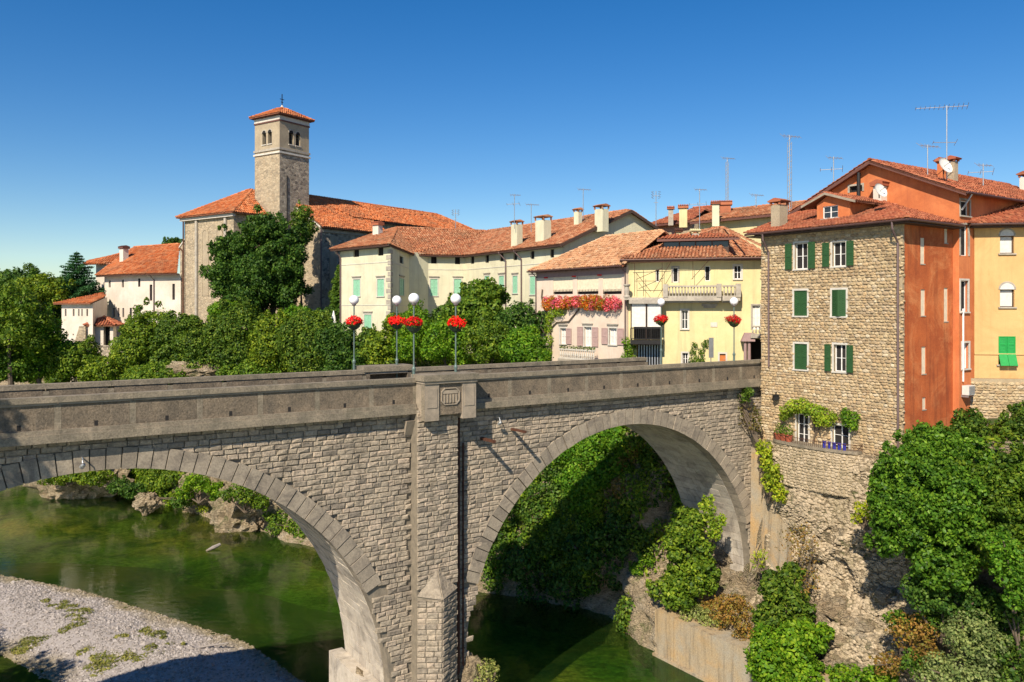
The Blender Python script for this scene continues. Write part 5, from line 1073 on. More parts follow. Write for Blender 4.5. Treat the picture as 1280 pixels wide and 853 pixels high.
for x, y0, y1, D, w, orn in ((646,298,281,97,1.15,True),(679,295,276,93.5,1.5,True),(752,279,262,90,1.25,True),(722.5,272,265,96,.8,True)):
    c = P(x, HZ, D); chimney(pal, c, w, w*.75, P(x,y0,D)[2]-1, P(x,y1,D)[2], 'cream', 'tile_old', -.9, orn)
chimney(pal, P(472,HZ,103), 1.0, .8, P(472,288,103)[2]-1.5, P(472,282,103)[2], 'palewhite', 'tile_red', -.6, False)
tr_ = MB(A4); u0_, u1_ = A4.px(660,392)[0], A4.L-.3; zt_ = A4.px(680,390)[1]
bt = thing('balcony', 'iron railed balcony at the right end of the cream palace, beside the pink house', 'balcony', r4(u0_,-.6,zt_)); tr_.box((u0_,-1.2,zt_-.2),(u1_,-.01,zt_)); tr_.build('balcony_slab', M['trim'], bt); m = MB(A4); m.box((u0_,-1.15,zt_+1),(u1_,-1.08,zt_+1.06)); [m.box((u0_+(u1_-u0_)*q/22-.02,-1.13,zt_),(u0_+(u1_-u0_)*q/22+.02,-1.1,zt_+1)) for q in range(23)]; m.build('railing', M['iron'], bt)
# ------------------------------------------------------------------ church and bell tower
E1 = np.array([.56,.83,0]); E1 /= np.linalg.norm(E1); E2 = np.array([-E1[1],E1[0],0])
tw = thing('bell_tower', 'square stone bell tower with paired arched openings and a cross on its tiled cap', 'bell tower', P(349,HZ,112)*np.array([1,1,0])+np.array([0,0,22]))
TA = P(349.5,HZ,112); TA[2] = 0; TW = 5.35
TR = Fr(TA, E1); TL = Fr(TA + E2*TW, -E2)      # right face, left face
zT = 24.5+(388-142)*.112; zc1 = 24.5+(388-184)*.112; zc0 = zc1-.9
for fr, nm, xs in ((TR,'right',((302,323),(335,370))), (TL,'left',((138,155),(174,195)))):
    hs = []
    for a, b in ((TW*.31,TW*.46),(TW*.54,TW*.69)): hs.append((a, b, zc1+.7, zc1+2.3))
    wall(tw, fr, 0, TW, zc1, zT-.1, hs, M['tower_plain'], name='belfry_wall', depth=.5)
    wall(tw, fr, 0, TW, 20, zc1, [], M['tower'] if nm == 'right' else M['church'], name='shaft_wall')
    for a, b, c, d in hs:
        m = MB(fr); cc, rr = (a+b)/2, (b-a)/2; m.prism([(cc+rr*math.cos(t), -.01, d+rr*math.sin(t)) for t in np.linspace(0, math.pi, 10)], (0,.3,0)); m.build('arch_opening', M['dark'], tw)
        A_ = [(math.cos(t), math.sin(t)) for t in np.linspace(0, math.pi, 10)]; m = MB(fr)
        for i in range(9): (x0,y0),(x1,y1) = A_[i],A_[i+1]; m.hexa([(cc+rr*x0,-.06,d+rr*y0),(cc+rr*x1,-.06,d+rr*y1),(cc+(rr+.14)*x1,-.06,d+(rr+.14)*y1),(cc+(rr+.14)*x0,-.06,d+(rr+.14)*y0),(cc+rr*x0,.02,d+rr*y0),(cc+rr*x1,.02,d+rr*y1),(cc+(rr+.14)*x1,.02,d+(rr+.14)*y1),(cc+(rr+.14)*x0,.02,d+(rr+.14)*y0)])
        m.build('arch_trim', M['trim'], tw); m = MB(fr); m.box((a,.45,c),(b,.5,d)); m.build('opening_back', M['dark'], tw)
        m = MB(fr); m.box((a-.1,-.1,c-.12),(b+.1,.1,c)); m.build('sill', M['trim_white'], tw)
    m = MB(fr); m.lathe((TW/2,.15,zc1+.7), [(.1,0),(.07,.15),(.07,1.4),(.13,1.6)], 8); m.build('column', M['white'], tw)
for back in (Fr(TA+E1*TW, E2), Fr(TA+E1*TW+E2*TW, -E1)): wall(tw, back, 0, TW, 20, zT-.1, [], M['tower'], name='back_wall')
def band(z0, z1, pr, mat, name): m = MB(TR); m.box((-pr,-pr,z0),(TW+pr,TW+pr,z1)); m.build(name, M[mat], tw)
band(zc0+.1,zc0+.35,.16,'trim_white','string_course'); band(zc1-.3,zc1+.0,.14,'trim','string_course'); band(zT-1.0,zT-.8,.1,'wood_brown','string_course'); band(zT-.25,zT,.25,'wood_brown','cornice'); band(zT-.8,zT-.25,.06,'trim_white','frieze')
tp = lambda u, v, z: TR((u, v, z))[0]
o_ = .55; C4 = [tp(-o_,-o_,zT),tp(TW+o_,-o_,zT),tp(TW+o_,TW+o_,zT),tp(-o_,TW+o_,zT)]; AX = tp(TW/2,TW/2,zT+1.75)
roof(tw, [[C4[i],C4[(i+1)%4],AX] for i in range(4)], M['tile'], .34, .45, ridges=[(C4[i],AX) for i in range(4)])
m = MB(TR); m.lathe((TW/2,TW/2,zT+1.6), [(.25,0),(.3,.2),(.12,.35),(.1,.5)], 10); fin = m.build('finial', M['trim_white'], tw); m = MB(TR); c = TW/2; m.box((c-.045,c-.045,zT+2),(c+.045,c+.045,zT+3.7)); m.box((c-.38,c-.04,zT+2.9),(c+.38,c+.04,zT+2.98)); m.box((c-.2,c-.04,zT+2.5),(c+.2,c+.04,zT+2.56)); m.build('cross', M['iron'], tw)
tubes(tw, 'lightning_rod', M['iron'], [[TR((TW*.24,-.06,34))[0], TR((TW*.24,-.06,zT-8.5))[0]]], .06)
ch = thing('church', 'pale stone church with tall arched windows and bright terracotta roofs behind the tower', 'church', (-33, 118, 22))
def arched(fr, xa, xb, y0, y1, parent, mat='dark'):
    r = pxr(fr, xa, xb, y0, y1); a, b, c, d = r; rr = (b-a)/2; cc = (a+b)/2; d -= rr
    def ring(q, v0, v1, nm, mt):
        m = MB(fr); out = [(a-q,c-q*0),(a-q,d)] + [(cc-(rr+q)*math.cos(t), d+(rr+q)*math.sin(t)) for t in np.linspace(0.15, math.pi-.15, 9)] + [(b+q,d),(b+q,c)]
        inn = [(a,c),(a,d)] + [(cc-rr*math.cos(t), d+rr*math.sin(t)) for t in np.linspace(0.15, math.pi-.15, 9)] + [(b,d),(b,c)]
        for i in range(len(out)-1): (ox,oz),(px_,pz_),(ix,iz),(jx,jz) = out[i],out[i+1],inn[i],inn[i+1]; m.hexa([(ix,v0,iz),(jx,v0,jz),(px_,v0,pz_),(ox,v0,oz),(ix,v1,iz),(jx,v1,jz),(px_,v1,pz_),(ox,v1,oz)])
        return m.build(nm, M[mt], parent)
    w = ring(.22, -.08, .02, 'arched_window', 'tower_plain'); m = MB(fr); m.prism([(a,-.03,c),(b,-.03,c),(b,-.03,d)]+[(cc+rr*math.cos(t),-.03,d+rr*math.sin(t)) for t in np.linspace(.1,math.pi-.1,9)]+[(a,-.03,d)], (0,.02,0)); m.build('pane', M[mat], w)
# chancel on the left of the tower
Ca = P(292,HZ,109.5); Ca[2] = 0; wL = 11.2; CL = Fr(Ca+E2*wL, -E2); CR = Fr(Ca, E1); cz = 24.5+(388-268)*.1115
wall(ch, CL, 0, wL, 20, cz, [], M['church'], name='chancel_wall'); wall(ch, CR, 0, 12, 20, cz, [], M['church'], name='chancel_side_wall')
arched(CL, 253.5,259.5,288,370, ch, 'tower_plain'); arched(CL, 271.5,277,286,330, ch, 'tower_plain'); 
for x in (246.8, 283): m = MB(CL); u = CL.px(x,330)[0]; m.box((u-.22,-.3,20),(u+.22,0,cz-.3)); m.build('buttress', M['trim'], ch)
SL = Fr(Ca+E2*(wL+2.9)+E1*1.2, -E2); zs = 24.5+(388-308)*.1155; m = MB(SL); m.poly([(0,0,20),(3.1,0,20),(3.1,0,cz-.6),(2.7,0,cz-1.7),(0,0,zs)]); m.poly([(0,0,20),(0,0,zs),(0,8,zs),(0,8,20)]); m.poly([(0,-.0,zs),(2.7,0,cz-1.7),(2.7,8,cz-1.7),(0,8,zs)]); m.build('sacristy_wall', M['church'], ch); arched(SL, 236,240.5,322,385, ch, 'tower_plain')
m = MB(SL); m.hexa([(-.15,-.12,zs-.1),(2.75,-.12,cz-1.8),(2.75,.1,cz-1.8),(-.15,.1,zs-.1),(-.15,-.12,zs+.15),(2.75,-.12,cz-1.55),(2.75,.1,cz-1.55),(-.15,.1,zs+.15)]); m.build('coping', M['trim_white'], ch)
tubes(ch, 'downpipe', M['rust'], [[SL((.1,-.15,zs))[0], SL((.9,-.15,zs-.6))[0], SL((.9,-.15,20.5))[0]], [CL((.15,-.3,cz-.3))[0], CL((.15,-.3,20.5))[0]]], .1)
cp = lambda u, v, z: CL((u, v, z))[0]
rr_ = 24.5+(388-238)*.118
roof(ch, [[cp(-.9,-.8,cz),cp(wL+.8,-.8,cz),cp(wL*.62,6.5,rr_),cp(wL*.55,6.5,rr_)],[cp(wL+.8,-.8,cz),cp(wL+.8,14,cz),cp(wL*.62,14,rr_),cp(wL*.62,6.5,rr_)],[cp(-.9,14,cz),cp(-.9,-.8,cz),cp(wL*.55,6.5,rr_),cp(wL*.55,14,rr_)]], M['tile'], .38, .5, ridges=[(cp(-.9,-.8,cz),cp(wL*.55,6.5,rr_)),(cp(wL+.8,-.8,cz),cp(wL*.62,6.5,rr_))])
m = MB(CL); m.box((-.5,-.45,cz-.55),(wL+.4,.0,cz-.15)); m.build('cornice', M['trim_white'], ch)
lowr = Fr(Ca+E1*2.2-E2*(0), E1)      # small lean-to roof between chancel and tower
m = MB(); a_, b_, c_, d_ = P(298,279,110), P(326,279,112), P(326,262,116), P(292,262,114)
roof(ch, [[P(288,284,111),P(325,284,113),P(322,262,118),P(300,248,118)]], M['tile'], .38, .5)
# nave and transept right of the tower
Na = P(400,HZ,112); Na[2] = 0; NL = Fr(Na+E2*9.5, -E2); NR = Fr(Na, E1); nzv = 24.5+(388-283)*.112; nrz = 24.5+141*.1206
wall(ch, NR, 0, 12.5, 20, nzv, [], M['tower'], name='transept_wall'); m = MB(NL); m.poly([(0,0,20),(9.5,0,20),(9.5,0,nzv),(1.5,0,nrz-.3),(0,0,nrz-.3)]); m.build('transept_end_wall', M['church'], ch)
arched(NR, 413.5,419.5,297,362, ch, 'tower_plain')
m = MB(NL); m.hexa([(1.5,-.15,nrz-.5),(9.7,-.15,nzv-.25),(9.7,.1,nzv-.25),(1.5,.1,nrz-.5),(1.5,-.15,nrz-.2),(9.7,-.15,nzv+.05),(9.7,.1,nzv+.05),(1.5,.1,nrz-.2)]); m.build('gable_coping', M['trim_white'], ch); tubes(ch, 'downpipe', M['pipe'], [[NR((.1,-.12,nzv-.3))[0],NR((.1,-.12,20.5))[0]]], .1)
m = MB(NR); m.box((.05,-.18,nzv-.75),(12.5,-.01,nzv-.35)); m.build('cornice', M['trim'], ch)
nr = lambda u, v, z: NR((u, v, z))[0]
roof(ch, [[nr(-.3,-.9,nzv-.1),nr(13.2,-.9,nzv-.1),nr(13.2,8,nrz+.1),nr(-.3,8,nrz+.1)]], M['tile'], .38, .5)
wall(ch, Fr(nr(12.5,3.5,0)-np.array([0,0,nr(12.5,3.5,0)[2]]), E1), 0, 34, 20, nzv+2.35, [], M['tower'], name='nave_wall')
nv = nzv+2.3; nve = 24.5+(388-264)*.1475
n0, n1, n2, n3 = nr(9.2,2.7,nv), nr(43,2.7,nv), nr(36,8.3,nrz+.5), nr(4,8.3,nrz+.3)
roof(ch, [[n0,n1,n2,n3],[n1,nr(43,16,nv),n2],[nr(43,16,nv),nr(4,16,nv),n3,n2]], M['tile'], .38, .5, ridges=[(n3,n2),(n1,n2)]); fascia(ch, [n0,n1], .25, 'wood_dark')
wall(ch, Fr(nr(42.5,3.5,0)-np.array([0,0,nr(42.5,3.5,0)[2]]), E2), 0, 12, 20, nv, [], M['church'], name='nave_end_wall')
# ------------------------------------------------------------------ white convent left of the church
cv_ = thing('convent', 'white rambling convent with narrow windows and orange roofs left of the church', 'house', P(160,HZ,120)*np.array([1,1,0])+np.array([0,0,18]))
V1 = facade(130.5,126,160,121.5); V2 = facade(160,121.5,226,118); vz = 24.5+(388-344)*.1235
def slit(x, y, w, h): return dict(px=(x-w/2,x+w/2,y-h/2,y+h/2), pane='dark', frame='wood_dark', mull=False, sill=False)
s1 = [slit(137,355,2.6,9),slit(153.5,354.5,2.6,10),slit(142,391,2.4,11.5),slit(148,391,2.4,11.5),slit(154,391,2.4,11.5),slit(152.5,415,2.4,8)]
s2 = [slit(174,353.5,2.8,10.5),slit(188.7,366,3.2,20),slit(217,365,3.2,20),slit(163.5,391,2.6,12),slit(174.5,388.5,2.4,8)]
wall(cv_, V1, 0, V1.L, 18, vz, windows(cv_, V1, s1), M['palewhite']); wall(cv_, V2, 0, V2.L, 18, vz, windows(cv_, V2, s2), M['palewhite'])
V0 = facade(120,131,131,130); wall(cv_, V0, 0, 4, 18, 24.5+(388-330)*.131, [pxr(V0,134.5,137,331,337)] if 0 else [], M['palewhite'], name='tall_wall'); V0b = Fr(V0((0,9,0))[0], -V0.ey); wall(cv_, V0b, 0, 9, 18, 24.5+(388-330)*.131, [], M['palewhite'], name='tall_side_wall')
v1 = lambda u, v, z: V1((u, v, z))[0]; v2 = lambda u, v, z: V2((u, v, z))[0]
ev0, ev1, ev2 = v1(-.9,-.9,vz), v1(V1.L+.1,-.95,vz), v2(V2.L+.2,-.95,vz); rg0, rg1 = P(168,309.5,133), P(224,305.5,129)
roof(cv_, [[ev0,ev1,rg0],[ev1,ev2,rg1,rg0]], M['tile'], .38, .5, ridges=[(ev0,rg0),(rg0,rg1)])
tz0 = 24.5+(388-330)*.131; q0, q1 = P(105.5,330.5,129.5), P(156,329,129.5); roof(cv_, [[q0,q1,rg0+(0,1.5,.0),P(150,318,136)],[P(112,326,141),q0,P(150,318,136)]], M['tile'], .38, .5, ridges=[(q0,P(150,318,136))])
chimney(cv_, P(155,HZ,127.5), 1.05, .9, P(155,322,127)[2]-1, P(155,311,127)[2], 'palewhite', 'wood_brown', -.6, False)
fascia(cv_, [ev0,ev1,ev2], .25, 'wood_dark'); tubes(cv_, 'downpipe', M['pipe'], [[v2(V2.px(193,350)[0],-.9,vz-.2),v2(V2.px(193,350)[0],-.12,vz-.9),v2(V2.px(193,350)[0],-.12,22)]], .08)
# annex and porch turret
X1 = facade(77,119.5,116,115.5); xz = 24.5+(388-379.5)*.118
s3 = [slit(82,391,2.2,9),slit(92,391,2.2,9),slit(98.5,391,1.8,9),slit(102.5,391,1.8,9),slit(109,391,2.2,9)] + [slit(x,418.5,1.6,2) for x in (85,91.5,100,108)]
wall(cv_, X1, 0, X1.L, 14.5, xz, windows(cv_, X1, s3), M['palewhite'], name='annex_wall'); X2 = Fr(X1((X1.L,0,0))[0], (-.2,.98,0)); m = MB(X2); m.poly([(0,0,14.5),(7,0,14.5),(7,0,xz+1.0),(0,0,xz)]); m.build('annex_side_wall', M['palewhite'], cv_)
x1 = lambda u, v, z: X1((u, v, z))[0]
roof(cv_, [[x1(-1.0,-.7,xz),x1(X1.L+.5,-.7,xz),P(130.5,371,121.5),P(130,366,124)]], M['tile'], .38, .5)
tu = P(127,HZ,116.5); T_ = Fr((tu[0]-1.75,tu[1],0), (1,.15,0)); m = MB(T_); m.box((0,0,15),(1.9,1.5,22.35)); m.box((2.75,.1,15),(3.2,1.5,22.35)); m.box((1.9,.9,15),(2.75,1.5,22.35)); m.build('porch_wall', M['palewhite'], cv_)
m = MB(T_); m.box((1.95,.8,19),(2.7,.88,22)); m.build('porch_opening', M['dark'], cv_)
K = [T_((-.6,-.6,22.3))[0],T_((3.8,-.6,22.3))[0],T_((3.8,3,22.3))[0],T_((-.6,3,22.3))[0]]; ax = T_((1.6,1.4,23.55))[0]; roof(cv_, [[K[i],K[(i+1)%4],ax] for i in range(4)], M['tile_red'], .38, .5, ridges=[(K[i],ax) for i in range(4)])
m = MB(T_); m.hexa([(-3.2,-.8,14.8),(-.3,-.8,14.8),(-.3,-.5,14.8),(-3.2,-.5,14.8),(-1.1,-.8,22.2),(-.3,-.8,22.2),(-.3,-.5,22.2),(-1.1,-.5,22.2)]); m.build('buttress', M['church'], cv_)
gwl = thing('garden_wall', 'low grey stone garden wall at the foot of the white convent', 'wall', P(110,434,108)); m = MB(facade(87,110,172,106)); m.box((0,0,14.5),(9.6,.5,19.6)); m.box((-.1,-.1,19.6),(9.7,.6,19.75)); m.build('wall', M['tower'], gwl)
# ------------------------------------------------------------------ houses behind the yellow house
def backhouse(label, xa, Da, xb, Db, ye, dpt, rise, wallm, tilem, hip=0.0, z0=18):
    f = facade(xa,Da,xb,Db); z = CAMZ + (HZ-ye)/FPX*Da; t = thing('back_house', label, 'house', f((f.L/2,0,z0))[0]); r = lambda u, v, w: f((u, v, w))[0]
    wall(t, f, 0, f.L, z0, z, [], M[wallm]); wall(t, Fr(r(f.L,0,0), f.ey), 0, dpt, z0, z, [], M[wallm], name='side_wall'); wall(t, Fr(r(0,dpt,0), -f.ey), 0, dpt, z0, z, [], M[wallm], name='side_wall')
    roof(t, [[r(-.6,-.8,z-.1),r(f.L+.6,-.8,z-.1),r(f.L+.6-hip,dpt/2,z+rise),r(-.6+hip,dpt/2,z+rise)],[r(f.L+.6,dpt+.8,z-.1),r(-.6,dpt+.8,z-.1),r(-.6+hip,dpt/2,z+rise),r(f.L+.6-hip,dpt/2,z+rise)]], M[tilem], .34, .45, ridges=[(r(-.6+hip,dpt/2,z+rise),r(f.L+.6-hip,dpt/2,z+rise))])
    fascia(t, [r(-.6,-.82,z-.1),r(f.L+.6,-.82,z-.1)], .25, 'wood_brown')
    for k in (0, 1):
        m = MB(f); u = f.L*k; m.poly([(u,0,z),(u,dpt,z),(u,dpt/2,z+rise*.9)]); m.build('gable', M[wallm], t)
    return t, f, z
b1_, f1_, z1_ = backhouse('long yellow walled house with a shallow tiled roof behind the yellow house', 873,92,1010,82,277,8,1.5,'yellow','tile_old')
b2_, f2_, z2_ = backhouse('small house under a steep brown tiled roof, behind the yellow chimney pots', 812,104,866,98,282,9,1.9,'tower_plain','tile_red', 2.5)
b3_, f3_, z3_ = backhouse('low brown dormered roof peeping over the ridge beside the yellow chimney', 862,106,892,104,266,5,.9,'wood_brown','tile_red')
for par, x, yb, yt, D, w, mt in ((b2_,838.5,272,262,98,.6,'trim'),(b2_,854,274,261,93,.9,'yellow'),(b1_,894.5,272,256,88,.75,'cream'),(b1_,906.5,262,257,92,1.2,'tile_red')): chimney(par, P(x,HZ,D), w, w*.8, P(x,yb,D)[2]-1, P(x,yt,D)[2], mt, 'tile_red', -.2, False)
# ------------------------------------------------------------------ aerials
def antenna(x, y0, y1, D, kind, lab, rot=0.0):
    p = P(x, y1, D); h = (y1-y0)/FPX*D+1.0; t = thing('tv_antenna', lab, 'antenna', p - np.array([0,0,1.0]), 'aerials on the rooftops', rotz=rot); r = .02+.00028*D
    m = MB(); m.tube([(0,0,0),(0,0,h)], r, 6); 
    if kind == 'lattice':
        for q in (-1, 1): m.tube([(q*.16,0,0),(q*.16,0,h*.92)], r*.7, 5)
        for k in range(int(h/.45)): m.tube([(-.16,0,k*.45),(.16,0,k*.45+.3)], r*.5, 4, cap=False)
    m.build('mast', M['metal'], t, local=True); m = MB()
    def yagi(z, L, n, w, a=0.0, tilt=.0):
        f = Fr((0,0,z), (math.cos(a),math.sin(a),tilt)); f.ey = np.array([-math.sin(a),math.cos(a),0]); f.ez = Z3
        m.tube(f([(-L*.4,0,0),(L*.6,0,0)]), r*.7, 5, raw=True)
        for k in range(n): u = -L*.4+L*k/(n-1); ww = w*(1-.5*k/(n-1)); m.tube(f([(u,-ww/2,-ww*.35),(u,ww/2,ww*.35)]), r*.45, 4, raw=True)
    if kind in ('yagi','lattice'): yagi(h-.1, 1.6, 6, .7, .3)
    if kind == 'big': yagi(h-.1, 3.2, 12, .5, 2.9, .0); yagi(h*.5, 1.5, 2, .5, 3.1)
    if kind == 'double': yagi(h-.1, 1.2, 5, .6, .2); yagi(h*.72, 1.6, 3, .6, 2.8)
    if kind == 'panel':
        for q in (-1, 1):
            for k in range(3): m.tube([(q*.3,0,h-.9+.3*k),(q*.55,0,h-.7+.3*k),(q*.3,0,h-.65+.3*k)], r*.8, 4)
        m.box((-.3,-.03,h-.6),(.3,.03,h-.54)); m.box((-.25,-.05,h-1.4),(.25,.05,h-1.35))
    m.build('aerial', M['metal'], t, local=True)
for a in ((643,243,276,96,'double','aerial over the first palace chimney'),(729,236,264,95,'yagi','aerial beside the two right palace chimneys'),(820,239,290,95,'panel','pale panel aerial rising between the palace gable and yellow house'),
          (569.5,262,289,116,'panel','small aerial on the left roof end of the palace'),(664,255,280,97,'yagi','thin short aerial between the two left palace chimneys'),(874.5,236,292,78,'double','banded aerial over the yellow house dormer'),(909,197,262,92,'lattice','tall lattice aerial behind the yellow house roof'),(945,243,262,90,'yagi','small aerial left of the rubble house chimney'),
          (987,169,262,62,'lattice','tall lattice aerial directly behind the rubble house chimney'),(1042,196,236,62,'double','aerial behind the left slope of the orange gable'),(1183.5,132,206,54,'big','large comb aerial above the twin chimneys, tallest on the right'),(1159.5,181,210,55,'yagi','aerial left of the dish on the upper orange ridge'),(1229,205,224,58,'double','short aerial on the right part of the orange ridge'),(352,112,112.5,112,'x','') ): 
    if a[4] != 'x': antenna(*a)
# ------------------------------------------------------------------ vegetation
def C(x, y, D): return P(x, y, D)
def ell(x, y, D, rx, ry, rd=None): k = D/FPX; return (C(x,y,D), np.array([rx*k, (rd or rx)*k, ry*k]))
tree('tree', 'reddish brown creeper-clad small tree against the transept gable', 'tree', C(378,290,108), np.array([1.5,1.5,4.2]), 22, M['leaf_dark'], 36, .3, 16, .15)
def bigtree(label, lobes, base, mat='leaf_fig', dens=105, size=.20, name='fig_tree', nb=40):
    bl = []
    for x, y, D, rx, ry in lobes: c, R = ell(x, y, D, rx, ry); bl += crown(c, R, nb, (.14,.3), -.75, .6)
    t = thing(name, label, 'tree', base); m = MB(); leaves(m, bl, dens, size, wid=.7, up=.3, flat=1.3, jit=.4, cull=.5); m.build('crown', M[mat], t)
    s = MB(); b = np.array(base)
    for x, y, D, rx, ry in lobes: c = C(x, y, D); mid = (b+c)/2+rng.normal(size=3)*.3; s.tube([b, mid, c], [.32,.2,.08], 8, raw=True); [s.tube([mid, np.array(bl[k][:3])], [.08,.02], 5, raw=True) for k in rng.permutation(len(bl))[:6]]
    s.build('trunk', M['bark'], t)
bigtree('large dense dark green tree in front of the bell tower foot', [(330,290,102,28,26),(292,318,101,28,36),(350,318,102,32,38),(318,345,101,52,38),(322,368,101,56,26),(374,296,104,10,26),(284,350,100.5,25,32),(357,348,101,27,36)], P(325,HZ,102)*np.array([1,1,0])+np.array([0,0,20]), 'leaf_dark', 42, .3, 'broadleaf_tree', 26)
# row along the far bank top
row = [(95,455,96,30,30,'leaf_mid','olive shrub at the foot of the white convent annex'),(128,466,95,26,20,'leaf_mid','shrub in front of the garden wall'),(172,442,97,28,42,'leaf_mid','rounded olive green bush at the foot of the white convent'),(190,428,100,30,48,'leaf_mid','tall yellowish bush covering the convent facade'),
       (222,440,97,30,44,'leaf_dark','dark bush below the join of convent and church'),(256,442,95,26,42,'leaf_dark','bush under the chancel wall, right of the darkest one'),(297,430,95,36,50,'leaf_dark','broad dark bush in front of the chancel'),(283,392,98,20,16,'leaf_bright','yellow-green shrub top peeping over the bush row at the chancel'),
       (345,436,93,32,44,'leaf_mid','mid green bush below the dark tower tree'),(388,436,91,36,46,'leaf_dark','dense dark bush left of the first lamp'),(424,442,89,28,38,'leaf_dark','dark bush behind the first lamp'),(372,402,96,22,18,'leaf_bright','bright hedge below the tower tree, right part'),(430,368,106,14,26,'leaf_dark','dark shrub between the transept and the palace'),(412,405,97,18,20,'leaf_dark','dark shrub behind the closed parasol'),
       (50,450,96,34,30,'leaf_bright','bright green shrub mass above the parapet, far left'),(12,458,94,34,26,'leaf_mid','shrub above the parapet at the left edge'),(238,408,99,14,12,'leaf_mid','small rounded shrub at the church foot'),(320,470,92,40,14,'leaf_mid','low shrub behind the parapet below the tower tree'),(200,474,93,44,12,'leaf_mid','low shrub along the parapet under the convent'),(445,455,88,20,22,'leaf_dark','shrub low behind the pole of the first lamp')]
for x, y, D, rx, ry, mt, lab in row: bush(lab, [ell(x,y,D,rx,ry)], M[mt], 40, .28, nb=34, group='bushes along the far bank', wid=.65)
ub_ = MB(); bl = []
for k in range(1500):
    n = rng.uniform(8, 128); q = np.interp(n, [11,21,39,53,72,92,130], [41.3,35.8,29,24.2,18.5,11.5,-10]); s_ = q + rng.uniform(4, 24)
    p = BW(s_, n, 60); r = BVH.ray_cast(Vector(p), Vector((0,0,-1)))
    if r[0] is None: continue
    rr = rng.uniform(.5, 1.1); bl.append([r[0][0], r[0][1], r[0][2]+.2, rr, rr, rr*.8])
for k in range(160):
    n = rng.uniform(-24, -12.5); s_ = rng.uniform(40.5, 52); r = BVH.ray_cast(Vector(BW(s_, n, 60)), Vector((0,0,-1)))
    if r[0] is None: continue
    rr = rng.uniform(.35, .7); bl.append([r[0][0], r[0][1], r[0][2]+.1, rr, rr, rr*.6])
leaves(ub_, bl, 15, .3, cull=.2); ub_.build('undergrowth', M['leaf_mid'], kind='stuff', label='tangled green undergrowth along the top of the river banks')
# left trees
tree('poplar', 'mid green feathery tree at the left edge above the parapet', 'tree', C(14,412,92), np.array([5.2,4,5.0]), 15, M['leaf_mid'], 24, .30, 30, .3, br=(.2,.3))
tree('poplar', 'light green tree between the leftmost tree and the convent', 'tree', C(50,425,94), np.array([2.8,3,4.2]), 15, M['leaf_bright'], 26, .3, 18, .25, br=(.25,.35))
tree('tree', 'dark round tree standing left of the convent annex', 'tree', C(48,392,135), np.array([5.5,5,7.0]), 16, M['leaf_dark'], 30, .35, 26, .3)
tree('tree', 'tall mid green tree mass behind the left trees', 'tree', C(15,375,125), np.array([6.5,5,4.5]), 16, M['leaf_dark'], 22, .4, 24, .3)
tree('tree', 'yellowish tree crown behind the dark round tree, left', 'tree', C(50,366,122), np.array([5,4,2.6]), 16, M['leaf_mid'], 24, .38, 20, .3)
def conifer(label, x, yb, yt, D, rw, mat='conifer', dens=1.0, name='conifer', cat='conifer'):
    b, tpt = P(x,yb,D), P(x,yt,D); H = tpt[2]-b[2]; t = thing(name, label, cat, b); m = MB(); m.tube([b, tpt], [.3,.04], 6, raw=True); m.build('trunk', M['bark'], t); m = MB(); bl = []
    n = int(26*dens); 
    for i in range(n):
        f = (i+.5)/n; z = b[2]+H*(.1+.88*f); L = rw*D/FPX*(1-f)**.75*rng.uniform(.75,1.15)+.12
        for k in range(5): a = rng.uniform(0,6.28); 
        for k in range(6):
            a = k*1.047+i*1.3+rng.uniform(-.2,.2)
            for q in (.35,.7,1.0): bl.append([b[0]+math.cos(a)*L*q, b[1]+math.sin(a)*L*q, z+ .1*L*q, L*.20+.1, L*.20+.1, .13+.04*L])
    leaves(m, bl, 26*1.0, .34, wid=.35, cull=.2, up=.5); m.build('crown', M[mat], t)
conifer('tall dark cedar with drooping tiers left of the convent roof', 96, 395, 314, 125, 34, dens=.8)
conifer('small pointed fir far left on the skyline', 22, 392, 338, 150, 20, dens=.5)
conifer('slim dark cypress on the left skyline', 51.5, 385, 341, 160, 5, dens=.8, name='cypress', cat='cypress')
tree('tree', 'dark crown peeping over the convent roof beside the church', 'tree', P(216,306,150), np.array([2.2,2.0,1.4]), 22, M['leaf_dark'], 30, .4, 12)
tree('tree', 'dark tree low on the far left skyline', 'tree', P(0,362,150), np.array([3.5,3,3.2]), 18, M['leaf_dark'], 22, .42, 18)
for i in range(26):
    x = -260+i*13+rng.uniform(-4,4); tree('distant_tree', 'small hazy tree of the distant belt at the left horizon', 'tree', P(x, 382+rng.uniform(-3,3), 210+rng.uniform(-25,25)), np.array([3.6,3,3.0]), 17, M['leaf_dark'], 7, .7, 9, .3, group='distant trees at the left horizon', nl=2)
fh = thing('distant_house', 'small orange roof showing between trees on the left skyline', 'house', P(62,385,165)); m = MB(facade(55,165,75,163)); m.box((0,0,18),(4,5,25.4)); m.build('wall', M['palewhite'], fh); roof(fh, [[P(52,381,164),P(76,380,162),P(74,376,167),P(56,377,169)]], M['tile'], .4, .5)
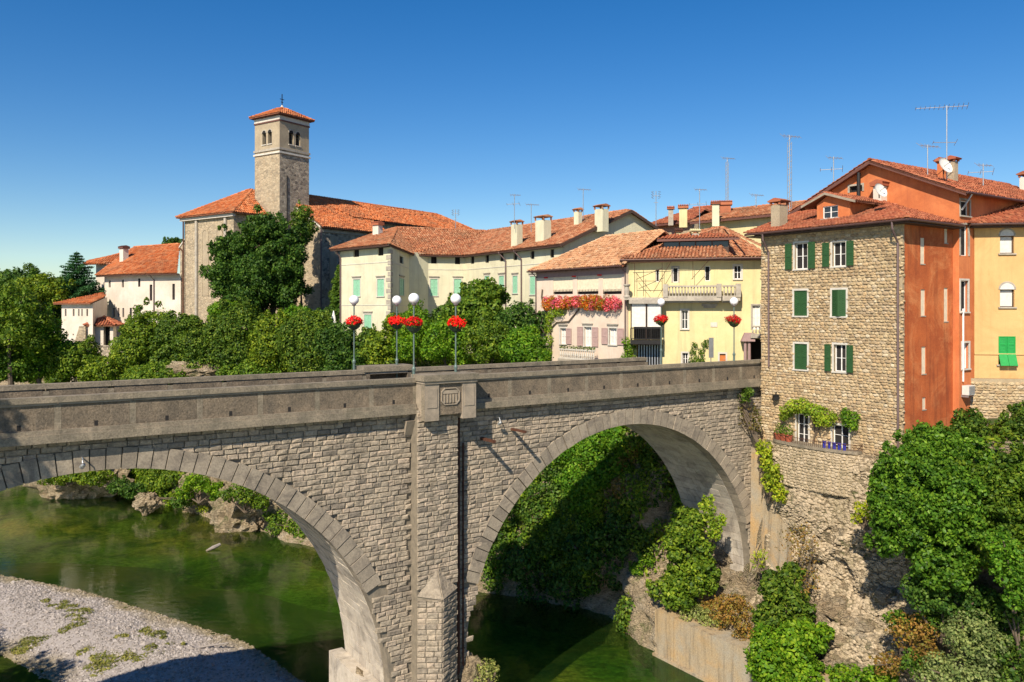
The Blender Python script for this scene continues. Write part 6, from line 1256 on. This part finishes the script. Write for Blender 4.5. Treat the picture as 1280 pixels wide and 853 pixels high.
# greenery before the palace
mids = [([(605,372,84,30,20),(590,400,83,38,30)],'leaf_mid','tall magnolia-like shrub rising before the palace middle windows',.34),
        ([(518,425,84,26,36)],'leaf_bright','ivy hummock between the second and third lamps',.24),([(478,440,86,22,30)],'leaf_mid','leafy shrub between the first and second lamps',.28),
        ([(500,404,87,18,14)],'leaf_mid','yellowish shrub top behind the second lamp',.28),([(560,430,80,30,34)],'leaf_bright','bright ivy slope behind the lamp right of the bay',.24),([(610,430,78,30,32)],'leaf_mid','climber-covered slope right of the fourth lamp',.24),
        ([(648,408,80,26,36)],'leaf_dark','dark green shrub below the palace right wing',.26),([(655,436,74,28,26)],'leaf_bright','bright green shrub next to the pink house',.24),([(462,430,88,14,22)],'leaf_dark','dark shrub at the palace corner behind the first lamp',.28),([(680,405,79,8,20)],'leaf_dark','narrow dark shrub at the pink house corner',.26),([(560,402,86,22,22)],'leaf_dark','dark shrub left below the magnolia',.28),([(672,448,72,16,14)],'leaf_bright','low bright shrub at the foot of the pink house',.22)]
for cs, mt, lab, sz in mids: bush(lab, [ell(*c) for c in cs], M[mt], 40, sz, nb=22, group='greenery below the cream palace', wid=.7)
tp_ = thing('topiary', 'clipped cone of ivy between the middle lamps', 'topiary', P(519,450,86)); m = MB(); leaves(m, [[*P(519,y,86), r*.086,r*.086,9*.086] for y, r in ((376,4.5),(384,8.5),(394,12),(406,14.5),(420,16),(434,17))], 75, .18, wid=.8, jit=.1, flat=.5); m.build('foliage', M['leaf_bright'], tp_); m = MB(); m.tube([P(519,470,86),P(519,380,86)],.12,6,raw=True); m.build('stem', M['bark'], tp_)
conifer('narrow cypress standing before the palace windows', 621, 420, 368, 92, 4.5, dens=.7, name='cypress', cat='cypress')
conifer('tall ivy column beside the dark church wall at the palace corner', 424, 400, 330, 100, 9, 'leaf_mid', .9, 'ivy_column', 'ivy')
um = thing('closed_parasol', 'closed white parasol among the bushes left of the first lamp', 'parasol', P(417,412,93)); m = MB(); c = P(417,410,93); m.lathe((c[0],c[1],c[2]), [(.32,0),(.36,.25),(.22,1.2),(.06,1.9),(0.02,2.0)], 9); m.build('canopy', M['white'], um); m = MB(); m.tube([(c[0],c[1],c[2]-1.5),(c[0],c[1],c[2]+.1)], .05, 6); m.build('pole', M['trim'], um)
rockmass('pale_rocks', 'pale rock outcrop showing between the bushes above the far parapet', P(240,466,93), (4.0,1.5,1.2), 5)
# bushes on banks, placed on the terrain surface
def on_bank(x, y, off=.3, tree_=None):
    h = hit(x, y, tree_)
    if h is None: return None
    p, n = h; n = n if n[1] < .9 and np.dot(n, -p+np.array([0,0,CAMZ])) > 0 else -n; return p + n*off
def ivy(label, pts, mat, size=.24, dens=40, r=1.2, name='ivy', cat='ivy', depth=.7, group=None, hang=1.0, wid=.7, sub=5):
    bl = []
    for q in pts:
        x, y = q[:2]; rr = (q[2] if len(q) > 2 else r)
        p = on_bank(x, y, .35*rr*depth)
        if p is None: continue
        for k in range(sub): d = rng.normal(size=3)*rr*.45*np.array([1,.5,1]); bl.append([*(p+d), rr*rng.uniform(.4,.65), rr*rng.uniform(.35,.5), rr*rng.uniform(.4,.6)*hang])
    if not bl: return
    t = thing(name, label, cat, np.array(bl[-1][:3])-np.array([0,0,.5]), group); m = MB(); leaves(m, bl, dens, size, wid=wid); m.build('foliage', M[mat], t)
    s = MB(); c = np.array(bl)[:, :3]
    for k in range(0, len(c)-sub, sub*2): s.tube([c[k]-np.array([0,0,.6]), c[k+sub]], .035, 5, raw=True)
    s.build('stem', M['bark'], t)
cb = MB(); bl = []
for k in range(1500):
    n = rng.uniform(6.5, 110) if k % 3 else rng.uniform(6.5, 30); z = rng.uniform(.6, 17.5); o = BW(-90, n, z); r = BVH.ray_cast(Vector(o), Vector(BS))
    if r[0] is None or nz((n, z, 0), .12, 5) < (-.10 if n > 30 else -.03) or nz((n*1.3, z*1.3, 7), .35, 9) < -.22: continue
    p = np.array(r[0]); q = (p[0]/p[1]*FPX+CX, HZ-(p[2]-CAMZ)/p[1]*FPX)
    if 225 < q[0] < 345 and 590 < q[1] < 670: continue
    if 600 < q[0] < 700 and q[1] > 695: continue
    rr = rng.uniform(.5, 1.15); bl.append([*(p-BS*.2*rr), rr, rr*.8, rr*rng.uniform(.8, 1.5)])
for q_, (mt_, sz_, dn_) in enumerate((('leaf_mid',.28,20),('leaf_bright',.2,30),('leaf_dark',.34,15))):
    cb = MB(); sel = [b for i, b in enumerate(bl) if nz((b[0], b[1], b[2]), .25, 3)*3+rng.normal()*.25 > .15 if q_ == 1] if q_ == 1 else [b for i, b in enumerate(bl) if (i % 2 == 0) == (q_ == 0)]
    if q_ == 1: sel = [[b[0], b[1]-.1, b[2]-.3, b[3]*.7, b[4]*.8, b[5]*1.4] for b in sel]
    leaves(cb, sel, dn_, sz_, cull=.3); cb.build('cliff_ivy', M[mt_], kind='stuff', label=['curtains of ivy and scrub over the far river cliffs','bright hanging ivy strands over the far river cliffs','dark coarse ivy patches on the far river cliffs'][q_])
ivy('deep green bushes on the far bank under the left arch crown', [(115,600,2.0),(130,604,2.0),(150,598,1.8),(165,603,1.9),(140,590,2)], 'leaf_dark', .3, 36)
ivy('rounded dark bush hanging to the water in the left arch opening', [(185,602,2.0),(200,606,2.0),(215,605,2.0),(205,596,1.8),(222,600,1.7),(193,614,1.3),(212,616,1.2)], 'leaf_mid', .28, 38)
ivy('bright bush on the boulder under the left arch', [(272,618,1.2),(285,622,1.4),(298,626,1.4),(310,632,1.1),(290,612,1.2),(305,618,1)], 'leaf_bright', .26, 40)
ivy('small bush at the waterline beside the left arch curve', [(352,658,1.2),(365,664,1.1),(345,648,1.1),(380,668,1.0)], 'leaf_mid', .25, 38)
ivy('low yellowish growth on the shore right of the rounded bush', [(235,622,.9),(228,628,.7),(245,628,.7),(255,640,.8)], 'leaf_vine', .2, 34)
for nm, x, y, R_, s_ in (('boulder between the left arch ring and the water, far left',98,600,(5.5,3,3.0),2),('cliff boulder with greenery in the left arch opening',258,618,(3.5,2.5,4.5),3),('dark-based boulder standing in the water under the left arch',300,640,(3.4,2.6,3.4),4),('small pale boulder by the shore bush under the left arch',336,640,(1.6,1.5,2.8),6),('small shore boulder left of the rounded bush',178,625,(1.4,1.2,1.3),8)):
    h = hit(x, y+8)
    p = P(x, y, 24500/(y+22-HZ)); rockmass('boulder', nm, p + np.array([0,1.2,-.6]), R_, s_, kind=None, sub=20, mat='rock'); bpy.data.objects[-1] if False else None
for o in bpy.data.objects:
    if o.name.startswith('boulder'): o['category'] = 'boulder'; o.pop('kind', None)
blobs_at2 = [('low green scrub over the leftmost boulder of the far bank', [(70,598,101,20,8),(118,596,101,20,10),(96,592,102,18,9)], 'leaf_mid'), ('bright shrub on the cliff boulder under the left arch crown', [(245,604,93,18,13),(232,616,94,12,10),(268,612,92,12,10)], 'leaf_bright'), ('leafy shrub over the dark based boulder', [(300,618,86,24,9),(324,628,86,14,10)], 'leaf_mid'), ('dark shrub between the rounded bush and the boulder', [(168,614,99,18,9),(226,628,94,12,8),(150,608,100,16,10)], 'leaf_dark')]
# cliff seen through the right arch
ivy('dense green ivy high on the cliff in the right arch opening', [(x+rng.uniform(-6,6), y+rng.uniform(-6,6), 1.7) for x, y in ((765,548),(750,560),(735,565),(760,575),(745,585),(725,585),(710,575),(720,600),(738,610),(755,600),(770,560),(700,600),(768,590),(730,630),(712,620),(745,630))], 'leaf_bright', .24, 46)
ivy('darker leafy mass on the cliff left in the right arch opening', [(x+rng.uniform(-6,6), y+rng.uniform(-6,6), 1.8) for x, y in ((690,580),(675,600),(660,620),(690,615),(705,640),(680,640),(665,650),(650,645),(640,665),(700,660),(672,670),(628,665),(618,680))], 'leaf_dark', .26, 42)
ivy('bright ivy strand running down the cliff to the river, right arch', [(690,655,1.2),(682,668,1.2),(675,680,1.2),(668,690,1.0),(690,690,1.1),(698,700,1.0),(712,655,1.0),(705,675,1.0)], 'leaf_bright', .22, 50)
ivy('ivy curtain dangling just right of the arch ring', [(617,690,1.0),(618,703,.9),(620,715,.8),(619,726,.7),(632,700,.9),(625,690,1)], 'leaf_mid', .2, 50, hang=1.8)
ivy('brown and olive growth beside the right arch cliff', [(760,545,.8),(790,560,1.0),(782,575,1.0),(772,610,1.0),(775,590,.9)], 'leaf_brown', .2, 30)
# loose rubble bedded in the cliff under the terrace
O = [[] for _ in CB]; S = [[] for _ in CB]
for k in range(6500):
    n = rng.uniform(-14, -1.6); z = rng.uniform(3.6, 15.2)
    r = BVH.ray_cast(Vector(BW(30, n, z)), Vector(BS))
    if r[0] is None: continue
    s_, n_ = to_b(r[0]); w = rng.uniform(.14, .42); h = w*rng.uniform(.45, .8); q = rng.integers(len(CB)); O[q].append((-n_-w/2, s_-.07, r[0][2]-h/2)); S[q].append((w, .22, h))
mb = MB(); fr_ = Fr(BW(0,0), -BN)
for q in range(len(CB)): scatter(mb, CB[q], np.array(O[q]), np.array(S[q]), fr_)
mb.build('cliff_rubble_stones', M['rock_stone'], kind='stuff', label='rough stones bedded in the cliff wall below the terrace')
for i in range(26):
    n = rng.uniform(-18, 5); s_ = rng.uniform(41.5, 45); r = BVH.ray_cast(Vector(BW(s_, n, 60 if n < -1 else 5)), Vector((0,0,-1)))
    if r[0] is None or r[0][2] > 12: continue
    rr = rng.uniform(.35, .95); rockmass('boulder', 'rough pale rock lying among the scrub on the right bank slope', np.array(r[0]), (rr*1.2, rr, rr*.8), i+20, kind=None, sub=9, group='loose rocks on the right bank')['category'] = 'boulder'
ivy('dark scrub added low on the bank to deepen the shade under the right arch', [(x, y, 1.7) for x, y in ((650,700),(668,712),(690,716),(712,712),(735,715),(755,705),(772,690),(745,685),(720,690),(780,665),(700,735),(730,735),(675,735))], 'leaf_dark', .28, 26)  # dark foliage added to stand in for the deep shade under the arch
# growth on the right pier slope
def blobs_at(label, pts, mat, size, dens, name='bush', cat='bush', group=None, stem=True, wid=.65, part='foliage', base=None, mats=None):
    bl = []
    for x, y, D, rx, ry in pts:
        c, R = ell(x, y, D, rx, ry); bl += crown(c, R, 14, (.3,.45), -.8)
    b = np.array(base if base is not None else [bl[0][0], bl[0][1], min(q[2]-q[5] for q in bl)]); t = thing(name, label, cat, b, group); m = MB(); leaves(m, bl, dens, size, wid=wid); m.build(part, M[mat], t)
    if stem:
        s = MB()
        for k in rng.permutation(len(bl))[:7]: e = np.array(bl[k][:3]); s.tube([b-np.array([0,0,.2]), (b+e)/2+rng.normal(size=3)*.15, e], [.1,.06,.03], 5, raw=True)
        s.build('stem', M['bark'], t)
    return t
for _l, _p, _m in blobs_at2: blobs_at(_l, _p, _m, .26, 30)
blobs_at('tall bush growing against the vault under the right arch', [(858,690,57.5,26,38),(845,735,57,30,26),(862,655,58,20,20),(878,720,56.5,20,30)], 'leaf_mid', .26, 60)
blobs_at('yellow-green climber hugging the right arch vault', [(885,640,57,9,22),(893,662,56.6,7,20),(903,650,56.5,4,10)], 'leaf_vine', .2, 55, name='climber', cat='climber')
blobs_at('pale weeds above the quay wall corner', [(868,765,56,26,7),(890,772,55,22,9)], 'leaf_silver', .16, 50)
blobs_at('rust brown undergrowth between arch foot and quay', [(915,765,54,26,24),(930,800,52.5,16,26),(890,760,56,16,10)], 'leaf_brown', .16, 50)
blobs_at('small light bush in the shade left of the quay wall', [(808,700,62,12,10),(795,712,62,10,8)], 'leaf_bright', .2, 40)
blobs_at('yellowish shore plant at the waterline under the right arch', [(790,778,61.5,18,12),(800,768,61.5,10,8)], 'leaf_vine', .18, 40)
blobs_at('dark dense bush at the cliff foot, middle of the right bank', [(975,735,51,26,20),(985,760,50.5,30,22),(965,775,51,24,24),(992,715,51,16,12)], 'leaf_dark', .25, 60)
blobs_at('bright leafy bush at the bottom of the cliff', [(975,820,48,42,30),(1005,795,48,32,16),(990,845,47,44,20),(1030,790,48,12,10)], 'leaf_bright', .24, 60)
blobs_at('low bush at the bottom right of the cliff', [(1065,850,46,30,14),(1100,848,44,22,12)], 'leaf_bright', .22, 50)
blobs_at('climbing ivy in the angle of cliff and bridge end', [(930,497,56.5,8,8),(936,490,56.5,8,6)], 'leaf_dark', .18, 60, name='ivy', cat='ivy')
blobs_at('yellow-green creeper on the cliff below the vine window', [(958,572,55.3,8,22),(966,600,54.8,12,22),(975,618,54.3,8,14),(950,560,55.6,5,10)], 'leaf_vine', .18, 60, name='creeper', cat='climber')
blobs_at('straw coloured creeper on the cliff beside the bridge end', [(945,525,56,7,22),(925,520,57,5,24)], 'leaf_brown', .16, 30, name='creeper', cat='climber')
blobs_at('thin yellow tufts on the cliff beside the arch foot', [(950,700,53.8,10,16)], 'leaf_vine', .14, 25)
blobs_at('dry brown brush hanging below the terrace rock', [(1000,680,50.5,22,34),(1010,725,50.3,16,20)], 'leaf_brown', .13, 16)
blobs_at('small shrub on the terrace edge beside the big tree', [(1080,640,47.5,12,16),(1072,650,47.8,8,8)], 'leaf_vine', .18, 40)
blobs_at('olive and rust brush low on the right bank', [(1140,790,43,26,22),(1110,830,43,20,14),(1160,820,42,20,18)], 'leaf_brown', .16, 40)
blobs_at('silvery drooping shrub at the lower right', [(1215,800,40.5,34,34),(1190,845,40,40,20),(1235,830,40,24,26)], 'leaf_silver', .16, 60)
# the big fig-like tree
bigtree('huge bright green broadleaf tree covering the right bank', [(1150,590,44.5,48,44),(1135,660,43.5,46,50),(1185,640,42.5,56,62),(1120,620,44.8,34,34),(1180,710,42,40,36),(1165,560,46,40,28),(1205,570,45.5,36,30)], BW(43.5,-17,5))
bigtree('second broadleaf tree at the right edge merging with the first', [(1250,620,42,50,48),(1275,690,41,40,50),(1240,680,42,40,40),(1290,600,42,40,44)], BW(45,-20.5,6), 'leaf_mid')
blobs_at('glossy dark shrub at the foot of the orange wall', [(1212,530,47.5,22,18),(1200,545,47,18,14)], 'leaf_dark', .2, 80)
blobs_at('dark round shrub before the rubble base wall at the right edge', [(1270,545,47,24,30),(1275,512,48,12,9)], 'leaf_dark', .2, 80)
blobs_at('bright ivy swag hanging at the right edge below the trees', [(1262,710,38.5,20,30),(1272,745,38.3,16,26),(1250,680,39,18,18)], 'leaf_bright', .16, 90, name='ivy', cat='ivy')
blobs_at('grass-like bright hedge below the base wall', [(1255,575,46,22,8)], 'leaf_bright', .14, 80)
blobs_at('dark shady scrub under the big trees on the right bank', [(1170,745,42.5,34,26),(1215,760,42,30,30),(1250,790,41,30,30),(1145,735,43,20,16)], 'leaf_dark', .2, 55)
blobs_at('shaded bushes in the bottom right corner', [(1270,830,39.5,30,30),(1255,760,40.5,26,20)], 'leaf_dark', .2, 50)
blobs_at('leafy sprawl beside the rust brush, low right bank', [(1120,775,44,16,12),(1150,830,42,22,16),(1165,775,43,20,14)], 'leaf_mid', .18, 50)
lg = thing('driftwood_log', 'bleached driftwood branch on the gravel beach near the weeds', 'log', P(250,815,57)); p = P(250,815,57); p[2] = beach_z(p[0],p[1])+.1; m = MB(); m.tube([p, p+np.array([1.1,.2,.1]), p+np.array([2.0,.1,.25])], [.09,.07,.03], 6, raw=True); m.tube([p+np.array([1.0,.2,.1]), p+np.array([1.5,.6,.4])], [.05,.02], 5, raw=True); m.build('log', M['pebble'], lg)
# plant at the pier, beach weeds, drift log
rockmass('boulder', 'pale boulder at the pier foot beside a small plant', P(585,858,44.5), (1.3,1.2,1.6), 11, kind=None, sub=18)['category'] = 'boulder'
blobs_at('small light green plant beside the boulder at the pier foot', [(610,838,44,14,14),(600,845,44,12,10)], 'leaf_silver', .13, 60)
lg = thing('driftwood_log', 'pale driftwood log lying in the shallow green water', 'log', P(266,687,82)); m = MB(); a = P(258,689.5,81.3); a[2] = .02; b = P(275,686,82.5); b[2] = .35; m.tube([a,(a+b)/2,b], [.12,.22,.16], 8, raw=True); m.build('log', M['pebble'], lg)
wd = MB(); bl = []
for x, y, r in ((58,750,.9),(68,757,1.0),(82,751,.8),(80,760,1.2),(97,765,1.5),(100,775,.9),(98,786,1.3),(90,772,.7),(178,788,1.1),(188,795,1.2),(180,792,.8),(202,799,.6),(215,805,.6),(228,804,.5),(147,801,.7),(125,818,1.6),(140,825,2.0),(120,832,1.5),(155,822,1.5),(40,800,1.8),(30,808,1.5),(50,795,1.4),(175,826,1.4),(105,812,1),(190,815,1.2)):
    D = 24000/(y-HZ); c = P(x,y,D); c[2] = beach_z(c[0],c[1])
    for k in range(4): bl.append([*(c+rng.normal(size=3)*np.array([.5,.5,0])*r*.6), r*.35,r*.35,.16])
leaves(wd, bl, 90, .2, up=.1, wid=.4); wd.build('beach_weeds', M['weeds'], kind='stuff', label='tufts of dry weeds scattered over the gravel beach')
# trees on the near left bank whose shade falls on parapet and beach
tree('bank_tree', 'tree on the near left bank shading the bridge parapet', 'tree', np.array([-27.2,18.6,29.0]), np.array([3.0,3.0,3.4]), 12, M['leaf_mid'], 30, .3, 22, .3)
tree('bank_tree', 'tree on the near left bank shading the gravel beach', 'tree', np.array([-45,44,11.0]), np.array([3.8,3.8,3.5]), 0, M['leaf_mid'], 14, .35, 16, .25)
tree('bank_tree', 'smaller tree on the near left bank beside the gravel', 'tree', np.array([-38.5,38,13.0]), np.array([3,3,3.4]), 0, M['leaf_mid'], 14, .35, 14, .25)
